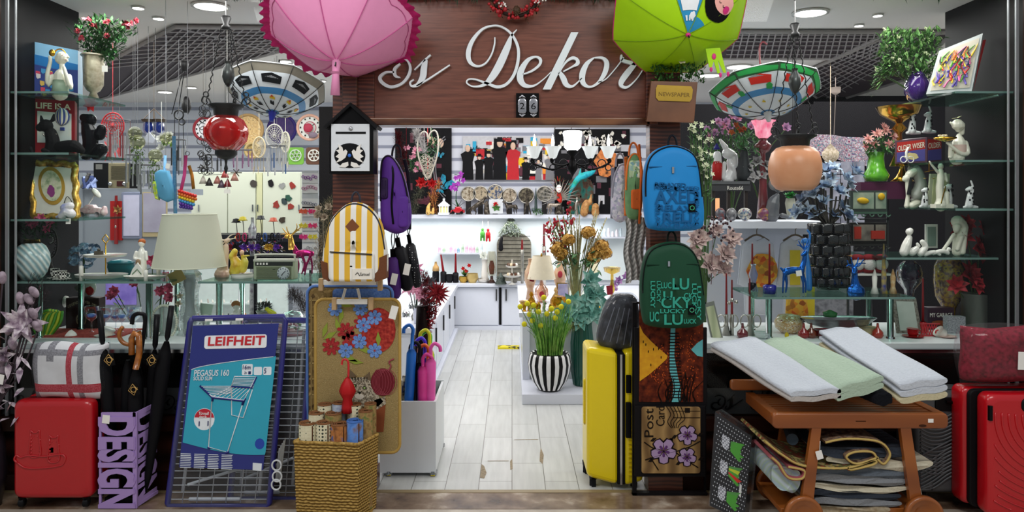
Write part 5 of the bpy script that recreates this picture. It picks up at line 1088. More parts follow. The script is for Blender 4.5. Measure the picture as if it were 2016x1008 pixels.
def butterfly(x,y,s_,a,lab,Y=9.445,col='#19a8c8'):
 at(x,y,Y);r=root('butterfly',lab,'butterfly','butterflies on the dark couple picture');ca,sa=cos(a),sin(a);tf=lambda P:[(x+u*ca-v*sa,y+u*sa+v*ca)for u,v in P]
 for g in(-1,1):part('wing',MB().poly(tf([(0,-s_*.1),(g*s_*.5,-s_*.8),(g*s_,-s_*.75),(g*s_*.85,-s_*.1),(g*s_*.55,0),(g*s_*.7,s_*.5),(g*s_*.35,s_*.7),(0,s_*.2)]),-2,-1),mt((col,'#0c5a78'),sc=40,r=.3),r)
 part('body',MB().tube([(*p,-2.5)for p in tf([(0,-s_*.5),(0,s_*.6)])],.9,5),BLACK,r)
butterfly(866,305,8,.3,'small cyan butterfly highest on the dark couple picture');butterfly(877,360,15,.6,'large turquoise butterfly low on the dark couple picture');butterfly(870,372,10,-1.0,'turquoise butterfly just below the largest one')
# plates
for i,(x,y,rd)in enumerate(((922,384,14),(946,383,14),(975,381,15),(1003,387,14),(1036,387,15),(1072,384,15))):
 at(x,y+rd,9.4,1.415+.0);b=CUR;b.py=424;b.loc.z=1.415
 r=root('decor_plate',('leftmost','second from left','third from left','fourth from left','fifth, darkest','rightmost')[i]+' round silver-rimmed picture plate on the long shelf','plate','picture plates along the shelf')
 part('rim',MB().ring(x,y,0,rd,1.4,n=28),SILVER,r);part('picture',MB().poly(circ(x,y,rd*.95,n=24),0,1),mt((('#2a2622','#8c7c64','#c8c0ac','#5a4632'),('#1c1a18','#b8aa90','#6a5a48'),('#22201e','#4a5a7a','#c0b090','#7a5a3a'),('#1a1816','#9a8c78','#d0c8b8'),('#121110','#4a443a','#8c846c'),('#1c1c1e','#6a6860','#b0a898'))[i],sc=26),r)
 part('stand',MB().box(x-5,y+rd-2,x+5,424,0,4),IRON,r)
BZ=mt(('#1c1a18','#4a443c','#7a7268'),sc=40,r=.35,me=.6)
def fig(name,lab,cat,limbs,mat_,px,py,Y,z=None,rem=1.0,group=None,extra=None):
 """figurine: rounded limbs melted into one body; extra = [(part name, MB function, material)]"""
 at(px,py,Y,z);r=root(name,lab,cat,group)if extra else None;q=MB()
 for L_ in limbs:q.limb(L_)
 if not extra:return one(name,q,mat_,lab,cat,group,rem=rem)
 part('body',q,mat_,r,rem=rem)
 for nm,fn,mm in extra:e=MB();fn(e);part(nm,e,mm,r)
 return r
def quadruped(x,y,s_,fl=1):
 X=lambda a:x+fl*a*s_;Y_=lambda a:y-a*s_
 return[[(X(-9),Y_(17),0,4*s_),(X(0),Y_(16.5),0,3.6*s_),(X(8),Y_(17),0,4*s_)],[(X(8),Y_(18),0,3*s_),(X(12),Y_(24),0,2.2*s_),(X(13),Y_(28),0,2*s_)],[(X(12.5),Y_(28),0,2*s_),(X(18),Y_(26),0,1.2*s_)],
   [(X(-10),Y_(15),-2,2.4*s_),(X(-11),Y_(8),-2,1.3*s_),(X(-12),Y_(1),-2,1*s_)],[(X(-8),Y_(15),2,2.4*s_),(X(-6),Y_(8),2,1.3*s_),(X(-8),Y_(1),2,1*s_)],[(X(8),Y_(15),-2,2*s_),(X(9),Y_(8),-2,1.2*s_),(X(8),Y_(1),-2,1*s_)],[(X(6),Y_(15),2,2*s_),(X(4),Y_(9),2,1.2*s_),(X(6),Y_(1),2,1*s_)],[(X(-12),Y_(18),0,1.4*s_),(X(-15),Y_(10),0,.8*s_)]]
SH=1.415
fig('horse_figurine','dark rearing horse figurine at the left of the long shelf','figurine',[[(930,412,0,4),(940,405,0,5),(950,398,0,4)],[(950,398,0,3.4),(955,390,0,2.4)],[(955,390,0,2.4),(961,392,0,1.4)],[(930,412,0,3),(926,418,0,1.4),(928,424,0,1.2)],[(934,414,2,3),(937,419,2,1.4),(936,424,2,1.2)],[(950,402,-2,2),(957,404,-2,1.2),(958,410,-2,1)],[(926,410,0,1.4),(920,416,0,1),(920,424,0,.7)]],BZ,938,424,9.2,SH)
fig('cat_figurine','dark sitting cat-like figurine next to the horse on the shelf','figurine',[[(958,420,0,6),(957,408,0,4),(958,400,0,3)],[(963,424,0,2),(961,404,0,1.5)]],BZ,958,424,9.2,SH)
fig('bull_figurine','dark charging bull figurine in the middle of the shelf','figurine',quadruped(1006,424,.95,-1),BZ,1006,424,9.2,SH)
fig('dancer_figurine','thin tall dark standing dancer figurine on the shelf','figurine',[[(1032,424,0,1.4),(1035,408,0,2),(1038,395,0,2.6)],[(1045,424,0,1.4),(1041,408,0,2),(1038,395,0,2.6)],[(1038,395,0,2.8),(1039,386,0,2)],[(1039,381,0,2.2),(1039,384,0,2)],[(1034,388,0,1),(1048,392,0,1)]],BZ,1038,424,9.2,SH)
fig('ornate_horse_figurine','silver brown prancing horse figurine left of the venetian mask','figurine',quadruped(1092,424,1.1,1),mt(('#6a5a48','#b8b0a4'),sc=40,r=.3,me=.4),1092,424,9.2,SH)
at(975,424,9.2,SH);r=root('flower_picture','small pale square picture with a red flower on the long shelf','picture');part('board',MB().box(963,394,990,422,0,2),mt('#c9cdd0'),r);part('flower',MB().flower(976,404,-1,6,7,(0,0,-1),lay=2),RED,r);part('leaves',MB().flower(977,410,-.5,9,5,(0,.4,-1),lay=1),LEAFG,r)
at(874,424,9.15,SH);r=root('lantern_house','white house-shaped lantern on the left of the long shelf','lantern');q=MB();q.poly([(862,406),(874,396),(886,406)],-8,8).box(864,406,884,408,-8,8).box(863,420,885,424,-8,8)
for x in(865,871,877,882):q.box(x,408,x+1.6,420,-8,-6)
part('frame',q,WHITE,r);part('glow',MB().box(867,409,882,420,-4,4),mt('#e8dca0',em=.5),r);part('chimney',MB().box(872,392,876,398,-2,2),WHITE,r)
at(901,424,9.1,SH);r=root('toy_car','small red vintage toy car on the long shelf','toy car');part('body',MB().slab([(887,420),(888,415),(895,413),(898,408),(906,408),(910,413),(915,415),(915,420)],-5,5,2),mt('#b81828',r=.2,coat=.5),r)
for x in(892,909):part('wheel',MB().tube([(x,420,-6),(x,420,6)],3.2,12),BLACK,r)
at(902,424,9.25,SH);r=root('potted_orchid','purple orchid in a dark pot on the left of the long shelf','potted plant');part('pot',MB().lathe(902,[(4,424),(7,410),(6,409)],0,14),mt('#2a2e30'),r);q=MB().tube(cr_([(901,410,0),(898,385,0),(905,352,-3),(895,345,-4)],5),.8,5)
for a in((-1,-.7,0),(1,-.8,0),(.5,-1,0),(-.4,-1,.2)):q.leaf((902,410,0),a,18,8)
part('leaves',q,mt('#1c4a2c'),r);q=MB()
for x,y in((905,350),(912,357),(898,352),(908,344),(894,366),(889,372),(897,374),(902,364)):q.flower(x,y,-4,6,5,(U(-.3,.3),0,-1),lay=1,op=.9,wd=.8)
part('petals',q,mt(('#7a1e8a','#b848c0'),sc=40,r=.5),r)
def tiny(name,lab,cat,x,y,Y,z,prof,mat_,n=14,grp=None,**k):
 at(x,y,Y,z);return one(name,MB().lathe(x,prof,0,n,**k),mat_,lab,cat,grp)
fig('gnome_figurine','small orange gnome figurines beside the lantern house','figurine',[[(843,420,0,5),(843,410,0,4),(846,402,0,2)],[(852,421,0,3),(853,412,0,2.4)]],mt(('#d8862c','#e8c878','#7a3a1c'),sc=60),846,424,9.1,SH)
at(1060,424,9.1,SH);r=root('mini_tree','tiny dark green slender tree with bushy base on the shelf','ornament');part('spire',MB().lathe(1055,[(3.5,416),(2.4,395),(.5,371)],0,8),mt('#2a3a38'),r);q=MB()
for i in range(120):q.leaf((1058+U(-9,9),417+U(-5,5),U(-4,4)),rv(),5,2.4,n=2)
part('foliage',q,LEAFG,r)
# venetian mask
at(1100,424,9.2,SH);r=root('venetian_mask','gold and red venetian mask with white pleated fan on the shelf','mask');q=MB()
for i in range(17):a=radians(-200+i*13.5);q.leaf((1103,392,2),(cos(a),sin(a),0),40,9,cup=.5)
part('pleated_fan',q,mt('#d8d4cc',r=.6),r);q=MB()
for i in range(18):a=2*pi*i/18;q.leaf((1100+8*cos(a),368+9*sin(a),-2),(cos(a),sin(a),-.1),12,3.4,m=i%2)
q.tube(cr_([(1100,384,-2),(1104,392,-3),(1100,398,-2)],4),[5,3,6],6,1)
part('sun_rays',q,[mt('#c8922c',r=.4,me=.5),mt('#b8281c')],r);part('face',MB().ell(1100,373,-5,5.6,8,3),PORC,r);q=MB();q.tube([(1097,371,-8),(1099,371,-8.2)],.6,4).tube([(1101,371,-8.2),(1103.5,371,-8)],.6,4).tube([(1099,377,-7.6),(1101.5,377,-7.6)],.7,4);part('face_paint',q,RED,r);part('base',MB().lathe(1101,[(5,405),(8,420),(9,424)],0,12),BZ,r)
fig('angel_bust','brown carved angel pair figurine with wings at the right of the shelf','figurine',[[(1150,420,0,8),(1152,408,0,8),(1155,400,0,6)],[(1172,420,0,8),(1172,408,0,7)],[(1161,400,0,5),(1163,392,0,3),(1164,384,0,1.4)]],mt(('#8a5a30','#c89a60'),sc=30,r=.5),1162,424,9.1,SH,extra=[('wings',lambda e:(e.leaf((1178,420,2),(.2,-1,0),34,14),e.leaf((1142,420,2),(-.2,-1,0),28,10)),PORC)])
fig('statue_figurine','pale slim statue figurine between mask and angels','figurine',[[(1135,422,0,4),(1134,408,0,3),(1136,398,0,3)],[(1136,393,0,2.4),(1136,391,0,2)]],SILVER,1135,424,9.1,SH)
at(1145,395,9.25);one('dragon_ornament',MB().limb([(1125,372,0,4),(1138,352,0,6),(1152,345,0,7),(1165,340,0,5),(1172,334,0,2)]).limb([(1125,372,0,3),(1118,392,0,3)]).limb([(1140,350,0,4),(1143,332,0,1)]),mt(('#0c7a94','#2fb8c8','#2a9a6a'),sc=14),'turquoise sea creature ornament perched on the teal picture','ornament',rem=1.2)
# chandelier
at(1127,348,6.4);r=root('chandelier','black iron chandelier with white glass cups and candle bulbs','chandelier');q=MB()
for x in(1050,1088,1160,1197):q.tube(cr_([(1127,318,0),((1127+x)/2,326 if x in(1088,1160)else 334,-4),(x,322,-6),(x+(4 if x>1127 else-4),314,-6),(x,312,-6)],5),2,6).ring(x,330,-6,6,1.2,n=14).lathe(x,[(5,314),(2,318),(1,322)],-6,10)
q.lathe(1127,[(9,296),(12,300),(4,308),(8,322),(11,332),(4,342),(1,348)],0,14);q.tube([(1127,296,0),(1118,110,0)],.7,4).tube([(1085,300,0),(1115,110,0)],.9,4).tube([(1170,300,0),(1130,110,0)],.9,4)
for x in(1060,1110,1145,1185):q.ring(x,322,2,8,1.1,n=16)
part('iron_arms',q,mt('#0e0e10',r=.35),r)
for x in(1052,1088,1161,1197):
 c=part('glass_cup',MB().lathe(x,[(5,312),(7,310),(11,298),(15,290),(16,289)],-6,24,fl=.07,fn=8,cap=False),mt('#e6ecec',r=.3,em=.35),r);part('candle_bulb',MB().lathe(x,[(2.4,288),(3.6,282),(2.4,274),(.6,266),(0,264)],-6,10),mt('#ffffff',em=2.5),c)
part('lamp_bowl',MB().lathe(1127,[(10,296),(16,290),(17,270),(19,262),(17,258)],0,28,fl=.05,fn=9),mt('#ffffff',em=2.6),r)
# heart wreath etc. by the left door edge
at(842,356,6.6);r=root('heart_wreath','white wicker heart hanging with green leaves and pink blossoms','wreath');H_=[(842,352),(828,322),(822,296),(824,272),(832,260),(840,262),(843,274),(847,262),(856,257),(862,268),(862,296),(856,322)]
q=MB();P=cr_([(a,b,0)for a,b in H_],4,True);q.tube(P+[P[0]],1.6,5);q.tube([(848,262,0),(848,118,0)],.4,4);part('heart_hoop',q,mt('#cfc8ba',r=.7),r);q=MB()
for i in range(46):q.ring(842+U(-14,14)*(1-i/60),308+i*.95,U(-3,3),U(2.5,5),.5,n=10,k=3)
part('wicker_lattice',q,mt('#cfc8ba',r=.7),r)
at(835,330,6.7);r=root('hanging_greenery','trailing green leaves with pink blossoms behind the wicker heart','artificial plant');q,p2=MB(),MB()
for i in range(420):a=U(0,1);q.leaf((806+52*a+U(-9,9),325-45*a+U(-14,14),U(-8,8)),rv()+Vector((.2,.4,0)),U(7,12),4,n=2)
for i in range(12):p2.flower(U(800,830),U(290,340),-8,6,5,(U(-.4,.4),0,-1),lay=1)
q.tube([(812,330,0),(850,280,0),(848,122,0)],1,4);part('leaves',q,mt(('#14331c','#2c5a34','#4a7a4c'),sc=40),r);part('petals',p2,mt(('#c86a8c','#e8b0c0'),sc=30),r)
def plume(lab,pts,w_,cols,Y,n=700,nm='feather_plume',up=None):
 at(pts[0][0],pts[0][1],Y);q=MB();P=cr_([(a,b,0)for a,b in pts],6)
 for i in range(n):k=R.random()*(len(P)-1);a=P[int(k)];b=P[min(len(P)-1,int(k)+1)];t=k-int(k);x,y=a[0]+(b[0]-a[0])*t,a[1]+(b[1]-a[1])*t;ww=w_*sin(pi*(.12+.88*k/len(P)))**.6;q.leaf((x+U(-ww,ww)*.5,y+U(-ww,ww)*.4,U(-ww,ww)*.5),(U(-1,1),U(-1,.5),U(-.5,.5)),U(.4,.8)*w_,1.3,n=2)
 q.tube(P,1,4);x,y=P[0][:2];yc,yf=HY-(2.85-CH)*F/Y,HY+CH*F/Y
 if up is None:up=y<340
 q.tube([(x,y,0),(x,yc if up==1 else(yf if up==0 else y),0)],.7,4);return one(nm,q,mt(cols,sc=50,r=.9),lab,'feather')
plume('dark crimson feather plume hanging above the purple backpack',[(800,330),(792,300),(782,262)],17,('#2c0a10','#5c141e','#7a2028'),5.2)
plume('fluffy white feather plume beside the crimson plume',[(835,300),(826,275),(818,258)],16,('#b8b4b4','#f0eeee'),5.6,500)
plume('olive and grey dried foliage on the left of the long shelf',[(812,420),(820,395),(828,372)],16,('#2a2c28','#4a5042','#77705c'),9.18,500,'dried_foliage',2)
plume('orange and rust leaf spray on the left of the shelf',[(856,420),(852,385),(866,362)],15,('#5a2a18','#a8582c','#d8a060','#8a2a1c'),9.2,400,'dried_foliage',2)
at(842,400,6.9);one('red_poinsettia',MB().flower(830,360,-2,13,7,(0,0,-1),lay=2).flower(850,362,-2,12,7,(0,0,-1),lay=2).tube([(842,356,0),(842,130,0)],.5,4),RED,'red poinsettia blossoms hanging under the wicker heart','flower')
# pink and grey flowers left of the niche
at(825,560,6.2,.57);r=root('flower_bunch','tall pink and charcoal artificial flowers on the left counter','artificial flowers');q,g,s2=MB(),MB(),MB()
for x,y in((812,470),(822,490),(832,500),(818,452),(805,488)):q.flower(x,y,-6,19,9,(U(-.3,.3),-.2,-1),lay=3,wd=.4);s2.tube([(x,y,0),(820,560,0)],1,4)
for x,y in((852,490),(846,480),(840,515),(856,500)):g.flower(x,y,0,17,9,(U(-.3,.3),-.2,-1),lay=3,wd=.35);s2.tube([(x,y,0),(828,560,0)],1,4)
part('pink_petals',q,mt(('#e088b0','#f4c0d4'),sc=20,r=.6),r);part('charcoal_petals',g,mt(('#3a3a40','#6a6a72'),sc=20,r=.7),r);part('stem',s2,mt('#3a4a3a'),r);part('vase',MB().lathe(823,[(8,530),(10,545),(7,566),(0,566)],0,14),mt('#c8cad8',r=.3),r)
# things on the back counter
CT=.57
def candle(x,y0,y1,Y,z,lab,base,grp='red taper candles',tilt=0,bh=14,bw=6,py=None):
 at(x,y1+bh,Y,z);r=root('taper_candle',lab,'candle',grp);t=tilt;part('candle',MB().tube([(x+t,y0,0),(x,y1,0)],[1.6,2.6],8),mt('#a3161f',r=.4),r);part('holder',MB().lathe(x,[(bw*.6,y1-2),(bw,y1),(bw,y1+bh)],0,12),base,r);part('wick',MB().tube([(x+t,y0-3,0),(x+t,y0,0)],.4,4),PAPER,r)
BLK=mt('#17171a',r=.4)
candle(873,508,543,9.2,CT,'red candle leaning in black holder at left of the back counter',BLK,tilt=-5,bh=20);candle(897,507,546,9.2,CT,'upright red candle in black holder on the back counter',BLK,bh=18);candle(1028,478,498,9.1,CT,'short red candle in front of the grey arch',SILVER,bh=66,bw=3)
at(858,562,9.25,CT);r=root('lantern_jar','tall wooden-topped black jar at the left of the back counter','jar');part('jar',MB().lathe(858,[(6,540),(7,545),(7,562)],0,14),BLK,r);part('lid',MB().lathe(858,[(2,522),(3,528),(6,532),(7,540)],0,14),mt('#c09a60'),r)
for i,(x,w_,h,c,nm)in enumerate(((885,8,16,'#1b1b1e','black square tea-light box right of the tall jar'),(912,9,12,'#b8933c','small gold dish of baubles on the back counter'),(930,12,18,'#c9b070','gold wire basket on the back counter'),(952,12,8,'#d8d4cc','white dish with red berries on the back counter'),(1012,9,14,'#8a8478','pewter bowl beside the tiered stand'))):
 at(x,562,9.2,CT);q=MB().lathe(x,[(w_*.6,562),(w_,562-h*.5),(w_*.9,562-h)],0,14,cap=False);one('counter_bowl',q,mt(c,r=.3,me=.5 if i else 0),nm,'bowl','small dishes on the back counter')
at(918,562,9.25,CT);r=root('red_flower_sprig','red flower sprig in a small dark pot on the back counter','potted plant');q=MB();[q.flower(x,y,-2,5,6,(0,0,-1),lay=2)for x,y in((912,535),(924,529),(918,540))];part('petals',q,RED,r);q=MB();[q.leaf((915,550,0),rv()+Vector((0,-.6,0)),14,6)for i in range(14)];part('leaves',q,LEAFG,r);part('pot',MB().lathe(916,[(5,562),(6,550)],0,12),BLK,r)
at(968,562,9.15,CT);r=root('glass_lantern','tall glass hurricane lantern with amber inside beside the white rose','lantern');part('glass',MB().lathe(968,[(7,500),(9,510),(9,540),(5,548)],0,16,cap=False),glass('#e8e4d8',.2),r);part('amber_core',MB().lathe(968,[(3,518),(6,530),(4,545)],0,12),mt('#6a3018',r=.2),r);part('foot',MB().lathe(968,[(3,548),(3,555),(9,562)],0,14),mt('#3a2018',r=.2),r)
at(953,560,9.25,CT);r=root('white_rose_vase','white vase with pale rose beside the glass lantern','vase');part('vase',MB().lathe(954,[(7,515),(5,525),(7,548),(8,562)],0,14),PORC,r);part('rose',MB().rose(952,508,-4,9),mt('#d8dcd4'),r)
# grey brick arch with frosted tree
at(1010,562,9.35,CT);r=root('brick_arch','grey brick arched panel with frosted fir on top behind the back counter goods','decoration')
P=[(978,562),(978,490)]+[(1012-34*cos(radians(a)),490-24*sin(radians(a)))for a in range(0,181,12)]+[(1046,562)];part('arch',MB().poly(P,0,3),mt(('#6b685c','#8c897c'),sc=12),r);q=MB()
for i in range(11):q.box(980,473+i*8,1044,474+i*8,-.8,0)
part('brick_joints',q,mt('#3d3b34'),r);q=MB()
for i in range(420):a=U(0,1);w_=22*a+3;q.leaf((1005+U(-w_,w_),436+34*a,U(-6,3)),(U(-1,1),U(0,1),-.4),7,2.6,n=2)
part('frosted_fir',q,mt(('#2c3a2c','#5d6e58','#c8ccb8'),sc=90),r)
fig('penguin_ornament','black cat silhouette ornament at the left of the grey arch','ornament',[[(986,490,0,5),(986,478,0,4),(988,468,0,2.6)]],BLK,986,494,9.28)
for x,y,c,lab in((961,462,'#c8202a','red santa ornament hanging in the lit niche'),(950,461,'#4a9a3a','green ornament hanging left of the santa')):
 at(x,y+14,9.3);r=root('hanging_ornament',lab,'ornament','ornaments hanging in the niche');part('figure',MB().ell(x,y,0,5,7).ell(x,y-9,0,3,3).limb([(x-3,y+4,0,2),(x-3,y+12,0,2)]).limb([(x+3,y+4,0,2),(x+3,y+12,0,2)]),mt(c),r,rem=.8);part('thread',MB().tube([(x,y-12,0),(x,y-30,0)],.4,4),PAPER,r)
for i in range(12):
 x=866+i*7.4+U(-1,1);at(x,497,9.33);h=U(8,18);one('mini_jar',MB().lathe(x,[(2.6,497),(3,497-h*.5),(1.8,497-h)],0,8),mt(R.choice(['#c8d8e0','#7fa0b8','#e8e0e8','#d0a8c0','#9fb89f']),r=.2),('small pastel jar on the left niche shelf'),'jar','small pastel jars on the left niche shelf')
for i in range(8):
 x=1166+i*8;at(x,466,9.33);h=U(10,18);one('mini_jar',MB().lathe(x,[(2.6,466),(3,466-h*.5),(1.8,466-h)],0,8),mt(R.choice(['#c8d8e0','#d8dce0','#e8e0e8']),r=.1),'small clear figurine jar on the right niche shelf','jar','small clear jars on the right niche shelf')
def tiered(x,yb,ys,ws,Y,z,lab,mt_=PORC,post=None,filler=None):
 at(x,yb,Y,z);r=root('tiered_stand',lab,'cake stand','tiered stands');q=MB()
 for y,w_ in zip(ys,ws):part('plate',MB().lathe(x,[(w_,y-2),(w_*.96,y),(w_*.5,y+2),(0,y+2)],0,20),mt_,r)
 part('post',MB().lathe(x,[(2,ys[0]-14),(1,ys[0]),(1,yb-4),(ws[-1]*.5,yb)],0,10),post or mt_,r)
 if filler:q=MB();[q.ell(x+U(-.7,.7)*w_,y-4,U(-.6,.6)*w_,3,3,n=6,k=4,m=R.randint(0,2))for y,w_ in zip(ys,ws)for i in range(9)];part('cakes',q,filler,r)
tiered(1008,562,(527,546),(13,18),9.0,CT,'two tier white stand with small brown cakes on the back counter',filler=[mt('#5a3a28'),mt('#d8c8a8'),PORC])
at(986,562,9.05,CT);q=MB().lathe(986,[(12,562),(1,540)],0,10);[q.leaf((986+U(-8,8),U(546,560),U(-8,8)),rv()+Vector((0,.5,0)),5,2,n=2)for i in range(150)];one('mini_fir',q,mt(('#1c2420','#55605a'),sc=60),'tiny frosted dark fir in front of the tiered stand','ornament')
# ---------------------------------------------------------------- island goods
IT=.65
at(1066,592,6.9,IT);r=root('table_lamp','small table lamp with pleated ivory shade on the island','lamp','table lamps')
part('lamp_shade',MB().lathe(1066,[(17,501),(27,546)],0,60,fl=.03,fn=30,cap=False),mt('#d8cfb8',r=.8,em=.12),r);part('glass_base',MB().lathe(1066,[(3,546),(4,556),(13,566),(14,578),(8,588),(10,592)],0,20),glass('#e8c8b0',.25,.05,.25,'#d89a80'),r);part('finial',MB().lathe(1066,[(1,496),(2,500),(1,546)],0,8),GOLD,r)
part('rose_painting',MB().ell(1066,575,-13,5,6,1.5),mt('#a8303a'),r)
at(1135,598,6.6,IT);r=root('glass_flower_vase','large clear glass vase of gold hydrangeas and tall dried stems on the island','vase');part('vase',MB().lathe(1134,[(22,514),(20,530),(15,575),(12,592),(17,604),(0,604)],0,24,cap=False),glass('#e6ecdc',.22,.04,.06,'#c8c49a'),r)
st,hy,lf,tw,rd_=MB(),MB(),MB(),MB(),MB()
for x,y in((1096,482),(1104,494),(1184,478),(1190,492),(1176,490),(1118,466),(1158,452),(1168,500)):
 hy.ell(x,y,-4,11,9.5,11)
 for i in range(70):
  v=rv(1).normalized()*14;hy.flower(x+v.x,y+v.y*.85,v.z-4,4.2,4,tuple(v),lay=1,op=.8,wd=.9)
 st.tube([(x,y,0),(1134,590,0)],1,4)
for i in range(60):x=U(1095,1180);lf.leaf((x,U(485,525),U(-12,4)),rv()+Vector((0,.2,-.3)),U(12,22),9)
for i in range(46):a=U(-1,1);x=1134+a*62;y=U(405,470);tw.tube(cr_([(1134+a*6,585,0),(1134+a*22,520,-4),(x,y,U(-8,8))],4),.8,4);[tw.ell(x+(1134-x)*k*.05,y+(520-y)*k*.06,0,1.1,3,1.1,n=5,k=3)for k in range(8)]
for i in range(50):x=U(1070,1120);y=U(428,490);rd_.ell(x,y,U(-6,4),2,2.4,2,n=6,k=4)
for x,y in((1080,440),(1095,430),(1108,445),(1120,400),(1126,415)):st.tube(cr_([(1128,580,0),(1110,500,0),(x,y,0)],4),.8,4);[lf.leaf((x+U(-9,9),y+U(-4,34),0),rv(),10,4)for k in range(9)];[rd_.ell(x+U(-5,5),y+U(-8,20),-2,2.6,3.4,2,n=6,k=4)for k in range(7)]
part('stem',st,mt('#55602c'),r);part('hydrangea_head',hy,mt(('#7a5424','#b88838','#d8b468'),sc=40,r=.7),r);part('leaves',lf,mt(('#2c4a30','#4f7a50','#8aa070'),sc=30),r);part('dried_spikes',tw,mt(('#8a8458','#b8b088'),sc=30,r=.8),r);part('red_berries',rd_,mt('#a81c30'),r)['kind']='stuff'
candle(1071,455,500,7.4,IT,'tall red candle rising behind the ivory pleated lamp',SILVER,bh=95,bw=4)
def goldthing(nm,lab,cat,x,yb,Y,prof,m_=GOLD,n=18,**k):at(x,yb,Y,IT);return one(nm,MB().lathe(x,prof,0,n,**k),m_,lab,cat,'gold goods on the island')
AMB=mt('#c88f20',r=.12,me=.7)
goldthing('ribbed_bowl','round amber gold ribbed bowl at the island front','bowl',1100,612,6.4,[(12,585),(16,592),(16,602),(9,612)],AMB,40,fl=.06,fn=16);goldthing('candle_stand','slim gold candle stand with round foot','candle holder',1128,610,6.45,[(5,585),(1.5,590),(1.5,602),(9,610)]);goldthing('perfume_bottle','small amber bottle with ball stopper at the front left of the island','bottle',1046,605,6.5,[(2,572),(5,578),(2,582),(8,590),(8,600),(5,605)],AMB)
goldthing('perfume_bottle','gold and glass perfume bottle right of the lamp base','bottle',1094,588,6.8,[(1.5,556),(4,562),(2,566),(7,574),(7,588)],mt('#dcb878',r=.1,me=.5));goldthing('gold_bell','little gold bell-shaped jar by the lavender frame','jar',1118,600,6.6,[(1,578),(3,582),(7,592),(8,600)]);goldthing('candy_dish','low gold filigree dish at the island left edge','bowl',1034,600,6.7,[(12,592),(10,597),(4,600)]);goldthing('orange_votive','glowing orange votive glass on the island right','candle holder',1160,600,6.5,[(7,584),(8,592),(6,600)],mt('#e89038',r=.2,em=.2));goldthing('cylinder_lamp','tall ivory cylinder lamp behind the glass vase','lamp',1167,585,7.4,[(9,505),(10,510),(10,570),(8,585)],mt('#d8d0b0',em=.1));goldthing('pedestal_bowl','clear glass bowl on a tall gold ornate pedestal','bowl',1205,600,6.9,[(17,532),(15,540),(3,545),(3,560),(6,575),(2,585),(9,600)],mt('#c8a848',r=.15,me=.7),20)
goldthing('amber_jar','brown glass jar among the gold goods','jar',1144,598,6.7,[(4,578),(8,585),(7,598)],mt('#7a4a1c',r=.1));goldthing('amber_jar','gold lidded jar beside the pale green flowers','jar',1178,604,6.4,[(2,580),(7,588),(7,598),(4,604)],GOLD)
for i in range(9):x=1030+i*11+U(-3,3);goldthing('trinket_dish','small gold trinket standing on the island front','trinket',x,612,6.32+U(0,.1),[(U(1,2),598-U(0,6)),(U(3,5),602),(U(2,4),608),(5,612)],R.choice([GOLD,AMB,SILVER,PORC]),10)
at(1108,592,6.9,IT);r=root('framed_photo','lavender blue picture in a small gold frame leaning on the island','photo frame');part('frame',MB().box(1096,554,1121,592,0,3),GOLD,r);part('picture',MB().box(1098,556,1119,590,-.6,0),mt(('#9a98c8','#c8c4e0'),sc=20),r)
at(1200,575,6.85);one('burgundy_tag',MB().box(1194,562,1206,580,-3,-2,a=-6),mt('#7a1424'),'burgundy price tag on the gold pedestal','tag')
at(1050,555,6.85);one('burgundy_tag',MB().box(1043,546,1052,554,-3,-2,a=15),mt('#7a1424'),'small burgundy tag hanging under the pleated lamp','tag')
for x,lab in((1044,'pink medallion glass vase left under the lamp'),(1102,'gold and pink porcelain vase with portrait behind the lamp')):at(x,590,7.1,IT);r=root('medallion_vase',lab,'vase','medallion vases');part('body',MB().lathe(x,[(5,510),(4,520),(11,535),(12,552),(6,570),(9,590)],0,18),mt(('#b88c68','#d8bca0'),sc=20,r=.15),r);part('medallion',MB().ell(x,540,-12,5,7,1.5),mt('#a83844'),r)
at(1205,520,7.8,IT);r=root('metal_leaf_bunch','bronze metal leaves and purple blossoms on the far right of the island','artificial flowers');q=MB();[q.leaf((1208,545,0),(U(-1,1),U(-1,0),U(-.5,.5)),U(22,40),14)for i in range(26)];part('leaves',q,mt(('#4a3a32','#a8968c'),sc=20,r=.4,me=.3),r);q=MB();[q.flower(U(1195,1235),U(490,550),-6,10,6,(0,0,-1))for i in range(9)];part('petals',q,mt(('#5a3a72','#b88ab8'),sc=20),r)
# plinth plants
at(1082,783,5.95,.08);r=root('striped_planter','black and white striped pot with green grass and yellow ball flowers on the plinth','potted plant')
q=MB();n=96;prof=[(24,780),(34,765),(41,745),(43,730),(40,715),(37,710),(34,712)];q.lathe(1082,prof,0,n);
for i,f_ in enumerate(q.f):
 if len(f_)==4:j=(f_[0])%n;q.mi[i]=1 if(j//3)%2 else 0
part('pot',q,[mt('#141414',r=.4),mt('#dedede',r=.4)],r);q=MB()
for i in range(240):a,b=U(-1,1),U(-1,1);q.tube(cr_([(1082+a*24,714,b*20),(1082+a*30,680,b*24),(1082+a*46,U(615,665),b*30)],3),[1,.3],3)
part('grass',q,mt(('#2f6a24','#6aa040','#9ac060'),sc=20),r)['kind']='stuff';q,s2=MB(),MB()
for x,y in((1024,618),(1042,633),(1048,645),(1032,652),(1060,628),(1070,600),(1076,632),(1064,655),(1085,622),(1092,640),(1096,628),(1050,615),(1118,608),(1104,618),(1038,600+12)):
 q.ell(x,y,-14,5.4,5.4,n=10,k=7);s2.tube(cr_([(1080,700,0),((1080+x)/2,670,-8),(x,y,-14)],4),.8,4);[s2.leaf((x+(1080-x)*U(.1,.5),y+(700-y)*U(.1,.5),-10),rv(),9,4)for k in range(3)]
part('yellow_ball',q,mt('#cdc526',r=.9,bump=1,sc=120),r);part('stem',s2,mt('#6a8a5c'),r)
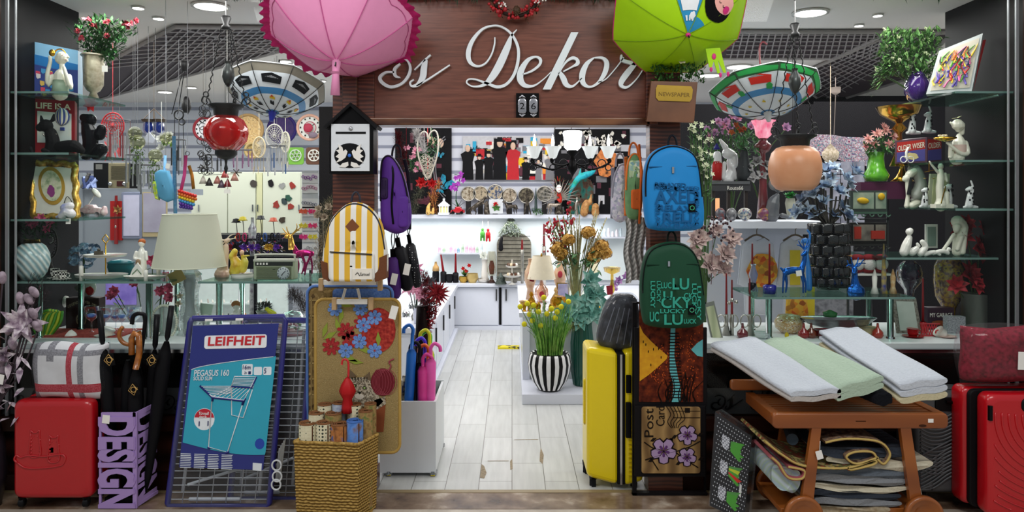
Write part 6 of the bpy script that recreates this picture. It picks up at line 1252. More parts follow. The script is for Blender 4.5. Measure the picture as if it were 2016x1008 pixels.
at(1148,783,6.1,.08);r=root('teal_flower_vase','tall dark green ribbed vase with large teal flowers on the plinth','vase');part('vase',MB().lathe(1146,[(17,782),(21,755),(22,700),(18,665),(20,655)],0,60,fl=.05,fn=20),mt('#124a3e',r=.3),r);q,s2,pm=MB(),MB(),MB()
for x,y,rd in((1130,625,30),(1160,610,30),(1168,640,26),(1140,650,26),(1112,640,26),(1160,575,24),(1190,625,22),(1175,600,20)):q.flower(x,y,-14,rd,7,(U(-.4,.4),-.2,-1),lay=3,op=.75,wd=.62);s2.tube([(x,y,-10),(1146,680,0)],1.4,5)
part('petals',q,mt(('#356a60','#6aa69a','#a8cfc4'),sc=14,r=.6),r);part('stem',s2,STEM,r)
for i in range(520):a=U(0,1);x,y=1150-78*a**1.2,652+4*a+62*a*a;pm.leaf((x+U(-3,3),y+U(-5,5),-18),(U(-1,-.1),U(.3,1),U(-.4,.2)),U(9,18),1.4,n=2)
part('drooping_pampas',pm,mt(('#566038','#98a068','#b8b488'),sc=30,r=.9),r)
# goods on the left counter
for i in range(16):
 x,y=-.72-U(0,.25),U(6.1,8.4);atm(x,y,.57);h=U(.03,.09);one('silver_trinket',MB().lathe(0,[(.03,0),(.04,h*.4),(.02,h)],0,10),R.choice([SILVER,CHROME,PORC,mt('#4a4a52',r=.3)]),'small silver trinket dish on the left counter','trinket','silver trinkets on the left counter')
for i,(x,y,c)in enumerate(((820,560,'#d8a02c'),(808,600,'#c8b820'),(800,640,'#2a4aa8'),(815,625,'#5a2a8a'))):
 at(x,782,4.8,0);one('tall_umbrella',MB().tube([(x,900,0),(x,y+40,0),(x-3,y,0)],[3,9,5],8),mt((c,'#16121c','#d8d0c0'),sc=18),('yellow and black','gold patterned','blue white striped','purple dark')[i]+' closed umbrella standing behind the cart','umbrella','closed umbrellas standing behind the cart').location.z=0
# ================================================================ left window display
def pane_shelf(lab,x0,x1,y0,y1,z,name='glass_shelf',t=.012):
 atm((x0+x1)/2,(y0+y1)/2,z-t);hx,hy=(x1-x0)/2,(y1-y0)/2
 r=root(name,lab,'shelf','glass shelves in the windows');part('glass_plate',MB().box(-hx,0,hx,t,-hy,hy),glass('#b9d6cc',.25,.03,.04,'#8ab0a4'),r)
 part('front_edge',MB().box(-hx,0,hx,t,-hy-.002,-hy),mt('#6f8f88',r=.15),r);return r
for z,w in((2.23,'top'),(1.88,'second'),(1.50,'third')):pane_shelf(w+' glass side shelf on the left wall of the left window',-2.86,-2.53,4.22,4.84,z)
pane_shelf('long glass shelf on chrome posts under the white lampshade',-2.84,-1.98,4.24,4.72,1.142);pane_shelf('glass shelf on chrome posts carrying the mint radio',-1.80,-1.10,4.24,4.72,1.142)
def post(x,y,z1,lab):atm(x,y,.8);r=root('chrome_post',lab,'post','chrome shelf posts');part('tube',MB().lathe(0,[(.018,0),(.018,z1-.8)],0,16),CHROME,r);part('collar',MB().lathe(0,[(.024,0),(.024,.01),(.018,.012)],0,16),CHROME,r)
for x,y,l in((-2.78,4.35,'chrome post at the far left behind the lilies'),(-2.68,4.6,'rear chrome post at the far left of the left shelf'),(-2.12,4.32,'front chrome post behind the umbrella handles'),(-2.08,4.6,'rear chrome post near the oval frame'),(-1.71,4.32,'front chrome post left under the radio shelf'),(-1.68,4.6,'rear chrome post left under the radio shelf')):post(x,y,1.13,l)
def cord(mb,x,y,d=0,r=.4,top=None):return mb.tube([(x,y,d),(x,HY-(2.85-CH)*F/CUR.Y if top is None else top,d)],r,4)
# top shelf: picture block, bust with headphones, vase with red blossoms
Z1,Z2,Z3,ZG,ZL=2.23,1.88,1.50,1.142,.8
at(112,182,4.5,Z1);r=root('picture_block','blue coastal scene picture block on the top left side shelf','picture');f=bil((64,75),(157,90),(157,182),(64,182));b=part('block',MB().hexa([(72,74,-18),(157,90,-6),(157,182,-6),(72,182,-18),(62,78,10),(150,90,22),(150,182,22),(62,182,10)]),mt('#8fc4e8',r=.4),r)
f=bil((72,74),(157,90),(157,182),(72,182),d=(-18,-6,-6,-18));q=MB();q.onface(f,[(0,.22),(1,.3),(1,.5),(0,.42)],-.8,1);q.onface(f,[(0,.4),(.5,.45),(1,.42),(1,1),(0,1)],-1,2)
for i in range(26):u,v=U(.03,.9),U(.45,.92);q.onface(f,[(u,v),(u+.09,v+.01),(u+.09,v+.08),(u+.03,v+.1),(u,v+.07)],-1.4-i*.01,R.choice([3,4,5,6]))
q.onface(f,circ(.74,.2,.05,.05),-1.4,3);part('picture_print',q,[mt('#8fc4e8'),mt('#2a7ac0'),mt('#3a4a90'),mt('#d8506a'),mt('#e8c060'),mt('#4a9ad0'),mt('#e8e0e0')],b)
CRW=mt('#e6e4d2',r=.3,var=.03,coat=.3);SG=mt('#a8bca4',r=.4)
fig('bust_figurine','cream bust of a woman with gold headphones on the top left shelf','figurine',[[(118,185,0,15),(120,165,0,13),(120,148,0,12),(122,140,0,6)],[(122,142,0,4.6),(122,130,0,5)],[(120,118,0,11),(124,114,-2,11)],[(132,120,-2,3.5),(134,122,-2,2)],[(134,112,-2,2),(137,115,-2,1.5)],[(104,152,0,5),(98,170,-4,4.5),(98,150,-8,4),(104,125,-8,3.5),(103,115,-8,3)],[(136,152,0,5),(142,175,-4,4.5),(136,150,-10,4),(132,136,-10,3)]],CRW,118,186,4.32,Z1,
 extra=[('headphones',lambda e:(e.ell(110,108,-12,6,7,4),e.ring(120,113,-4,12,1.4,14,n=20,a0=180,a1=350)),GOLD),('dress',lambda e:e.lathe(119,[(13,160),(13.5,168),(15.5,186)],0,16,sq=1.05),SG),('face_paint',lambda e:e.tube([(133,121,-9),(136,121,-8)],.8,4).tube([(128,113,-12),(131,112,-12)],.5,4),mt('#8a4a3a'))])
at(184,190,4.5,Z1);r=root('flower_vase','tall antique silver vase of green leaves and dark red blossoms on the top left shelf','vase');part('vase',MB().lathe(184,[(21,107),(19,111),(19,120),(18,165),(12,176),(6,180),(10,190)],0,28,fl=.0),mt(('#8a8068','#c8c0a8','#a89c80'),sc=20,r=.35,me=.6),r)
part('scalloped_rim',MB().ring(184,107,0,21,2.4,21,22,5,flat=True),mt('#a8a08c',r=.3,me=.6),r);q,g,s2=MB(),MB(),MB()
for i in range(640):a,b=U(-1,1),U(0,1);q.leaf((202+a*62*b**.6,106-b*74+abs(a)*20,U(-26,22)*b),rv()+Vector((a*.5,-.4,0)),U(10,19),6.5,n=2)
for x,y in((262,46),(277,42),(218,70),(191,52),(216,44),(165,75),(180,40),(160,62),(255,50)):[g.flower(x+U(-4,4),y+U(-3,3),-14+U(-6,6),6,6,rv())for k in range(4)]
for i in range(14):s2.tube(cr_([(184,108,0),(190+U(-20,30),80,0),(200+U(-50,70),U(38,60),U(-10,10))],3),.8,4)
part('leaves',q,mt(('#122a16','#234a26','#3f6e3a','#55865a'),sc=40,r=.5),r);part('petals',g,mt(('#6a1424','#b83848','#d8788a'),sc=40),r);part('stem',s2,STEM,r);part('price_tag',MB().box(205,128,216,140,-8,-7.4).tube([(210,128,-7),(211,110,-3)],.4,4),PAPER,r)
# second shelf: LIFE IS A RIDE box, black dogs
at(105,300,4.5,Z2);r=root('book_box','red book-shaped box reading LIFE IS A with a striped hot air balloon','box');b=part('box',MB().hexa([(76,190,-16),(152,194,-8),(152,300,-8),(76,300,-16),(60,192,6),(140,196,20),(140,300,20),(60,300,6)]),mt('#8f1620',r=.5),r)
f=bil((76,190),(152,194),(152,300),(76,300),d=(-16,-8,-8,-16));q=MB();q.onface(f,[(.1,.22),(.92,.24),(.92,.78),(.1,.78)],-.8);part('cloud_panel',q,mt(('#c8d4d4','#e4e2d4'),sc=14),b)
q=MB();q.text('LIFE IS A',0,0,.15,0,.3,w=.84,bold=.02,R3=lambda u,v:f(.07+u,.17-v,-1));q.text('RIDE',0,0,.14,0,.3,w=.36,bold=.02,R3=lambda u,v:f(.6+u,.95-v,-1));q.text('LIFE IS A',0,0,14,0,.3,w=84,bold=.02,R3=lambda u,v:(63+(v)*.9,200+u,2-v*1.2));part('lettering',q,mt('#e8ddc0'),b)
q=MB();[q.ell(130,225,-13-i*1.2,15*cos(radians(a)),17,3,m=1 if i%2 else 0,n=16)for i,a in enumerate((0,30,50,68,82))];q.box(126,246,134,252,-13,-10,0);part('balloon_print',q,[mt('#3a4a8c'),mt('#e0d8c4')],b)
VEL=mt('#09090b',r=.7);
fig('dog_figurine','black french bulldog figurine with pearl collar on the second left shelf','figurine',[[(100,298,0,12),(104,280,0,13),(100,262,0,11)],[(93,248,-4,13),(84,252,-8,8)],[(84,238,-2,4),(82,229,-2,2)],[(104,236,0,4),(106,226,0,2)],[(120,290,0,12),(145,288,0,13),(160,296,0,7)],[(92,296,-6,4),(92,302,-6,4)],[(112,296,-4,4),(112,302,-4,4)]],VEL,115,303,4.35,Z2,extra=[('pearl_collar',lambda e:e.ring(99,262,-2,13,1.8,9,n=16,a0=0,a1=180),SILVER)])
fig('sunglasses_figurine','black glossy figure lying behind the bulldog on the second left shelf','figurine',[[(170,300,0,12),(178,280,0,14),(176,255,0,15),(170,240,0,10)],[(190,300,0,12),(200,290,0,12)],[(196,262,0,11),(200,250,0,9)],[(178,232,0,12),(165,228,0,8)]],mt('#0c0d11',r=.15),180,303,4.55,Z2)
fig('black_cat_figurine','small black figurine at the front edge of the second left shelf','figurine',[[(60,296,0,4),(64,306,0,3)],[(86,300,0,5),(95,302,0,3)]],VEL,80,305,4.26,Z2)
# third shelf: gold tray, porcelain car and baby shoe
at(100,428,4.42,Z3);r=root('gold_tray','baroque gold-framed tray with rose medallion leaning on the third left shelf','tray');f=bil((48,318),(134,322),(156,424),(76,426),d=(14,20,-6,-12));q=MB();P=[]
for i in range(64):
 t=i/16;s_=int(t)%4;u=t-int(t);w_=1+.05*sin(2*pi*u*3)*1;e=((u,0),(1,u),(1-u,1),(0,1-u))[s_];P.append(f(.5+(e[0]-.5)*w_,.5+(e[1]-.5)*w_))
q.tube(P+[P[0]],7,8,fl=.6);part('gilt_rim',q,mt(('#8a6a24','#c89c3c','#e8cf80'),sc=40,r=.3,me=.6,bump=.6),r);q=MB().onface(f,[(.06,.06),(.94,.06),(.94,.94),(.06,.94)],-2);pl=part('plate',q,mt('#dcd8cc',r=.25),r)
q=MB();q.onface(f,circ(.48,.42,.3,.36,26),-3.4);q.onface(f,circ(.48,.42,.23,.29,26),-4.2,1);q.onface(f,blob(.47,.52,.09,.1),-5,2);part('medallion',q,[mt('#c89c3c',r=.4,me=.5),mt(('#8a9a7a','#c8c8a8','#d8d0c0'),sc=40),mt('#8a3a78')],pl);part('chain',MB().tube(cr_([f(.75,.75,-6),f(.85,.62,-8),f(.95,.75,-8),f(.8,.86,-8)],4),.8,4),IRON,r)
PKP=mt(('#e8dcd8','#d8b4b8','#efe8e4'),sc=30,r=.25,coat=.3)
fig('porcelain_shoe','lilac and white porcelain baby bootee on the third left shelf','ornament',[[(122,424,0,8),(132,416,0,11),(140,420,0,9)],[(128,408,0,9),(138,404,0,8)],[(118,424,0,5),(112,426,0,3)]],mt(('#8f98c8','#dcd8dc','#e8e6e2'),sc=16,r=.3),128,429,4.32,Z3)
at(182,428,4.72,Z3);r=root('porcelain_car','pale pink porcelain vintage car with white parasol on the third left shelf','ornament');part('car_body',MB().slab([(155,423),(156,414),(168,409),(172,404),(186,404),(190,409),(206,411),(208,422)],-9,9,4),PKP,r)
for x in(166,196):part('wheel',MB().tube([(x,423,-10),(x,423,10)],5,14),mt('#8a868c',r=.4),r)
part('parasol',MB().ell(192,381,-4,12,5,8,a=50).tube([(176,404,-4),(190,383,-4)],1,5),PORC,r)
fig('porcelain_figures','small white porcelain pieces at the back of the third left shelf','ornament',[[(150,415,0,5),(154,405,0,4)],[(142,402,0,3),(146,398,0,2)],[(205,418,0,7),(206,410,0,5)]],PKP,165,428,4.6,Z3)
at(135,440,4.23);one('price_label',MB().box(130,430,139,441,-1,0),PAPER,'white price label stuck on the third left side shelf','label')
# glass shelf goods, left part
IRI=bpy.data.materials.new('iridescent');IRI.use_nodes=True;b_=IRI.node_tree.nodes['Principled BSDF'];b_.inputs['Base Color'].default_value=lin('#a8c4c8');b_.inputs['Roughness'].default_value=.15;b_.inputs['Coat Weight'].default_value=.6
nt=IRI.node_tree;wv_=nt.nodes.new('ShaderNodeTexWave');wv_.inputs['Scale'].default_value=14;wv_.bands_direction='DIAGONAL';wv_.inputs['Distortion'].default_value=1;tcn=nt.nodes.new('ShaderNodeTexCoord');nt.links.new(tcn.outputs['Object'],wv_.inputs[0]);cr2=nt.nodes.new('ShaderNodeValToRGB');cr2.color_ramp.elements[0].color=lin('#8fb4bc');cr2.color_ramp.elements[1].color=lin('#dfe8e4');nt.links.new(wv_.outputs['Fac'],cr2.inputs[0]);nt.links.new(cr2.outputs[0],b_.inputs['Base Color']);bn_=nt.nodes.new('ShaderNodeBump');bn_.inputs['Distance'].default_value=.004;nt.links.new(wv_.outputs['Fac'],bn_.inputs['Height']);nt.links.new(bn_.outputs[0],b_.inputs['Normal'])
at(63,552,4.34,ZG);r=root('pearl_vase','round pearly blue ribbed vase with gold collar and pink blossoms on the left glass shelf','vase');part('body',MB().lathe(63,[(16,480),(24,486),(31,502),(32,518),(26,538),(17,552),(0,552)],0,36),IRI,r);part('gold_collar',MB().lathe(63,[(14,473),(15,481)],0,24),GOLD,r);q,g=MB(),MB()
for x,y in((75,437),(97,452),(70,445),(102,440),(85,430),(62,440)):q.flower(x,y,-6,10,6,(U(-.4,.4),-.3,-1),lay=2)
for i in range(220):g.leaf((64+U(-38,42),455+U(-18,16),U(-14,12)),rv()+Vector((0,-.3,0)),12,5,n=2)
part('petals',q,mt(('#8a2a4c','#c8587c'),sc=30),r);part('leaves',g,mt(('#0f2412','#1f3c22'),sc=30),r)
at(102,550,4.6,ZG);r=root('ornate_clock','dark openwork oval table clock beside the pearly vase','clock');q=MB().ring(100,488,0,13,1.6,28,n=26).ring(100,480,-1,8,1.2,9).lathe(100,[(2,514),(3,530),(10,550)],0,10)
for i in range(14):a=2*pi*i/14;q.ring(100+11*cos(a),488+24*sin(a),0,3,.7,n=8,k=3)
part('openwork_frame',q,mt('#2a2420',r=.4,me=.5),r);q=MB()
for i in range(12):a=radians(i*30);q.box(100+6*sin(a)-.5,480-7*cos(a)-1,100+6*sin(a)+.5,480-7*cos(a)+1,-2.4,-2)
part('numerals',q,PORC,r)
def cup(x,yb,Y,z,lab,m_,w_=9,h=14,grp=None,sau=True):
 at(x,yb,Y,z);r=root('cup',lab,'cup',grp);part('bowl',MB().lathe(x,[(w_,yb-h-2),(w_*.95,yb-h*.6),(w_*.6,yb-2)],0,18),m_,r);part('handle',MB().ring(x+w_+2,yb-h*.6,0,4,1.1,4.5,12),m_,r)
 if sau:part('saucer',MB().lathe(x,[(w_*1.8,yb-3),(w_*1.2,yb-1),(w_,yb)],0,22),m_,r)
CHK=mt(('#1a1a1c','#efede6'),pat='check',sc=95,r=.2)
cup(108,552,4.36,ZG,'white cup with black chequered band left on the glass shelf',CHK,8,19);cup(122,553,4.3,ZG,'white cup with black chequered rim right of its twin',CHK,9,17)
at(160,550,4.6,ZG);r=root('blue_hydrangea','dusty blue artificial hydrangea behind the tiered stand','artificial flowers');q=MB()
for x,y in((150,505),(166,498),(178,512),(145,520),(170,525),(184,500)):
 for i in range(26):v=rv().normalized()*11;q.flower(x+v.x,y+v.y,v.z,5,4,tuple(v),lay=1,op=.8,wd=.9)
part('petals',q,mt(('#3e5570','#6c8aa6','#9cb4c4'),sc=40,r=.6),r);part('stem',MB().tube([(165,515,0),(165,550,0)],2),STEM,r)
at(205,552,4.36,ZG);r=root('tiered_stand','two tier white plate stand with gold rod and gold ring on the glass shelf','cake stand');part('plate',MB().lathe(207,[(39,503),(37,507),(18,509),(0,509)],0,30),PORC,r);part('plate',MB().lathe(200,[(50,542),(48,547),(24,551),(0,551)],0,30,sq=.7),PORC,r);q=MB().tube([(208,549,0),(208,480,0)],1.2,6);q.tube([(208,482,0),(201,473,0),(208,464,0),(215,473,0),(208,482,0)],1.2,5);part('gold_rod',q,GOLD,r);part('cake',MB().lathe(199,[(8,496),(9,503)],-8,8).ell(199,494,-8,3,3),mt('#4a4438'),r)
at(160,548,4.28,ZG);one('white_candle',MB().lathe(160,[(2,518),(4,520),(4,549)],0,12),PORC,'short white candle at the left of the plate stand','candle','white candles on the left glass shelf');at(287,548,4.26,ZG);one('white_candle',MB().lathe(287,[(2,525),(4,527),(4,551)],0,12),PORC,'short white candle below the girl figurine','candle','white candles on the left glass shelf');at(312,545,4.4,ZG);one('white_candle',MB().lathe(312,[(3,518),(4,520),(4,548)],0,12),PORC,'white candle standing under the big lampshade','candle','white candles on the left glass shelf')
at(238,545,4.62,ZG);r=root('teal_dish','teal lidded oval casserole dish on the left glass shelf','dish');part('dish',MB().lathe(238,[(25,522),(26,530),(21,545),(0,545)],0,26,sq=.7),mt('#1f6f7c',r=.2),r);part('lid',MB().lathe(238,[(0,514),(18,516),(27,521),(25,524)],0,26,sq=.7),mt('#1a626e',r=.2),r)
fig('girl_figurine','porcelain girl figurine with auburn hair left of the big lamp','figurine',[[(279,548,0,11),(279,525,0,9),(279,505,0,8),(279,495,0,5)],[(279,484,0,6),(279,482,0,6)],[(270,500,-4,3),(268,512,-6,3),(280,514,-8,2)],[(288,500,-2,3),(291,514,-4,3)]],PORC,279,552,4.4,ZG,extra=[('hair',lambda e:e.ell(279,480,1,7,6.4,6.4),mt('#b8622c')),('basket',lambda e:e.ell(277,520,-10,5,7,4),mt('#8a7258'))])
at(272,552,4.3,ZG);r=root('leaf_plates','white dishes with green leaf pattern fanned on the glass shelf','dish');part('dish',MB().poly([(255,549),(262,530),(272,517),(281,530),(284,546)],-3,0),PORC,r);part('leaf_print',MB().tube([(262,540,-4),(272,530,-4),(280,540,-4)],1,4),mt('#5a7a5a'),r);part('plate',MB().lathe(282,[(42,544),(38,548),(20,551),(0,551)],6,26,sq=.5),PORC,r)
# big lamp
at(374,652,4.45,ZL);r=root('table_lamp','large table lamp with cream shade and cut crystal base in the left window','lamp','table lamps');part('lamp_shade',MB().lathe(374,[(50,416),(69,518)],0,48,cap=False).ring(374,416,0,50,.9,50,40,4,flat=True).ring(374,518,0,69,.9,69,40,4,flat=True),mt('#cfd0bd',r=.85,var=.02,em=.03),r)
CRY=glass('#e6eeee',.3,.05,.22,'#cfd8d8',wav=60);part('crystal_base',MB().lathe(374,[(12,524),(20,532),(22,545),(17,565),(16,595),(22,615),(24,632),(18,640),(26,655)],0,32,fl=.06,fn=8),CRY,r);part('neck',MB().lathe(374,[(3,430),(3,524)],0,8),CHROME,r);part('cut_facets',MB().lathe(374,[(10,535),(13,550),(9,570),(9,600),(14,620),(14,650)],0,8),mt('#9aa4a6',r=.1,me=.7),r)
part('paper_tag',MB().box(345,524,374,548,-26,-25,a=-28),mt('#a89a5c'),r);q=MB();[q.flower(x,y,-22,8,5,(0,0,-1))for x,y in((364,573),(362,588))];part('flower_ornament',q,mt(('#8a8468','#b8b49c'),sc=30),r)
# shelf with radio
DB_=mt(('#d8c8a0','#e8dcc8','#c89878'),sc=20,r=.3)
fig('deer_lady_figurine','cream and pink standing lady figurine with gold branch antlers left of the yellow figure','figurine',[[(437,548,0,15),(440,530,0,9),(444,508,0,6),(445,492,0,5)],[(446,482,0,5),(450,480,0,4)],[(441,548,-4,12),(432,549,-4,8)]],mt(('#dcd2b4','#d8a898'),sc=9,r=.3),440,552,4.5,ZG,extra=[('antlers',lambda e:[e.tube(cr_([(446,480,0),p,q_],4),[1.6,.6],5)for p,q_ in(((436,488,0),(423,484,0)),((432,480,0),(422,470,0)),((430,478,2),(429,462,0)),((452,472,0),(462,468,0)),((455,478,0),(465,476,0)))],DB_)])
fig('yellow_dress_figurine','seated figurine in orange and yellow on a round white trinket box','figurine',[[(462,534,0,11),(466,522,0,12),(462,512,0,9)],[(458,505,0,8),(462,495,0,6)],[(478,530,0,8),(482,515,0,7),(478,505,0,4)],[(476,498,0,4),(477,496,0,4)],[(482,504,-4,2.4),(492,503,-4,1.6)]],mt(('#a8481c','#d8b82c','#d8cc50','#d8c890'),sc=12,r=.35),470,541,4.45,None,extra=[('trinket_box',lambda e:e.lathe(477,[(20,538),(21,541),(20,552),(0,553)],0,26),PORC),('head',lambda e:e.ell(477,497,-2,4.4,5,4.4),mt('#e0b898'))])
at(543,553,4.36,ZG);r=root('retro_radio','mint green retro radio with white handle and clock dial on the glass shelf','radio','radios');part('case',MB().slab(rr(503,514,583,553,3),-12,14,2),mt('#a8b496',r=.45),r);q=MB().tube(cr_([(505,518,-6),(505,508,-6),(510,504,-6),(576,504,-6),(582,508,-6),(582,518,-6)],4),2,6);q.box(503,513,583,517,-13,13);part('handle',q,mt('#c8cabc',r=.3),r);part('scale_panel',MB().box(507,518,580,525,-14,-11),mt('#1e221e',r=.3),r)
q=MB();[q.box(509,528+i*2.7,577,529+i*2.7,-14,-12)for i in range(9)];part('speaker_grille',q,mt('#7a8466',r=.5),r);d_=part('clock_dial',MB().ell(562,540,-13,13,13,3,n=24),mt('#c2ccd0',r=.3),r);q=MB();[q.box(562+10*sin(radians(a))-.7,540-10*cos(radians(a))-.7,562+10*sin(radians(a))+.7,540-10*cos(radians(a))+.7,-17,-15)for a in range(0,360,30)];q.tube([(562,540,-17),(567,535,-17)],.6,4).tube([(562,540,-17),(559,544,-17)],.6,4);part('dial_marks',q,mt('#3a4048'),d_);q=MB();[q.box(511+i*6,519.5,514+i*6,523.5,-16,-13)for i in range(4)];part('button',q,PORC,r)
PKG=mt('#b01c6a',r=.15,me=.75)
fig('pink_deer_figurine','metallic pink deer figurine with gold head and antlers behind the mint radio','figurine',[[(582,510,4,7),(600,507,4,7),(612,509,4,6)],[(584,508,4,6),(576,494,4,5),(572,482,4,4)],[(594,512,0,3.5),(600,528,0,2),(594,548,0,1.6)],[(608,512,8,3.5),(612,528,8,2),(612,548,8,1.6)],[(580,515,8,3),(586,530,8,2),(584,548,8,1.6)],[(612,512,0,3),(604,530,0,2),(600,550,0,1.6)]],PKG,594,552,4.55,ZG,extra=[('gold_head',lambda e:(e.tube([(574,500,3),(572,480,2),(570,474,0)],[7.4,5.4,5],10),e.ell(566,475,-2,6,4,4),[e.tube(cr_([(572,474,0),p,q_],3),[2,.7],5)for p,q_ in(((562,470,0),(552,470,0)),((562,466,0),(556,458,0)),((566,464,0),(564,455,0)),((580,466,0),(590,462,0)),((584,460,0),(584,449,0)),((588,460,0),(596,455,0)))]),mt('#d8a848',r=.2,me=.8))])
# ledge goods
at(165,645,4.65,ZL);r=root('book_box','dark brown book box reading LEGENDS NEVER DIE on the left ledge','box');b=part('box',MB().box(133,584,198,645,-6,18),mt('#2e1c1a',r=.5),r,bev=1);q=MB()
for i,c_ in enumerate('LEGENDS NEVER DIE'):
 if c_!=' ':t=i/16;q.text(c_,138+t*54,603-9*sin(pi*t),8,-7,.4,w=2.8)
part('lettering',q,mt('#b8a888'),b);part('ornament_print',MB().ring(164,626,-7,9,1,12).ring(160,630,-7,5,.8),mt('#a89878'),b)
fig('swan_planter','white swan-shaped ceramic planter behind the ledge glasses','ornament',[[(95+15,602,0,17),(118,596,0,16),(128,592,0,10)],[(100,590,0,8),(96,580,0,5)]],mt(('#b0b0a8','#dcdad2'),sc=14,r=.3),112,618,4.75,None,extra=[('stand',lambda e:e.lathe(112,[(12,612),(14,618),(12,640)],0,14),GLC if 0 else CHROME)])
at(170,584,4.7);r=root('patterned_plate','white plate with red rose print standing on the legends box','plate');part('plate',MB().ell(170,566,0,20,19,3,n=24),PORC,r);part('rose_print',MB().poly(blob(178,572,8,8),-4,-3),RED,r);part('dark_print',MB().poly(blob(158,566,9,6),-4,-3),mt('#6a6458'),r)
at(92,650,4.4,ZL);r=root('swirl_glass_vase','green and yellow swirled glass fish-tail vase behind the lilies','vase');q=MB()
for i in range(9):q.tube(cr_([(75+i*3,648,i-4),(68+i*6,625,i-4),(80+i*5,606,i-4),(100+i*2.4,598+i*.5,i-4)],5),3,6,i%2)
part('swirl',q,[mt('#3c8a20',r=.1,coat=.5),mt('#a8b828',r=.1,coat=.5)],r)
at(130,655,4.5,ZL);one('red_doily',MB().box(90,653,262,655,-50,40),mt(('#7a2420','#b0524a'),sc=60,r=.9),'dark red lace runner lying on the left ledge','cloth')
at(150,653,4.38,ZL);r=root('tipped_cup','white teacup lying on its side on a saucer on the left ledge','cup');part('bowl',MB().lathe(150,[(11,640),(10,650),(5,658)],0,18,tilt=-60),PORC,r);part('saucer',MB().lathe(152,[(20,654),(12,657),(0,658)],0,22),PORC,r)
at(206,655,4.38,ZL);r=root('tipped_cup','white teacup with leaf decor tipped on a saucer behind the umbrella handles','cup');part('bowl',MB().lathe(208,[(12,638),(11,646),(5,655)],0,18,tilt=25),PORC,r);part('saucer',MB().lathe(206,[(19,652),(12,656),(0,657)],0,22),PORC,r);part('leaf_print',MB().tube([(203,646,-12),(210,642,-12)],1,4),mt('#3a4a58'),r)
GLW=glass('#f0f6fa',.25)
for i,(x,y,s_)in enumerate(((180,652,1.1),(208,648,1.0),(228,650,.9),(240,654,1.05),(262,650,.95),(266,655,1))):
 at(x,y,4.5+.03*(i%3),ZL);r=root('stem_glass','wine glass with blue gel on the left ledge, '+('first','second','third','fourth','fifth','last')[i]+' from the left','glass','wine glasses with blue gel on the left ledge');part('bowl',MB().lathe(x,[(12*s_,y-48*s_),(12.5*s_,y-36*s_),(8*s_,y-26*s_),(1.2,y-20*s_),(1.2,y-4),(9*s_,y)],0,18),GLW,r);part('blue_gel',MB().ell(x,y-31*s_,0,8.5*s_,4*s_,n=12),mt(('#2c58b8','#7a9ce0'),sc=60,r=.3),r)
at(322,655,4.4,ZL);r=root('oval_mirror','cream beaded oval mirror frame standing on the left ledge','photo frame');q=MB()
for i in range(44):a=2*pi*i/44;q.ell(323+25*cos(a),628+33*sin(a),0,2.8,2.8,n=8,k=5)
part('beaded_rim',q,mt('#d4d6c4',r=.5),r);part('mirror',MB().poly(circ(323,628,24,32,28),0,2),mt('#b0bcb6',r=.1,me=.6),r);part('tag',MB().box(303,644,315,656,-4,-3,a=30),PAPER,r)
at(400,650,4.5,ZL);r=root('framed_photo','green bordered leaning photo frame right of the crystal lamp','photo frame');f=bil((394,596),(416,600),(410,640),(396,640));part('frame',MB().hexa([(393,592,4),(418,595,4),(412,645,-8),(393,645,-8),(393,592,7),(418,595,7),(412,645,-5),(393,645,-5)]),mt('#9ab0a0',r=.4),r);part('picture',MB().hexa([(397,598,3),(413,600,3),(408,638,-7),(397,638,-7),(397,598,4),(413,600,4),(408,638,-6),(397,638,-6)]),mt('#c8d0c4'),r)
fig('angel_figurine','white praying angel figurine with auburn hair under the radio shelf','figurine',[[(462,645,0,12),(463,625,0,10),(465,608,0,6)],[(465,597,0,7),(465,594,0,7)],[(458,612,-4,3),(472,608,-8,2.6),(474,602,-8,2)]],PORC,464,648,4.5,ZL,extra=[('hair',lambda e:e.ell(464,592,1,9,7.5,8),mt('#a86a38')),('base',lambda e:e.lathe(463,[(11,632),(14,648)],0,12),mt('#7a7058'))])
fig('dotted_shoe','black shoe ornament with white dots and pink trim on the ledge','ornament',[[(476,610,0,5),(490,618,0,7),(504,628,0,6),(510,640,0,4)],[(478,612,0,3),(477,640,0,1.4)]],mt(('#e8e8e8','#111114','#111114','#111114'),pat='dots',sc=90,dist=.3,con=True),492,645,4.45,ZL,extra=[('pink_trim',lambda e:e.limb([(482,620,-7,3),(492,628,-7,3)]),mt('#c88aa0'))])
at(525,645,4.55,ZL);r=root('bonsai_dish','grey rocky ornament on a pale pedestal behind the yellow bird','ornament');q=MB();[q.leaf((520+U(-12,12),596+U(-6,6),0),rv()+Vector((0,-.4,0)),9,6,n=2)for i in range(90)];part('foliage',q,mt(('#3a3c38','#8a8c84'),sc=40),r);part('pedestal',MB().lathe(522,[(18,604),(14,612),(6,625),(12,645)],0,16),mt('#a8b0a4',r=.4),r)
fig('yellow_bird','small yellow-green bird ornament on the pink glass dish','ornament',[[(530,612,0,5),(540,618,0,5)],[(526,608,0,4),(524,609,0,3)]],mt('#c8c81c',r=.4),535,624,4.42,None);at(540,645,4.42,ZL);one('pink_glass_dish',MB().lathe(538,[(30,624),(28,632),(14,642),(0,645)],0,24),glass('#f0c8cc',.2,.05,.25,'#c87a8a'),'low pink glass dish under the yellow bird','dish')
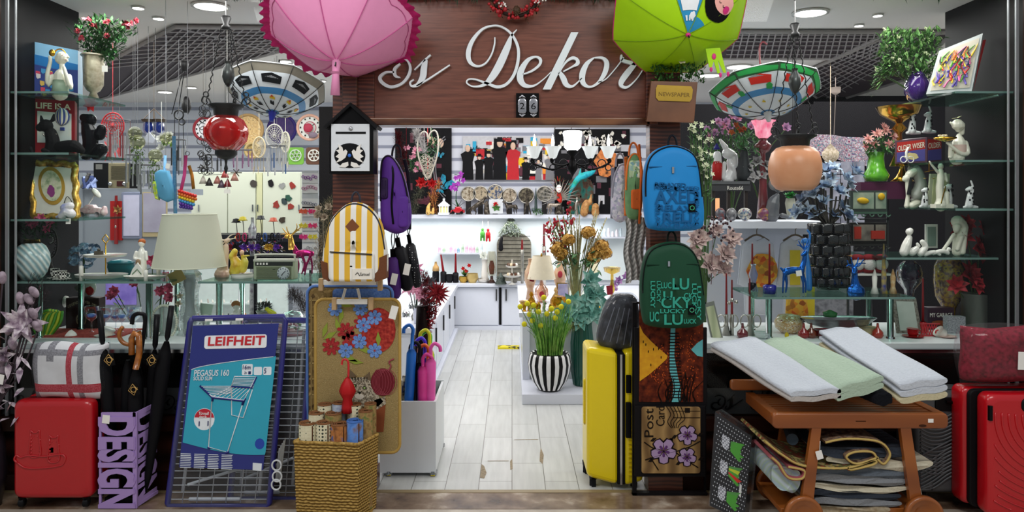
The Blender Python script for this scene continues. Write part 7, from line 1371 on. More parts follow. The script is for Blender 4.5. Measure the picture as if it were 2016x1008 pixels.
at(575,648,4.45,ZL);r=root('glass_dome','clear glass dome jar with tiny flowers at the right of the left ledge','jar');part('dome',MB().lathe(576,[(0,600),(16,603),(26,615),(28,632),(20,645)],0,26),glass('#f4f8f8',.3),r);q=MB();[q.ell(576+U(-16,16),630+U(-10,10),U(-10,10),3,3,m=i%3,n=7,k=4)for i in range(20)];part('filling',q,[mt('#c88a94'),mt('#5a8a4a'),PORC],r);part('base',MB().lathe(576,[(26,640),(28,646),(0,648)],0,20),mt('#b8848c',r=.3),r)
plume('brownish grey fluffy fur tails hanging right of the radio shelf',[(600,612),(590,590),(575,580)],24,('#2c2628','#6a5e60'),4.85,700,'fur_tail',2);at(618,600,4.75,None);q=MB();[q.ell(612+U(-10,14),595+U(-18,20),U(-6,6),3.5,3.5,n=7,k=4)for i in range(14)];q.tube([(615,560,0),(614,650,0)],.8,4);one('cotton_stems',q,mt('#d0c8cc'),'pale cotton ball stems next to the fur tail','dried flowers')
at(300,655,4.78,ZL);r=root('pink_carnations','bright pink carnations standing behind the oval frame and lamp','artificial flowers');q,s2=MB(),MB()
for x,y in((268,570),(298,566),(330,560),(335,582),(300,528),(340,530),(318,588),(325,525),(336,600),(228,588),(222,596)):q.rose(x,y,-4,12,dr=(0,-.2,-1));s2.tube([(x,y,0),(300+(x-300)*.5,655,0)],1,4);s2.leaf((x,y+14,0),(U(-1,1),.2,0),20,9)
part('petals',q,mt(('#a02448','#d8587c','#e88aa0'),sc=30),r);part('stem',s2,mt('#3a5a34'),r)
# ---------------------------------------------------------------- hanging things in the left window
GP1=((.5,0),(.8,.12),(.98,.35),(1,.5),(.93,.7),(.6,.93),(.45,1))
def lantern(lab,x,yt,yr,yg0,yg1,w_,Y,body,yb,bot,sp=38):
 at(x,yb,Y);r=root('hanging_lantern',lab,'lantern','hanging oil lanterns');q=MB();H=yg1-yg0;rim=[]
 q.lathe(x,[(w_*.78,yr),(w_*.8,yr+3),(w_*.55,yr+10),(w_*.5,yg0+4)],0,28,fl=.03,fn=14,cap=False);[q.box(x+w_*.62*cos(radians(a))-1,yr+1,x+w_*.62*cos(radians(a))+1,yr+8,w_*.62*sin(radians(a))-1,w_*.62*sin(radians(a))+1)for a in range(0,360,20)]
 part('crown',q,IRON,r);part('globe',MB().lathe(x,[(w_*a,yg0+H*b)for a,b in(GP1 if bot else((.5,0),(.7,.04),(.88,.15),(.98,.35),(1,.5),(.98,.66),(.88,.85),(.7,.97),(.55,1)))],0,60,cap=not bot,fl=0 if bot else .008,fn=30),body,r)
 if bot:part('bottom_cap',MB().lathe(x,[(w_*.5,yg1-4),(w_*.5,yg1+6),(w_*.35,yg1+13),(3,yg1+17),(2,yg1+26),(4,yg1+34),(1,yb)],0,24),IRON,r)
 part('weight',MB().lathe(x+(2),[(6,yt+88),(5,yt+94),(11,yt+105),(12,yt+118),(8,yt+130),(2,yt+138)],6,18),mt('#4a4c4c',r=.3,me=.7),r);q=MB().lathe(x,[(8,yt),(10,yt+4),(5,yt+16),(9,yt+20),(8,yt+26)],0,16)
 part('top_hook',q,IRON,r);q=MB()
 for k,(sx_,d)in enumerate(((-1,-4),(1,4),(.3,14))):
  xt=x+sx_*8;xm=x+sx_*sp;n=22;P=[(xt+(xm-xt)*i/n,yt+24+(yr-yt-24)*i/n,d)for i in range(n+1)]
  for i in range(n):a,b=P[i],P[i+1];q.tube([a,((a[0]+b[0])/2+1.6*(1 if i%2 else-1),(a[1]+b[1])/2,d+1),b],1.2,4)
  q.tube(cr_([(xm,yr,d),(xm+sx_*8,yr-6,d),(xm+sx_*4,yr-16,d),(xm-sx_*6,yr-10,d),(xm-sx_*10,yr+2,d),(x+sx_*w_*.75,yr+4,d)],4),1.6,5);q.ring(xm,yr-20,d,5,1.3,n=12)
 for dx in(-3,0,3):q.tube([(x+dx,yt+20,3),(x+dx,yr,3)],.5,4)
 cord(q,x,yt,0,1.4,top=-8);part('chain',q,IRON,r);part('inner_lamp',MB().lathe(x,[(4,yg0+5),(9,yg0+20),(9,yg1-12),(5,yg1-3)],0,14),mt('#c8c0a8',r=.3,em=.15),r);return r
REDG=glass('#e0403c',.12,.04,.4,'#c42020');PEACH=mt(('#c8845c','#d89c78'),sc=6,r=.35,em=.12)
lantern('red glass hanging oil lantern with black metal mount in the left window',445,32,206,228,298,42,4.42,REDG,342,1)
lantern('peach ribbed globe hanging oil lantern in the right window',1565,46,266,288,375,50,4.42,PEACH,378,0,40)
at(360,345,5.6);r=root('hanging_lantern','dark hanging lantern fittings left of the red globe lantern','lantern','hanging oil lanterns');q=MB();q.lathe(367,[(3,190),(8,200),(9,212),(5,222)],0,14).lathe(363,[(6,120),(8,126),(5,140)],0,12);[q.tube([(363+dx,138,0),(350+dx*4,225,0)],.9,4)for dx in(-3,0,5)];q.ring(352,226,0,9,1.6).ring(358,240,0,6,1.2);cord(q,363,120);[q.tube([(352+dx,230,0),(352+dx*1.4,345,0)],.7,4)for dx in(-8,0,8)];part('fittings',q,IRON,r)
at(360,300,5.5);r=root('crystal_swirl_mobile','black scroll wire mobile beside the red lantern','mobile');q=MB();[q.ring(U(395,418),U(205,340),U(-5,5),U(3,8),.8,n=10,k=3)for i in range(34)];cord(q,405,210);part('scroll_wire',q,IRON,r)
# picture umbrellas hanging open
def picumb(lab,cx,cy,R_,H,ph,Y,tx,ty,scenes,tip,hook,gp='open umbrellas',under='#8a8478'):
 ax=(0,.93,-.36);f=umbrella_pt(cx,cy,R_,H,ax,ph=ph,pw=1.9);base=mt('#dfe6ee',r=.4);bl=mt('#3f86c0',r=.4);ud=mt(under,r=.5)
 def pr(q,f):
  for g in range(8):
   for c,u0,u1,v0,v1 in scenes:patch(q,f,[(g+u0,v0),(g+u1,v0+.02),(g+u1,v1),(g+(u0+u1)/2,v1+.03),(g+u0,v1-.02)],1.2,c)
 return open_umbrella('open_umbrella',lab,'umbrella',tx,ty,Y,f,H,ax,[base,bl,ud],gm=lambda g,v:1 if v<.14 or .5<v<.66 else(2 if v>.93 else 0),cx=cx,cy=cy,handle=62,group=gp,prints=[('picture_print',pr,[mt('#14161a'),mt('#d8b828'),mt('#c8281c'),mt('#2c9a4c'),mt('#8a8c90')]),('seams',lambda q,f:[q.tube([f(i,v/10,.6)for v in range(11)],.7,4)for i in range(8)],IRON)],trim=mt('#c8ccd0'),ferr=lambda q,a,D:q.tube([a-D*4,a+D*18],[9,4],8))
u_=picumb('open white and blue racing car print umbrella hanging upside down in the left window',543,172,100,56,10,5.0,543,232,[(0,.2,.8,.7,.84),(1,.3,.6,.4,.46),(0,.3,.45,.26,.34),(4,.25,.75,.78,.8),(0,.45,.6,.28,.36),(2,.4,.55,.44,.47)],None,None)
for c in u_.children:
 if c.name.startswith('tip'):c.data.materials[0]=mt('#1a2aa8',r=.4)
picumb('open car print umbrella with green and orange cars hanging in the right window',1505,178,108,50,4,5.0,1505,232,[(2,.15,.75,.72,.86),(3,.0,.95,.9,.98),(3,.1,.3,.6,.7),(4,.3,.8,.84,.86),(1,.4,.6,.34,.38)],None,None,under='#3c6a44')
at(1500,85,5.0);one('umbrella_hook',MB().tube(cr_([(1502,160,8),(1498,110,8),(1499,88,8),(1505,81,8),(1513,86,8)],4),2,6),mt('#7a2a30',r=.3),'dark red crook handle rising from the car print umbrella','umbrella handle')
# vines, jars, chimes
MET=mt('#4c4c50',r=.4,me=.5)
def chime(lab,x,y0,y1,w_,Y,cols,nt_=8,top='disc',nm='wind_chime',cat='wind chime',grp='wind chimes and mobiles in the left window'):
 at(x,y1,Y);r=root(nm,lab,cat,grp);q=MB();cord(q,x,y0)
 q.ring(x,y0+5,0,w_*.5,.8,w_*.5,18,4,flat=True)
 part('cord',q,MET,r)
 for i in range(nt_):a=2*pi*i/nt_;xx=x+w_*.5*cos(a);h=(y1-y0)*(.6+.4*((i*37)%10)/10);part('hanging_tube',MB().tube([(xx,y0+5,w_*.5*sin(a)),(xx,y0+h*.4,w_*.5*sin(a))],.4,3).tube([(xx,y0+h*.4,w_*.5*sin(a)),(xx,y0+h,w_*.5*sin(a))],1.3,6),cols[i%len(cols)]if not isinstance(cols[i%len(cols)],str)else mt(cols[i%len(cols)],r=.3),r)
 return r
at(218,300,5.6);r=root('red_fan_mobile','large red openwork paper medallion hanging behind the left shelf','mobile');q=MB();q.ring(222,248,0,22,1.5,26);[q.tube([(222,248,0),(222+22*cos(a/2),248+26*sin(a/2),0)],.9,4)for a in range(12)];[q.ring(222,248,0,22*k/5,1,26*k/5)for k in(2,3,4)];[q.leaf((222+U(-18,18),270+U(0,30),0),(U(-.5,.5),1,0),22,8)for i in range(16)];cord(q,222,222);part('medallion',q,mt(('#9a141c','#d83840'),sc=40),r)
at(190,225,5.0);one('red_ribbon_bow',MB().flower(180,205,0,16,7,(0,0,-1),lay=2).tube([(180,205,0),(180,28,0)],.5,4),RED,'red ribbon bow hanging under the top left shelf','ribbon')
chime('clear acrylic wind chime with thin white strings beside the red medallion',235,232,325,40,5.5,['#c8ccd0','#d8dcde','#b84a50'],16);chime('clear drop crystal mobile hanging above the dark radio',262,300,372,26,5.2,['#c8ccce','#8a8e90'],12);chime('silver glass drop mobile in front of the blue jars',292,320,385,40,5.3,['#d8dcde','#787c80','#b8bcc0'],16);chime('thin chain mobile with white hearts near the black scroll wire',352,270,340,26,5.5,['#e0e0e0','#2a2a2c'],9);chime('black and white bead mobile right of the scroll wire',420,300,345,30,5.6,['#2a2a2c','#c8c8ca'],9);chime('lilac and pink feather chime behind the red lantern',478,290,340,36,6.2,['#b88ab0','#e0c8d8','#a86a98'],10);chime('white and blue rod chime hanging from the grey dream catcher',545,282,350,34,6.4,['#e8e8e8','#2f6ab0','#e4e4e6','#e8e8ea'],12)
for i,(x,y,rd)in enumerate(((266,262,13),(271,280,14),(306,306,13),(328,272,12))):
 at(x,y+rd,5.35);r=root('glass_terrarium',('small glass ball terrarium with moss, uppermost','amber glass terrarium ball with long green vines','glass terrarium ball with bright green vines above the blue bag','smoky glass ball beside the blue lanterns')[i],'terrarium','hanging glass terrariums');part('glass_ball',MB().ell(x,y,0,rd,rd,n=18,k=12),glass('#dfe2c8',.3,.03,.12,'#6a6a40'),r);q=MB();[q.leaf((x+U(-rd,rd)*.8,y+rd*.4+(U(0,55)if i in(1,2)else U(0,6)),U(-6,6)),(U(-1,1),1,U(-1,1)),8,3,n=2)for k in range(160 if i in(1,2)else 30)];part('vines',q,mt(('#2c4a14','#6a9030'),sc=40),r);q=MB();cord(q,x,y-rd);part('chain',q,MET,r)
for i,x in enumerate((292,314)):
 at(x,265,5.6);r=root('blue_jar_lantern',('left','right')[i]+' of two small cobalt glass jar lanterns on a chain','lantern','blue jar lanterns');part('jar',MB().lathe(x,[(8,240),(9,244),(10,256),(6,264),(0,265)],0,18),glass('#2f62c8',.3,.04,.4,'#1c3f98'),r);q=MB().lathe(x,[(13,235),(12,239),(8,241)],0,18);q.tube([(x-10,235,0),(303,214,0)],.8,4).tube([(x+10,235,0),(303,214,0)],.8,4);cord(q,303,214);part('rim_and_chain',q,mt('#5a4a3a',r=.4,me=.5),r)
at(322,300,5.5);q=MB();[q.rose(x,y,-4,10)for x,y in((300,270),(318,274),(332,282),(320,292),(336,268))];q.tube([(318,275,0),(318,200,0)],.4,4);one('white_roses',q,mt(('#b8bcb4','#e8e8e2'),sc=30),'cluster of white artificial roses hanging below the blue jars','artificial flowers');at(293,283,5.4);one('white_house_tag',MB().poly([(283,274),(293,259),(305,274),(302,281),(284,281)],0,2).tube([(293,260,1),(293,215,1)],.4,4),mt('#d0d4e4'),'pale house-shaped tag hanging among the terrariums','tag')
at(325,400,4.6);r=root('blue_bag','light blue cloth bag with yellow and pink toy hanging by blue lanyards','bag');P=[(306,340),(316,334),(332,336),(342,365),(346,392),(330,398),(314,390),(306,372)];part('bag_body',MB().slab(P,-8,8,6,bu=3),mt('#5a9ec4',r=.7,bump=.5,sc=12),r);part('yellow_patch',MB().slab([(304,358),(310,356),(314,378),(318,394),(310,392),(305,375)],-10,-4,2),mt(('#2a6ab0','#a8b828','#3f9a4a'),sc=20),r);part('lanyard',MB().tube([(325,336,-2),(326,306,-2)],3,5,fl=.4).tube([(343,268,-2),(345,420,0)],4,5,fl=.3),mt(('#4a9ad8','#8ab8e0'),sc=60),r);q=MB();cord(q,326,306);part('cord',q,MET,r);part('tag',MB().box(328,322,336,332,-4,-3.4,a=10),PAPER,r)
at(370,414,4.62);r=root('rainbow_popit_purse','rainbow silicone popping bag with pink and orange lanyards','purse');cols=['#c8241c','#d86a1c','#d8b81c','#3f8fc8','#5a2a98','#42208a'];q=MB()
for i,c in enumerate(cols):
 for k in range(7-i//2):q.ell(354+k*5.2+i*.6,376+i*6.2+k*1.6*(1 if i<5 else .5),-2,3.4,3.6,4,m=i,n=9,k=6)
part('bubble_body',q,[mt(c,r=.35)for c in cols],r);part('pink_lanyard',MB().tube([(366,306,0),(363,345,0),(356,376,0)],3.6,6,fl=.35),mt('#d84a8c',r=.5),r);part('orange_lanyard',MB().tube([(372,326,0),(378,345,0),(381,372,0)],3.6,6,fl=.35),mt(('#d87a1c','#3a6a2a'),sc=20),r);part('ring',MB().ring(369,302,0,4,.8),MET,r);q=MB();cord(q,369,298);part('cord',q,MET,r)
for x,y,lab in((400,330,'black spider-like metal key ring ornament left of the red ornament bunch'),(465,340,'wooden snowflake ornament at the right of the lantern tip')):at(x,y+10,5.6);q=MB();[q.tube([(x,y,0),(x+11*cos(a*1.05),y+8*sin(a*1.05),0)],1,4)for a in range(6)];cord(q,x,y-2);one('hanging_ornament',q,mt('#3a2e28',r=.5),lab,'ornament')
at(450,368,5.2);r=root('perfume_tassels','bunch of red and pink little bottle tassels hanging under the red lantern','tassel');[part('tassel',MB().lathe(x,[(1,y-16),(5,y-8),(8,y)],0,10),mt(c,r=.3),r)for x,y,c in((448,368,'#7a1c20'),(428,362,'#a86a60'),(436,370,'#5a4a58'),(462,356,'#c08878'),(400,362,'#b8b0a4'),(412,366,'#2c2624'),(443,350,'#b84a48'))];q=MB();cord(q,443,345);q.tube([(400,345,0),(462,342,0)],.5,4);part('cord',q,MET,r)
at(447,380,4.9);one('price_tag',MB().box(441,372,453,381,0,1).tube([(447,372,0),(447,10,0)],.3,4),PAPER,'white price tag hanging below the tassel bunch','tag')
# back wall: clocks and dream catchers
def clock(x,y,rd,rim,face,lab,Y=8.6,num=True):
 at(x,y+rd,Y);r=root('wall_clock',lab,'clock','wall clocks at the back left');part('rim',MB().ring(x,y,0,rd,3,n=30,k=6),rim,r);fc_=part('dial',MB().poly(circ(x,y,rd,n=28),0,2),face,r)
 if num:q=MB();[q.box(x+rd*.76*sin(radians(a))-1.2,y-rd*.76*cos(radians(a))-1.6,x+rd*.76*sin(radians(a))+1.2,y-rd*.76*cos(radians(a))+1.6,-1,0)for a in range(0,360,30)];q.tube([(x,y,-1.4),(x+rd*.4,y-rd*.3,-1.4)],.6,4);part('numerals',q,BLACK,fc_)
 return r
clock(404,254,22,mt('#8a2430'),mt('#dcdce0'),'round wall clock with dark red rim half hidden by the lantern');clock(610,251,24,mt('#d8a894'),mt('#dfe2dc'),'round wall clock with pale pink rim right of the racing umbrella');at(608,268,8.58);q=MB().ell(608,252,-4,9,9,3).ell(617,266,-4,9,6,2,m=1).ring(611,252,-4,12,.8);one('balloon_motif',q,[mt('#a83048'),mt('#7a6a78')],'small pink balloon figure on the pale pink clock','figure')
clock(555,254,27,mt('#2c1c6a'),mt(('#1f1858','#4a2a6a'),sc=20),'deep violet evil-eye disc behind the grey dream catcher',Y=8.8,num=False);clock(488,255,29,mt('#a88858'),mt(('#6a5030','#d8b880','#b89460','#e0cca0'),sc=26),'carved wooden medallion with lacework right of the red lantern',num=False);clock(497,296,14,mt('#a89060'),mt(('#3a2c1c','#b89c5c'),sc=30),'small brass clock disc under the carved medallion',Y=8.4,num=False)
def catcher(x,y,rd,ry,lab,Y,c='#d0ccc4'):
 at(x,y+ry+40,Y);r=root('dream_catcher',lab,'dream catcher','dream catchers');m_=mt(c,r=.7);part('hoop',MB().ring(x,y,0,rd,1.6,ry,24),m_,r);q=MB();[q.ring(x,y,0,rd*k/6,.5,ry*k/6,16,3)for k in range(1,6)];[q.tube([(x,y,0),(x+rd*cos(a*.4),y+ry*sin(a*.4),0)],.4,3)for a in range(16)];cord(q,x,y-ry);part('web',q,m_,r);q=MB();[q.tube([(x+k*rd*.25,y+ry*.9,0),(x+k*rd*.25,y+ry+20+abs(k)*3,0)],.5,4)for k in(-3,-1,1,3)];[q.leaf((x+k*rd*.25,y+ry+16,0),(U(-.2,.2),1,0),18,6)for k in(-3,0,3)];part('feather',q,m_,r)
catcher(540,268,17,23,'pale grey dream catcher hanging under the racing umbrella tip',6.5);catcher(510,290,12,20,'small beige dream catcher beside the brass disc',7.0,'#c8b898');catcher(562,280,8,20,'narrow ivory dream catcher right of the grey one',6.8,'#d8d4c0')
for x,c,c2,lab in((582,'#6aa03a','#b8c8b0','green square coaster-shaped clock with white circle'),(618,'#5a3a2c','#d8d4cc','brown wooden plaque with white lace rosette')):
 at(x,322,8.5);r=root('wall_plaque',lab,'plaque','plaques under the wall clocks');b=part('board',MB().slab(rr(x-16,290,x+16,324,5),0,3,1),mt(c),r);q=MB();[q.ring(x+7*cos(a),306+7*sin(a),-1,4,1,n=12)for a in range(0,6)];q.ring(x,306,-1,11,1.2);part('white_motif',q,mt(c2),b)
# partition, cabinet and small goods behind the left window
GP=mt('#8d959e',r=.6,var=.03)
at(237,660,6.4);q=MB();q.box(155,372,375,372+12,0,60).box(155,384,318,650,0,8).box(155,340,165,660,-4,8);struct('wall_partition',q,GP)
at(318,470,6.4);r=root('document_board','pale grey framed document board on the grey partition','board');part('frame',MB().slab(rr(240,378,281,470,4),-3,0,1),mt('#8088a0',r=.4),r);part('paper',MB().box(245,384,276,464,-4,-3),mt('#c8c8e0'),r)
at(290,465,6.4);r=root('document_board','beige-edged document frame beside the grey document board','board');part('frame',MB().box(282,378,330,466,-3,0),mt('#b8a880',r=.4),r);part('paper',MB().box(284,380,328,457,-4,-3),mt(('#b0aec0','#9a94a8'),sc=6),r)
at(230,470,6.4);r=root('red_pouch','red folder with gold-brown bow and red tassel hanging on the partition','folder');part('folder',MB().box(219,396,242,473,-4,0),mt('#a81c1c'),r);part('bow',MB().flower(236,413,-8,10,6,(0,0,-1),lay=2),mt(('#7a5030','#c89858'),sc=40),r);part('tassel',MB().tube([(233,385,-8),(233,480,-8)],[2.5,3.5],6),RED,r);part('bead',MB().ell(233,446,-10,2,3),SILVER,r)
at(228,371,6.5,None);r=root('retro_radio','large dark retro radio with gold grille on top of the partition','radio','radios');part('case',MB().hexa([(190,321,-10),(226,322,-22),(226,371,-22),(190,370,-10),(214,320,22),(268,322,10),(268,371,10),(214,370,22)]),mt('#0f0f11',r=.4),r);b=part('front_panel',MB().box(226,322,266,371,-24,-21),mt('#8c8468',r=.4,me=.3),r,bev=1);q=MB();[q.box(232,328+i*3,262,329.6+i*3,-25,-24)for i in range(9)];part('grille_bars',q,mt('#4a4634'),b)
for x in(231,258):part('knob',MB().ell(x,362,-26,4,4,3),CHROME,b)
part('display',MB().box(243,357,256,367,-25,-24),mt('#3a1414'),b);part('badge',MB().box(198,324,218,334,-17,-12),SILVER,r)
at(170,371,6.35,None);q=MB();[q.tube([(160+U(0,28),370,U(-4,4)),(162+U(0,28),U(340,356),U(-4,4))],U(2,4),6,i%3)for i in range(14)];one('figurine_cluster',q,[mt('#2a3a6a'),mt('#8a9ac8'),IRON],'cluster of blue and dark small goods left of the dark radio','ornament')
at(480,462,8.2);r=root('wall_cabinet','cream cabinet with four tall doors behind the lampshade','cabinet');part('carcass',MB().box(375,338,593,462,4,60),mt('#c8ccc0',r=.4),r)
for x0,x1,hx in((377,447,391),(449,503,497),(505,516,507),(518,591,588)):d=part('door',MB().box(x0,340,x1,460,0,4),mt('#ccd0bf' if x0!=505 else '#c8c8a0',r=.35,var=.02),r);part('handle',MB().box(hx,403,hx+2,416,-3,0),CHROME,d)
for x,y,c,lab in((533,362,'#1c1a1c','black spider-like fridge magnet'),(556,366,'#8a8a88','grey round magnet'),(576,366,'#8a2418','red guitar-shaped magnet'),(544,403,'#8a2a20','red cup magnet at left'),(559,396,'#2c3a3c','black diamond lace magnet'),(573,407,'#8c2c22','red cup magnet at right'),(568,390,'#1f4a3c','green cup magnet'),(556,433,'#3a3026','brown bottle magnet low on the door'),(500,362,'#3a3430','pair of tiny dark magnets on the middle door')):at(x,y,8.195);one('fridge_magnet',MB().poly(blob(x,y,6,7,10,.4),-1,0),mt(c,r=.4),lab+' on the cream cabinet','magnet','magnets on the cream cabinet')
at(560,458,8.0);q=MB()
struct('wall_counter_back',(lambda:(at(480,650,7.8),MB().box(320,462,640,476,-6,80).box(320,476,640,510,20,80))[1])(),mt('#1a1a20',r=.4))
at(480,650,7.8);struct('wall_lit_counter',MB().box(320,510,645,560,20,26).box(320,560,560,655,20,26).box(375,597,530,600,4,20).box(375,625,530,628,4,20),mt('#cfdad8',r=.3))
PALE=[mt(c,r=.3)for c in('#2c2c30','#a8a098','#c8843c','#d8d4cc')]
for i in range(26):x=380+i*5.8+U(-2,2);yy=597 if i%2 else 560+37;at(x,597 if i%2 else 625,7.84);one('tiny_figurine',MB().limb([(x,CUR.py-2,0,1.8),(x+U(-2,2),CUR.py-U(5,9),0,1.3)]),PALE[i%4],'tiny animal figurine on the lit glass shelf under the radio','figurine','tiny figurines on the lit shelf')
# headband stand and hair clips
at(500,552,5.2);r=root('headband_stand','tiered display of sequin bow headbands and key fobs behind the mint radio','display stand');part('rail',MB().box(445,470,555,474,0,6).box(445,505,585,530,4,10).box(498,530,504,843,4,8),mt('#15151c',r=.4),r);q=MB()
cl=[mt(c,r=.3,me=.4)for c in('#5a2a9a','#c89c30','#b8386a','#b8bcc4','#8a1c24','#28283a','#3a5a98','#141418')]
for i in range(120):x,y=U(447,560),U(468,500);q.leaf((x,y,U(-6,2)),rv(),U(6,11),6,R.randint(0,7),n=2)
for x,c in((484,0),(510,0),(498,0),(530,1),(547,0),(536,1),(466,7),(456,4)):q.flower(x,486,-8,8,8,(0,0,-1),c,lay=2)
part('sequin_bow',q,cl,r)
for i,(x,c)in enumerate(((483,2),(510,5),(523,6),(537,7),(549,5),(470,4))):part('key_fob',MB().ring(x,467,-4,3.4,1.6,8,14),cl[c],r)
for x,y,h,c,lab in((465,434,60,'#1c1c20','black pillbox fascinator on a bent wire'),(478,430,50,'#c8b81c','yellow hat ornament on a stalk'),(513,428,60,'#2a2c30','dark bowler hat ornament on a stalk'),(538,432,56,'#c8583c','orange spotted mushroom hat ornament on a stalk')):at(x,y+h,5.22);r=root('hat_ornament',lab,'ornament','hat ornaments on stalks');part('hat',MB().lathe(x,[(1,y-4),(6,y-3),(7,y+2),(10,y+4),(0,y+5)],0,14),mt(c,r=.4),r);part('stalk',MB().tube(cr_([(x,y+4,0),(x+2,y+30,0),(x-1,516,0)],4),.8,4),IRON,r)
at(495,462,5.25);one('glass_bottle_ornament',MB().lathe(497,[(3,428),(3,440),(8,450),(7,480),(4,500),(6,620)],0,14),mt(('#5a3a6a','#c8ccd0','#8a8e94'),sc=30,r=.2,me=.4),'glittery violet and silver ornament post between the hats','ornament')
at(607,535,5.6);r=root('hair_clip_rack','white rack of flower hair clip cards beside the striped backpack','display rack');part('panel',MB().box(594,336,626,532,2,6),mt('#b8bcc0'),r);part('pole',MB().box(608,532,612,811,2,6),IRON,r)
for y,cs in((350,'#8a4a98'),(370,'#b87a9a'),(400,'#8a8c9a'),(416,'#d8583c'),(444,'#d8c838'),(466,'#d82c7c'),(490,'#a8a8ac'),(518,'#5a5c60')):
 c_=part('clip_card',MB().box(595,y-9,625,y+10,0,2),mt('#d8d8d8'),r);q=MB();[q.flower(x,y,-3,6,5,(0,0,-1),(0 if x<612 else 1),lay=1,op=.9,wd=.8)for x in(594,602,612,621)]if y in(416,444,466)else[q.ring(597+k*5,y+U(-3,3),-2,2.6,.8,n=8,k=3)for k in range(6)];part('hair_clip',q,[mt(cs),mt('#d82c6c' if y!=466 else '#d8c838')],c_)
plume('dried olive and cream rose bunch behind the striped backpack',[(640,470),(648,430),(655,400)],30,('#22281c','#4a5038','#8a7a60','#b8a888'),4.95,700,'dried_foliage',0);at(635,440,4.75);q=MB();[q.rose(x,y,-4,9)for x,y in((628,412),(640,428),(626,424),(648,408))];q.tube([(636,420,0),(640,700,0)],1,4);one('cream_roses',q,mt(('#8a7462','#cfc0a8'),sc=30),'cream dried roses above the hair clips','artificial flowers')
plume('brown pampas and ribbon bundle right of the pink deer',[(632,550),(626,510),(634,470)],18,('#3a2c24','#7a6a54','#a89878'),5.25,500,'dried_foliage',0)
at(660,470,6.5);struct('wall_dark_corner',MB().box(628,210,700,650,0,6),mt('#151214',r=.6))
at(250,640,6.39);one('purple_spotlight_panel',MB().box(208,556,268,600,0,2),mt(('#6a58b0','#9a88d8'),sc=6,em=.15),'violet lit panel low behind the tiered stand','panel')
# ================================================================ right window display
R2,R3,R4,RG=1.838,1.56,1.27,1.052
for z,w in((2.23,'top'),(R2,'second'),(R3,'third')):pane_shelf(w+' glass side shelf on the right wall of the right window',2.53,2.86,4.22,4.84,z)
pane_shelf('small low glass shelf holding the white reclining figures',2.2,2.86,4.35,4.84,R4);pane_shelf('long glass shelf on chrome posts carrying the blue deer',1.40,2.31,4.24,4.72,RG)
for x,y,l in((1.50,4.32,'front chrome post under the left end of the blue deer shelf'),(1.49,4.6,'rear chrome post under the left end of the blue deer shelf'),(2.21,4.32,'front chrome post left of the large silver frame'),(2.22,4.6,'rear chrome post behind the shelf end by the silver frame')):post(x,y,1.04,l)
def flowers(name,lab,x,yb,Y,z,heads,pal,vase=None,vm=None,leaves=0,lb=(0,0,0,0),lpal=('#1c3c20','#3f6e3a','#6a9a5a'),fn='flower',n=6,cat='artificial flowers',ly=2,wd=.6,vn=20,**vk):
 at(x,yb,Y,z);r=root(name,lab,cat);q,s2,g=MB(),MB(),MB()
 for hx,hy,rd in heads:
  (q.rose(hx,hy,-6,rd)if fn=='rose' else q.flower(hx,hy,-6+U(-4,4),rd,n,(U(-.5,.5),-.5,-1),lay=ly,wd=wd));s2.tube(cr_([(x,yb-4,0),((x*2+hx)/3,(yb+hy)/2,0),(hx,hy+3,-3)],4),.9,4)
 for i in range(leaves):g.leaf((U(lb[0],lb[2]),U(lb[1],lb[3]),U(-14,10)),rv()+Vector((0,-.5,0)),U(10,20),6.5,n=2)
 part('petals',q,mt(pal,sc=24,r=.55),r);part('stem',s2,STEM,r)
 if leaves:part('leaves',g,mt(lpal,sc=40),r)
 if vase:part('vase',MB().lathe(x,vase,0,vn,**vk),vm,r)
 return r
flowers('flower_vase','purple glass vase with trailing green leaves and pale blossoms on the top right shelf',1805,187,4.68,Z1,[(U(1718,1850),U(40,140),5)for i in range(34)],('#8a9a6a','#c8ccb0'),[(10,128),(14,134),(22,152),(23,168),(17,182),(12,187)],glass('#7a58a8',.2,.04,.45,'#4a2a80'),900,(1732,50,1848,140),('#1f3c1c','#47703a','#8aaa6a'),fl=.05,fn=8)
r=bpy.data.objects[[o.name for o in S.objects if o.name.startswith('flower_vase')][-1]];at(1805,187,4.68,Z1);q=MB()
for i in range(200):a=U(0,1);q.leaf((1760-38*a+U(-9,9),110+55*a*a+U(-12,12),U(-14,4)),(-1,U(-.3,1),U(-.6,.6)),U(9,16),4.5,n=2)
part('trailing_leaves',q,mt(('#1f3c1c','#47703a','#8aaa6a'),sc=40),r)
at(1880,180,4.42,Z1);r=root('framed_painting','white framed colourful coral painting leaning on the top right shelf','picture');f=bil((1858,88),(1930,58),(1908,172),(1832,174),d=(16,-8,-8,16));q=MB();o=[Vector(f(*p))for p in((0,0),(1,0),(1,1),(0,1))];b=Vector((8,3,10));q.hexa([tuple(p)for p in o]+[tuple(p+b)for p in o]);fr=part('frame',q,mt('#c3c8c8',r=.4),r);part('canvas',MB().onface(f,[(.07,.06),(.93,.06),(.93,.93),(.07,.93)],-1),mt('#d0c8b8'),fr);q=MB()
for i in range(70):
 u,v=U(.1,.85),U(.3,.9);q.tube([f(u,v,-2),f(min(.92,u+U(-.1,.1)),v-.1,-2),f(max(.08,min(.92,u+U(-.14,.14))),v-.2,-2)],[2,.6],4,R.randint(0,6))
part('coral_print',q,[mt(c)for c in('#c8382c','#d86a9a','#5a9a3a','#d8b83c','#5a4a9a','#2c2c34','#d8703a')],fr);part('red_backing',MB().hexa([(1930,70,4),(1944,68,4),(1918,172,4),(1908,172,4),(1930,70,8),(1944,68,8),(1918,172,8),(1908,172,8)]),mt('#8a1418'),r)
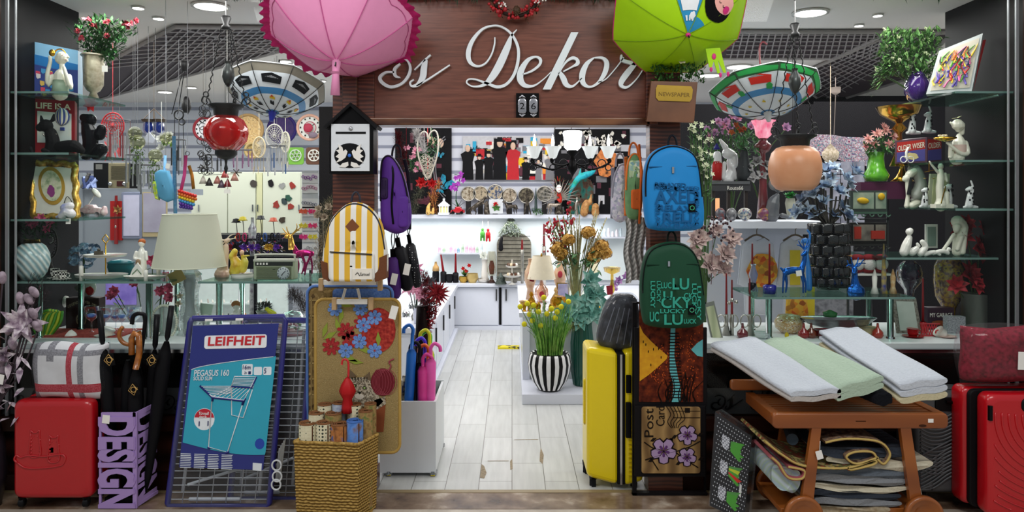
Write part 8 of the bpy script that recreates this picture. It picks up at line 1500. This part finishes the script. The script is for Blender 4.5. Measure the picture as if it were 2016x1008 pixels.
def sit_dog(x,yb,h,lab,Y,z,up=0,fl=1):
 s_=h/60;q=MB();X=lambda a:x+fl*a*s_;Y_=lambda a:yb-a*s_
 L_=[[(X(0),Y_(8),0,10*s_),(X(2),Y_(28),0,8*s_),(X(2),Y_(40),0,5*s_)],[(X(2),Y_(50),0,7*s_),(X(-6),Y_(48),0,4*s_)],[(X(-4),Y_(30),-3,3*s_),(X(-8),Y_(6),-3,3*s_)],[(X(6),Y_(4),0,6*s_),(X(20),Y_(3),0,4*s_)],[(X(-12),Y_(3),0,4*s_),(X(-4),Y_(4),0,5*s_)],[(X(7),Y_(54),0,3*s_),(X(9),Y_(48),0,2*s_)]]
 if up:L_+=[[(X(6),Y_(34),-2,3*s_),(X(8),Y_(54),-2,2.6*s_),(X(3),Y_(70),-2,2.4*s_)]]
 return fig('dalmatian_figurine',lab,'figurine',L_,mt('#e0e2e2',r=.2,coat=.4),x,yb,Y,z,rem=.9,group='spotted dog figurines',extra=[('black_spots',lambda e:[e.ell(X(U(-7,8)),Y_(U(4,44)),-8.5*s_+abs(U(0,1)),2.4*s_,3.2*s_,1.4*s_,n=7,k=4)for i in range(7)]+[e.ell(X(8),Y_(52),-4*s_,2*s_,4*s_,2*s_)],BLACK)])
at(1800,314,4.74,R2);r=root('book_box','book box reading OLDER WISER with a motorcycle on the second right shelf','box');b=part('box',MB().hexa([(1765,268,6),(1818,262,-12),(1818,311,-12),(1765,313,6),(1800,262,30),(1858,262,6),(1858,308,6),(1800,308,30)]),mt('#5a3c4a',r=.5),r);f=bil((1765,268),(1818,262),(1818,311),(1765,313),d=(6,-12,-12,6));f2=bil((1818,262),(1858,262),(1858,308),(1818,311),d=(-12,6,6,-12))
q=MB()
for g,t,w_ in((f,'OLDER WISER',.84),(f2,'OLDER',.8)):q.onface(g,[(.06,.08),(.94,.08),(.94,.46),(.06,.52)],-.8,0);q.onface(g,[(.06,.52),(.94,.46),(.94,.94),(.06,.94)],-.8,1);q.text(t,0,0,.32,0,.3,2,w=w_,R3=lambda u,v,g=g:g(.08+u,.46-v-u*.08,-1.4))
q.onface(f,blob(.5,.72,.22,.14),-1.4,3);part('cover_print',q,[mt('#a8241c'),mt('#4a4488'),mt('#e6e0cc'),mt('#c8b880')],b)
sit_dog(1795,264,46,'spotted dog figurine at left on top of the OLDER WISER box',4.76,None);sit_dog(1826,262,44,'spotted dog figurine stretching a paw up on the OLDER WISER box',4.76,None,1);sit_dog(1820,409,42,'spotted dog figurine beside the long-haired woman on the third right shelf',4.6,R3);sit_dog(1908,409,46,'spotted dog figurine raising a paw at the right of the third right shelf',4.32,R3,1,1);sit_dog(1866,409,50,'spotted dog figurine half hidden behind the justice statue',4.5,R3)
fig('cyclist_figurine','tiny white cyclist figurine standing before the OLDER WISER box','figurine',[[(1786,306,0,2),(1784,292,0,2.6),(1788,282,0,2.4)],[(1780,300,0,1.2),(1790,302,0,1.2)]],PORC,1786,313,4.68,R2,extra=[('wheel',lambda e:(e.ring(1779,305,0,6,1),e.ring(1793,305,0,6,1)),PORC)])
fig('tray_lady_bust','white bust of a woman with bow holding a gold tray on the second right shelf','figurine',[[(1884,306,0,14),(1886,290,0,14),(1888,274,0,12),(1888,262,0,5)],[(1886,250,0,5),(1888,244,0,11),(1884,240,-2,11)],[(1876,240,-2,4),(1870,236,-2,2)],[(1898,276,-4,5),(1900,296,-8,5),(1884,298,-14,4),(1866,284,-14,3),(1858,276,-12,3)],[(1876,282,-4,4),(1866,304,-8,4)],[(1866,300,-8,4),(1864,276,-12,3)],[(1896,240,4,6),(1897,256,6,5)]],CRW,1880,311,4.32,R2,extra=[('gold_tray',lambda e:e.lathe(1854,[(18,268),(20,266),(20,269),(6,274)],-12,24),GOLD),('bow',lambda e:(e.leaf((1880,228,-8),(-1,.1,0),11,9),e.leaf((1880,228,-8),(1,-.5,0),10,9)),mt('#d0c898')),('roses',lambda e:[e.ell(1850+U(-8,8),263,-12+U(-4,4),2.6,2.6,n=7,k=4)for i in range(10)],mt(('#c8a868','#e8e0cc'),sc=90)),('top',lambda e:e.lathe(1886,[(14.6,280),(15,292),(14.4,298)],0,18,cap=False),mt('#d8bcb0'))])
at(1768,330,4.82,R2-.01);r=root('gold_urn','large shiny gold footed bowl behind the spotted dog figurines','bowl');part('bowl',MB().lathe(1770,[(42,213),(34,228),(14,240),(6,246)],0,28),mt('#c89a3c',r=.12,me=1),r);part('foot',MB().lathe(1770,[(6,246),(14,256),(5,266),(7,300),(18,330)],0,20),mt('#b8842c',r=.15,me=1),r)
# third shelf
fig('justice_statue','white lady justice statue with gold sword and scales on the third right shelf','figurine',[[(1852,404,0,12),(1852,390,0,8),(1850,370,0,7),(1852,350,0,7),(1852,336,0,5)],[(1852,328,0,5.5),(1852,326,0,5)],[(1846,338,0,3),(1836,326,0,2.4),(1830,318,0,2)],[(1860,342,-2,3),(1862,356,-4,2.6)],[(1860,404,0,9),(1864,380,0,5)]],CRW,1850,409,4.47,R3,extra=[('gold_scales',lambda e:(e.tube([(1829,316,0),(1829,338,0)],.7,5),e.tube([(1820,338,0),(1840,334,0)],.8,5),e.lathe(1821,[(4,350),(0,352)],0,10),e.lathe(1838,[(4,350),(0,352)],0,10)),GOLD),('sword',lambda e:e.tube([(1856,366,-10),(1846,400,-12)],1.2,5),GOLD),('plinth',lambda e:e.box(1837,401,1872,409,-10,10),CRW)])
fig('long_hair_figurine','white kneeling woman figurine with long grey hair on the third right shelf','figurine',[[(1785,406,0,5),(1787,386,0,3.5),(1786,360,0,4),(1790,345,0,8),(1800,338,0,8)],[(1784,352,0,7),(1780,354,0,4)],[(1796,405,0,8),(1806,400,0,8)]],CRW,1792,409,4.75,R3,extra=[('hair',lambda e:e.tube(cr_([(1790,332,2),(1806,338,2),(1814,365,2),(1804,386,2),(1796,396,2)],4),[5,10,12,4],10),mt('#a8a8a0',r=.35)),('dark_scarf',lambda e:e.tube([(1790,350,-7),(1786,384,-6)],[2,4],6),mt('#3a3c40'))])
at(1850,409,4.6,R3);r=root('photo_folder','pale green and cream folder frame behind the justice statue','photo frame');part('cover',MB().poly([(1832,342),(1870,342),(1866,408),(1827,408)],0,5),mt('#b8bca0'),r);part('inner_page',MB().poly([(1838,348),(1864,348),(1861,402),(1834,402)],-1,0),mt('#c8cc9a'),r)
# white reclining figures on low shelf
fig('thinking_woman_figurine','tall white embracing woman figurine leaning over its knees above the low glass shelf','figurine',[[(1884,496,0,9),(1888,470,0,11),(1896,448,0,10),(1885,436,0,12)],[(1880,446,-6,8),(1878,452,-8,6)],[(1874,462,-6,4),(1862,480,-6,3.6),(1850,496,-6,3)],[(1888,466,-8,5),(1880,490,-8,4)],[(1896,460,-6,5),(1892,496,-6,5)]],CRW,1880,503,4.5,R4)
for x,lab,L_ in((1788,'white crouching girl figurine with blue jug at the left of the low glass shelf',[[(1780,492,0,9),(1785,478,0,9),(1790,464,0,6)],[(1790,452,0,7),(1792,450,0,6)],[(1796,492,0,8),(1804,486,0,6)]]),(1820,'white reclining couple figurine in the middle of the low glass shelf',[[(1812,494,0,7),(1822,482,0,6),(1816,472,0,5)],[(1822,496,0,5),(1840,492,0,4),(1850,497,0,3)],[(1808,480,0,4),(1806,476,0,3)]]),(1850,'white lying dog figurine at the right of the low glass shelf',[[(1838,494,0,4),(1856,490,0,5),(1866,494,0,4)],[(1868,486,0,4),(1872,488,0,2)]])):fig('reclining_figurine',lab,'figurine',L_,PORC,x,501,4.42,R4,group='white figurines on the low shelf')
at(1832,500,4.7,R4);r=root('framed_photo','small white upright photo frame behind the white figurines','photo frame');part('frame',MB().box(1822,443,1846,490,0,3),PORC,r);part('picture',MB().box(1826,448,1842,486,-1,0),mt('#8a9a90'),r)
# red flowers in metal cylinder vase
r=flowers('flower_vase','brushed silver cylinder vase with large dark red lilies at the right end of the window',1924,652,4.55,ZL,[(1885,462,30),(1925,492,34),(1950,505,26),(1900,440,20),(1935,450,22),(1905,540,30),(1880,560,22),(1955,470,18),(1918,560,22),(1945,440,14)],('#5a0f16','#a0222c','#c8404a'),[(28,577),(28,650),(0,652)],mt('#8f9088',r=.35,me=.7,sc=60),fn='flower',n=7,wd=.7)
flowers('flower_jug','bright green pitcher with pink daisies on the burgundy box',1725,357,4.85,None,[(1705,275,12),(1722,265,13),(1742,258,12),(1755,270,12),(1738,250,10),(1748,285,12),(1718,285,11),(1700,290,10)],('#c87a78','#e8b8ac','#d8607a'),[(16,300),(14,312),(16,330),(24,345),(20,357)],mt(('#3a8a14','#6ab82c'),sc=20,r=.2,coat=.5),130,(1700,275,1760,305),n=12,wd=.3)
at(1735,385,4.85);one('burgundy_box',MB().box(1688,359,1786,392,-14,26),mt('#4a1a38',r=.5),'burgundy wooden box holding the green pitcher','box');at(1775,357,4.85);one('gold_bell',MB().lathe(1776,[(3,322),(5,335),(11,348),(22,357)],0,20),GOLD,'polished gold horn-shaped bell on the burgundy box','bell')
for i,(y,lab)in enumerate(((375,'green key holder rack with two yellow birds'),(438,'dark key holder rack with red tram picture'))):
 at(1709,y+52,4.7);r=root('key_rack',lab+' behind the blue magnolias','key rack','key racks');part('frame',MB().box(1673,y,1745,y+42,-3,4),mt('#3a4440' if i==0 else '#1c1a1a',r=.5),r);part('panel',MB().box(1678,y+4,1718,y+36,-5,-3).box(1722,y+4,1742,y+36,-5,-3),mt(('#6a8474','#a8b09c')if i==0 else('#4a4440','#8a8478'),sc=14),r);q=MB()
 if i==0:q.ell(1695,y+20,-9,12,6,4,a=8).ell(1731,y+12,-9,7,7,4)
 else:q.box(1679,y+8,1692,y+32,-8,-5).box(1712,y+16,1738,y+32,-8,-5)
 part('motif',q,mt('#c8a01c' if i==0 else '#9a2a1c'),r);q=MB();[q.ring(1682+k*16,y+47,-6,4,1.2,n=10,a0=0,a1=180)for k in range(5)];q.box(1673,y+42,1745,y+46,-3,3);part('hooks',q,mt('#4a6a58' if i==0 else '#2a2a28'),r)
struct('wall_rack_back',(lambda:(at(1720,640,4.95),MB().box(1668,392,1672,655,0,3).box(1746,392,1750,655,0,3).box(1668,430,1750,433,0,3))[1])(),mt('#22262a',r=.4))
# black cube vase with magnolias
at(1632,582,4.58,RG);r=root('flower_vase','tall black cube-textured glass vase with dusty blue magnolias on the deer shelf','vase');q=MB();q.lathe(1632,[(22,450),(26,455),(26,570),(22,580)],0,18)
for j in range(6):
 for k in range(9):a=2*pi*(k+.5*(j%2))/9;q.ell(1632+(29-(j==5)*2)*cos(a),461+j*21,29*sin(a),10,9.8,8,n=12,k=8,p=.28)
part('vase',q,mt('#0b0d10',r=.12,coat=.5),r);st,fl_=MB(),MB()
for x,y in((1640,345),(1660,365),(1618,350),(1600,368),(1585,372),(1625,380),(1648,392),(1672,380),(1600,395),(1575,405),(1620,410),(1655,420),(1588,425),(1668,440),(1636,365),(1608,435),(1640,435),(1676,352),(1572,430),(1598,350)):
 dx=(x-1632)/40;fl_.flower(x,y,U(-16,8),U(19,25),6,(dx+U(-.3,.3),-1,-.7),lay=2,op=.62,wd=.68);st.tube(cr_([(1632+dx*8,450,0),(1632+dx*26,425,0),(x-dx*3,y+6,0)],4),1.8,5)
part('petals',fl_,mt(('#3c5684','#8fa8c8','#ccdae4','#4e6894'),sc=16,r=.6),r);part('stem',st,mt('#4a4640',r=.8),r)
BD=mt('#0c5ab0',r=.12,me=.75)
fig('blue_deer_figurine','metallic blue standing deer figurine on the right glass shelf','figurine',[[(1548,533,0,8),(1562,530,0,7),(1576,532,0,8)],[(1578,528,0,6),(1583,512,0,4.6),(1584,498,0,4)],[(1584,496,-2,5),(1578,500,-4,3)],[(1546,536,3,5),(1550,556,3,2.4),(1548,574,3,1.8)],[(1544,536,-3,4),(1541,552,-3,2.2),(1540,574,-3,1.8)],[(1577,538,-3,4),(1580,555,-3,2.2),(1580,574,-3,1.8)],[(1580,536,3,4),(1587,555,3,2),(1587,574,3,1.8)],[(1541,530,0,3),(1537,526,0,2)]],BD,1565,578,4.36,RG,extra=[('antlers',lambda e:[e.tube(cr_([(1584,490,0),p,q_],3),[2,.9],5)for p,q_ in(((1578,484,0),(1569,480,0)),((1576,480,0),(1572,472,0)),((1582,480,0),(1580,468,0)),((1590,484,0),(1596,476,0)),((1588,480,0),(1592,468,0)))],BD),('price_tag',lambda e:e.box(1564,530,1575,541,-9,-8,a=-8),PAPER)])
fig('blue_deer_bust','metallic blue deer bust figurine at the right of the cube vase','figurine',[[(1685,572,0,17),(1684,560,0,10),(1683,545,0,6),(1682,530,0,6)],[(1681,528,-3,6),(1678,534,-8,4)]],BD,1685,578,4.34,RG,extra=[('antlers',lambda e:[e.tube(cr_([(1682,524,0),p,q_],3),[2,.9],5)for p,q_ in(((1672,520,0),(1668,510,0)),((1674,518,0),(1666,522,0)),((1692,520,0),(1700,508,0)),((1692,516,0),(1704,516,0)),((1678,516,0),(1676,504,0)),((1688,514,0),(1690,504,0)))],BD)])
fig('blue_cat_figurine','tall slim glossy blue cat figurine behind the blue deer','figurine',[[(1593,574,0,6),(1592,545,0,6),(1590,520,0,4),(1588,500,0,3)],[(1586,480,0,6),(1580,482,0,4)],[(1590,500,0,3),(1595,470,0,2.4),(1590,460,0,2.4)]],mt('#2a7ac8',r=.2,coat=.5),1592,578,4.55,RG)
# candles
candle(1481,430,508,4.5,RG,'tallest red candle in a black holder at the left end of the deer shelf',mt('#121216',r=.2),bh=16,bw=8);at(1483,578,4.5,RG);one('blue_glass_stem',MB().lathe(1483,[(6,524),(4,530),(9,545),(5,560),(10,578)],0,18),glass('#5a62d8',.3,.04,.4,'#c0c8e8'),'clear and cobalt glass candle stem under the tallest candle','candle holder')
candle(1515,478,560,4.4,RG,'red candle in a cobalt blue cup on the deer shelf',mt('#16188a',r=.15,coat=.5),bh=16,bw=13)
for x,y0,y1,lab in((1430,545,627,'left red candle on the silver candelabra by the pillar'),(1441,523,592,'rear red candle on the silver candelabra'),(1476,553,625,'right red candle on the silver candelabra')):candle(x,y0,y1,4.42,ZL,lab,SILVER,bh=40,bw=4)
at(1455,668,4.42,ZL);q=MB();[q.ring(x,640,0,8,1.4,12)for x in(1420,1445,1466,1490)];q.lathe(1430,[(2,640),(9,668)],0,12).lathe(1478,[(2,640),(9,668)],0,12);[q.ell(x,y,-4,4,4,n=8,k=5)for x,y in((1440,598),(1448,602),(1434,604))];one('candelabra',q,SILVER,'silver scroll candelabra holding three red candles','candelabra')
candle(1817,553,640,4.5,ZL,'tall red candle behind the red lattice basket',mt('#a8161e',r=.2),bh=20,bw=8)
def pframe(lab,P,Y,m_,inner,z=ZL):
 at(sum(p[0]for p in P)/4,655,Y,z);r=root('framed_photo',lab,'photo frame','silver photo frames in the right window');f=bil(*P,d=(8,8,-6,-6));o=[Vector(f(*p))for p in((0,0),(1,0),(1,1),(0,1))];part('frame',MB().hexa([tuple(p)for p in o]+[tuple(p+Vector((0,0,3)))for p in o]),m_,r);part('picture',MB().onface(f,[(.14,.1),(.86,.1),(.86,.9),(.14,.9)],-1),inner,r)
pframe('tall silver photo frame tilted beside the candelabra',[(1387,590),(1408,585),(1423,660),(1401,668)],4.36,mt('#8a8c84',r=.3,me=.6),mt(('#a8b08c','#c8cca8'),pat='wave',sc=6));pframe('large beaded silver photo frame beside the shelf post',[(1760,586),(1808,588),(1812,655),(1763,657)],4.5,mt(('#5a564c','#a8a498'),sc=90,r=.3,me=.5),mt('#c0c8c0'))
# ledge dishes
def lth(nm,lab,cat,x,yb,Y,prof,m_,**k):at(x,yb,Y,ZL);return one(nm,MB().lathe(x,prof,0,26,**k),m_,lab,cat)
RP=mt(('#7a2418','#d8c8a8','#b8883c','#e8e0cc'),sc=50,r=.2,coat=.4)
lth('trinket_box','round red and gold porcelain trinket box on the right ledge','box',1553,655,4.5,[(0,617),(20,620),(27,630),(28,634),(26,645),(14,655)],RP);lth('yellow_stopper','small yellow glass drop before the porcelain box','ornament',1549,666,4.3,[(1,652),(4,656),(4,661),(2,666)],mt('#c8b01c',r=.1));lth('boat_dish','wide silver boat-shaped dish with dark top on the right ledge','dish',1650,655,4.45,[(76,622),(60,634),(30,642),(14,655)],mt('#b0b4b8',r=.15,me=.7),sq=.4)
lth('dark_platter','black oval platter lying in the silver boat dish','dish',1652,640,4.44,[(58,624),(50,630),(10,634)],mt('#121416',r=.2),sq=.45).location.z=ZL+.05;lth('green_ornament','green glass leaf ornament on the black platter','ornament',1634,640,4.42,[(3,615),(14,620),(12,628)],mt('#2a7a3a',r=.1)).location.z=ZL+.075
for x,c,lab in((1582,'#8a1c1c','red glass perfume bottle in front of the boat dish'),(1597,'#6a2c18','amber brown bottle behind the red perfume bottle'),(1728,'#a02c1c','red coral-like ornament near the rear post'),(1462,'#6a1c28','dark red glass bauble bottle beside the left shelf post')):lth('perfume_bottle',lab,'bottle',x,665,4.34,[(2,636),(3,646),(10,653),(11,660),(8,665)],mt(c,r=.12,coat=.5))
lth('red_bowl','dark red bowl under the boat dish at left','bowl',1622,664,4.34,[(20,648),(17,658),(8,664)],mt('#5a1018',r=.15));lth('red_bowl','dark red bowl under the boat dish at right','bowl',1676,662,4.36,[(20,648),(17,657),(8,662)],mt('#6a141c',r=.15));lth('gold_rim_bowl','white bowl with gold rim left of the shelf post','bowl',1708,660,4.4,[(19,642),(15,652),(7,660)],mt('#c8b88c',r=.2));lth('clear_dish','small clear glass dish by the left shelf post','dish',1500,664,4.32,[(16,652),(12,660),(6,664)],CRY)
at(1645,668,4.3,ZL);q=MB();[q.ring(1645+dx,658,-2,11,1.1,6,n=14)for dx in(-14,10)];q.tube([(1645,660,-2),(1632,668,-4)],1,4).tube([(1645,660,-2),(1660,667,-4)],1,4);one('yellow_ribbon',q,mt('#b8b04c'),'thin yellow ribbon bow on the front of the right ledge','ribbon')
cup(1797,662,4.36,ZL,'red coffee cup with gold handle on a white saucer',mt('#a01c20',r=.2),11,15);at(1861,662,4.36,ZL);r=root('tipped_cup','white cup lying on its side right of the red lattice basket','cup');part('bowl',MB().lathe(1862,[(12,642),(11,652),(6,662)],0,20,tilt=-50),PORC,r);part('handle',MB().ring(1846,652,0,4,1.2),RED,r);part('saucer',MB().lathe(1861,[(20,659),(12,662),(0,662)],0,22),mt('#c8a8a0'),r)
at(1832,656,4.4,ZL);q=MB();[q.tube([(1814+k*5,656,0),(1820+k*5,632,0)],1.1,4).tube([(1820+k*5,656,0),(1814+k*5,632,0)],1.1,4)for k in range(6)];q.box(1812,654,1850,656,-6,6).box(1812,631,1850,633,-2,2);one('lattice_basket',q,mt('#b83038',r=.3),'red and white lattice basket on the right ledge','basket')
at(1850,645,4.62,ZL);r=root('book_box','dark book box reading MY GARAGE on the right ledge','box');part('box',MB().box(1824,602,1876,645,-4,16),mt('#3a2c38'),r);part('lettering',MB().text('MY GARAGE',1828,620,12,-5,.4,w=44),PORC,r);part('car_print',MB().poly(blob(1850,632,16,6),-5,-4),mt('#8a4a30'),r);at(1880,655,4.5,ZL);one('glitter_box',MB().box(1861,622,1896,655,-8,8),mt(('#6a6c72','#b8bac0'),sc=120,r=.3),'grey glitter gift box next to the tipped white cup','box')
lth('twist_glass_vase','smoky violet swirled round glass vase behind the silver frame','vase',1790,652,4.7,[(10,522),(20,530),(24,545),(22,562),(10,578),(6,600),(14,650)],glass('#8a7a98',.3,.05,.35,'#4a3a58',wav=30));lth('patterned_glass_vase','tall brown and purple cut glass vase beside the metal cylinder','vase',1868,650,4.7,[(20,516),(26,530),(27,560),(24,590),(12,612),(10,635),(18,650)],mt(('#2c2026','#7a5a50','#b8983c','#4a4058'),sc=40,r=.15,coat=.4))
at(1705,540,4.55,None);r=root('santa_row','row of three white-bearded red santa hat gnomes above the blue deer bust','ornament');[part('beard',MB().ell(x,520,-4,13,13,8),mt('#d0ccc8',r=.9,bump=1,sc=90),r)for x in(1687,1710,1734)];[part('red_hat',MB().ell(x,507,-2,14,7,9).ell(x,532,0,13,6,8),mt('#7a1820',r=.8),r)for x in(1687,1710,1734)];part('shelf_bar',MB().box(1664,538,1752,542,-8,8),PORC,r);part('brown_bow',MB().ell(1672,508,0,12,7,6),mt('#a87a48',r=.8),r)
for x,yb,c,lab in((1722,576,PORC,'slim white candle figure beside the deer bust'),(1758,576,mt(('#d8c8a0','#b8762c'),sc=40),'amber jewelled little lantern at the shelf end'),(1740,576,mt(('#2a3a8a','#c8b02c'),sc=30),'blue and yellow ornament stand at the shelf end')):at(x,578,4.4,RG);one('shelf_ornament',MB().lathe(x,[(1,yb-46 if x!=1740 else 480),(5,yb-30),(4,yb-12),(8,yb+2)],0,12),c,lab,'ornament')
# white shelf, T-shirts, goods beyond
at(1500,640,5.5);struct('wall_shelf_unit',MB().box(1380,434,1606,446,-90,60).box(1440,446,1600,462,10,16).box(1380,446,1440,640,50,56).box(1440,446,1604,660,60,66),CW)
def tshirt(x,lab,print_,low):
 at(x,640,5.42);r=root('t_shirt',lab,'t-shirt','printed t-shirts on hangers');P=[(x-12,468),(x-30,480),(x-38,560),(x-26,566),(x-24,620),(x+30,620),(x+30,560),(x+40,552),(x+32,480),(x+14,468),(x,474)];c=part('cloth',MB().puff(P,0,5,5,edge=2),mt('#d3d8e4',r=.9),r);part('print',MB().poly(print_,-9,-8),low,c);part('hanger',MB().tube(cr_([(x-24,474,0),(x,462,0),(x+24,474,0)],4),2,5).tube(cr_([(x,462,0),(x,452,0),(x+4,448,0),(x+1,444,0)],3),.8,4),mt('#6a5a4a'),r)
PZ=mt(('#c8501c','#e0952c','#d8b03c','#8a2a14'),sc=30,pat='voro');tshirt(1490,'white t-shirt with large pizza print hanging at the left',blob(1498,532,30,34,16,.06),PZ);tshirt(1566,'white t-shirt with yellow strip hanging right of the pizza one',[(1552,492),(1572,492),(1572,560),(1552,560)],mt('#d8c83c'))
at(1570,660,5.2);one('pizza_shorts',MB().puff([(1548,585),(1588,585),(1592,628),(1570,622),(1546,626)],0,4,4,edge=1),PZ,'orange pizza print cloth hanging under the deer shelf','clothing');at(1600,660,5.25);one('yellow_cloth',MB().box(1588,480,1604,625,0,6),mt('#d8c430',r=.9),'yellow cloth strip hanging behind the blue cat','cloth')
flowers('flower_bunch','dusty pink peonies with small dark berries left of the candles',1395,560,4.6,None,[(1375,470,26),(1398,520,28),(1425,500,26),(1440,470,22),(1365,500,20),(1410,455,18),(1425,530,20)],('#957878','#d8bcb8','#ecdcd2'),n=9,ly=3,wd=.7);at(1410,450,4.55);q=MB();[q.ell(U(1372,1445),U(425,478),U(-8,8),2.6,2.6,n=7,k=4)for i in range(50)];q.tube([(1400,560,0),(1405,430,0)],.8,4);one('dark_berries',q,mt('#3c0f20',r=.3),'small dark red berries above the dusty peonies','artificial flowers')
flowers('flower_bunch','mixed violet, pink and orange artificial flowers above the white shelf',1440,434,5.6,None,[(1397,270,10),(1405,262,10),(1420,250,10),(1412,240,9),(1428,240,9),(1440,228,10),(1425,262,10),(1450,235,9),(1476,250,10),(1545,252,11),(1390,255,8),(1436,250,9)],('#7a5a8a','#b88ab0','#d87a8a'),leaves=220,lb=(1385,245,1500,330),fn='rose')
flowers('flower_vase','charcoal bottle vase of orange tulips with long green leaves',1465,356,5.3,None,[(1447,248,8),(1455,258,8),(1438,262,8),(1463,254,7)],('#c8502c','#e89a5c'),[(5,292),(7,300),(12,330),(14,345),(12,356)],mt('#2c3034',r=.5),60,(1445,262,1492,300),('#1f5a2c','#4f9a4a'),n=5,wd=.8)
flowers('white_blossom_spray','white and yellow-green blossom spray right of the blue backpack',1385,862,5.0,0,[(U(1355,1402),U(240,350),6)for i in range(40)],('#a8b084','#dce0c8'),leaves=120,lb=(1360,260,1400,400),n=5,ly=1)
flowers('silver_tulips','metallic silver tulips left of the peach lantern',1500,434,5.3,None,[(1472,330,14),(1490,318,14),(1505,325,15),(1478,350,14),(1498,345,14),(1515,335,12)],('#77767a','#c0bebe'),n=5,ly=2,wd=.8)
WHT=mt('#e0e0e4',r=.2,coat=.4)
fig('parrot_figurine','white parrot-like figurine in red polka dot shirt beside a white lady','figurine',[[(1410,352,0,9),(1412,325,0,9),(1412,305,0,8)],[(1402,350,0,6),(1402,325,0,5)]],WHT,1410,362,5.35,None,extra=[('red_shirt',lambda e:e.lathe(1411,[(8,318),(11,325),(11,355)],0,14,sq=1.1),mt(('#e8e0e0','#b81c1c','#b81c1c','#b81c1c'),pat='dots',sc=60,dist=.2,con=True)),('blue_hat',lambda e:e.lathe(1411,[(1,282),(5,290),(7,294)],0,12),mt('#1c1c7a'))])
fig('white_lady_figurine','white glossy lady bust with long swept hair resting her chin','figurine',[[(1432,354,0,13),(1440,335,0,9),(1436,318,0,6)],[(1432,302,0,11),(1444,308,2,9),(1446,325,2,7)],[(1428,290,0,6),(1418,276,0,3)],[(1422,350,-6,5),(1424,322,-8,4)],[(1447,350,-4,5),(1440,328,-8,4)]],WHT,1434,362,5.35,None)
at(1430,434,5.3);r=root('route_sign_rack','grey wooden rack with Route66 sign on dark posts','rack');part('top_board',MB().box(1385,357,1472,363,-14,14),mt('#5a5c60'),r);b=part('sign_board',MB().box(1385,363,1474,376,-12,-9),mt('#3c3c40'),r);part('lettering',MB().text('Route66',1428,374,11,-13,.4,w=31),PORC,b);[part('post',MB().box(x,376,x+6,434,-8,0),mt('#2c2422'),r)for x in(1400,1430,1464)];part('warm_lamp',MB().box(1408,390,1416,428,-2,2),mt('#e8a878',em=.8),r)
for x,y,c,lab in((1466,424,('#c8541c','#3a6a8a','#e8e0d0','#1c1c20'),'orange painted sugar skull on the white shelf'),(1505,424,('#3c1c3a','#8a4a6a','#c8a83c'),'dark purple painted sugar skull on the white shelf'),(1418,420,('#1c6a7a','#8a3a30'),'teal and red painted ornament under the Route66 sign'),(1440,418,('#a8a8ac','#3a3a3e'),'grey rider ornament under the Route66 sign')):at(x,434,5.25);one('painted_skull',MB().ell(x,421,0,14 if y==424 else 10,12,12,n=14).ell(x,430,-3,8,5,8),mt(c,sc=40,r=.3),lab,'ornament')
fig('grey_lady_bust','grey lady bust in a dark jacket holding a white vase under the peach lantern','figurine',[[(1518,425,0,15),(1522,400,0,13),(1530,385,0,5)],[(1532,370,-2,9),(1534,366,-2,8)],[(1538,424,-6,5),(1552,428,-8,4)]],mt(('#4a4e56','#7a7c80'),sc=8,r=.4),1525,434,5.25,None,extra=[('face',lambda e:e.ell(1537,369,-6,7,9,6),mt('#c8b8a0')),('hair',lambda e:e.ell(1525,362,1,12,13,9),mt('#8a8c90')),('white_vase',lambda e:e.lathe(1556,[(8,390),(10,400),(6,425),(8,432)],0,14),mt('#b8b8a8')),('green_plant',lambda e:[e.leaf((1556+U(-8,8),386,0),rv()+Vector((0,-.3,0)),10,6)for i in range(40)],mt('#2c8a3a'))])
at(1503,434,5.28);r=root('ruffled_lamp','small lit lamp with pink ruffled glass shade and red glass body','lamp','table lamps');part('lamp_shade',MB().lathe(1503,[(22,237),(16,250),(14,266),(8,272)],0,40,fl=.1,fn=12,cap=False),mt(('#d8547a','#f0b0c0'),sc=20,em=1.0),r);part('red_body',MB().lathe(1502,[(6,272),(10,280),(17,286),(12,298),(5,302),(6,340),(12,430)],0,20),mt('#7a3038',r=.15,coat=.5),r)
# far background on the right
at(1660,310,7.55);one('paisley_cloth',MB().grid(lambda u,v:(1590+135*u,262+12*u+v*(58-20*(1-u)),6*sin(u*14)),20,8),mt(('#1c2a4a','#8a1c3a','#c8c0c8','#2a6a6a','#5a2a6a','#b84a2a'),pat='magic',sc=9,dist=3,con=True),'colourful paisley patterned cloth spread behind the peach lantern','cloth');at(1665,440,7.1);q=MB();[q.box(1632+i*24,318+j*26,1654+i*24,342+j*26,0,20)for i in range(3)for j in range(5)];struct('wall_box_stack',q,mt(('#5a5a68','#9a9aa8'),sc=8,r=.6))
at(1635,305,6.6);one('pendant_shade',MB().lathe(1635,[(2,284),(16,300),(15,310),(6,322)],0,18).tube([(1635,284,0),(1635,-40,0)],.6,4),mt(('#c8b8a8','#8a7a5a'),sc=60,em=.2),'small mosaic pendant lamp before the paisley cloth','lamp');at(1645,186,7.2);one('pendant_shade',MB().lathe(1645,[(10,172),(9,182),(2,187)],0,16).tube([(1645,187,0),(1642,265,0)],.8,4).tube([(1645,172,0),(1645,90,0)],.4,4),mt('#a89890'),'tiny pale bowl pendant near the right grille','lamp')
at(1717,357,4.9);one('brochure',MB().box(1707,316,1729,357,0,2),mt(('#c8d0e0','#6a78a8'),sc=12),'pale blue brochure standing left of the green pitcher','brochure')
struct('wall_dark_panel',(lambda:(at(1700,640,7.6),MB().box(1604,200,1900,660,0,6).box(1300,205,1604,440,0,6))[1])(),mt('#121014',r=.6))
at(1550,640,6.4);struct('wall_shelf_goods',MB().box(1600,445,1680,640,0,8),mt(('#2c2c30','#7a7a80','#4a4a50'),sc=10,r=.5))
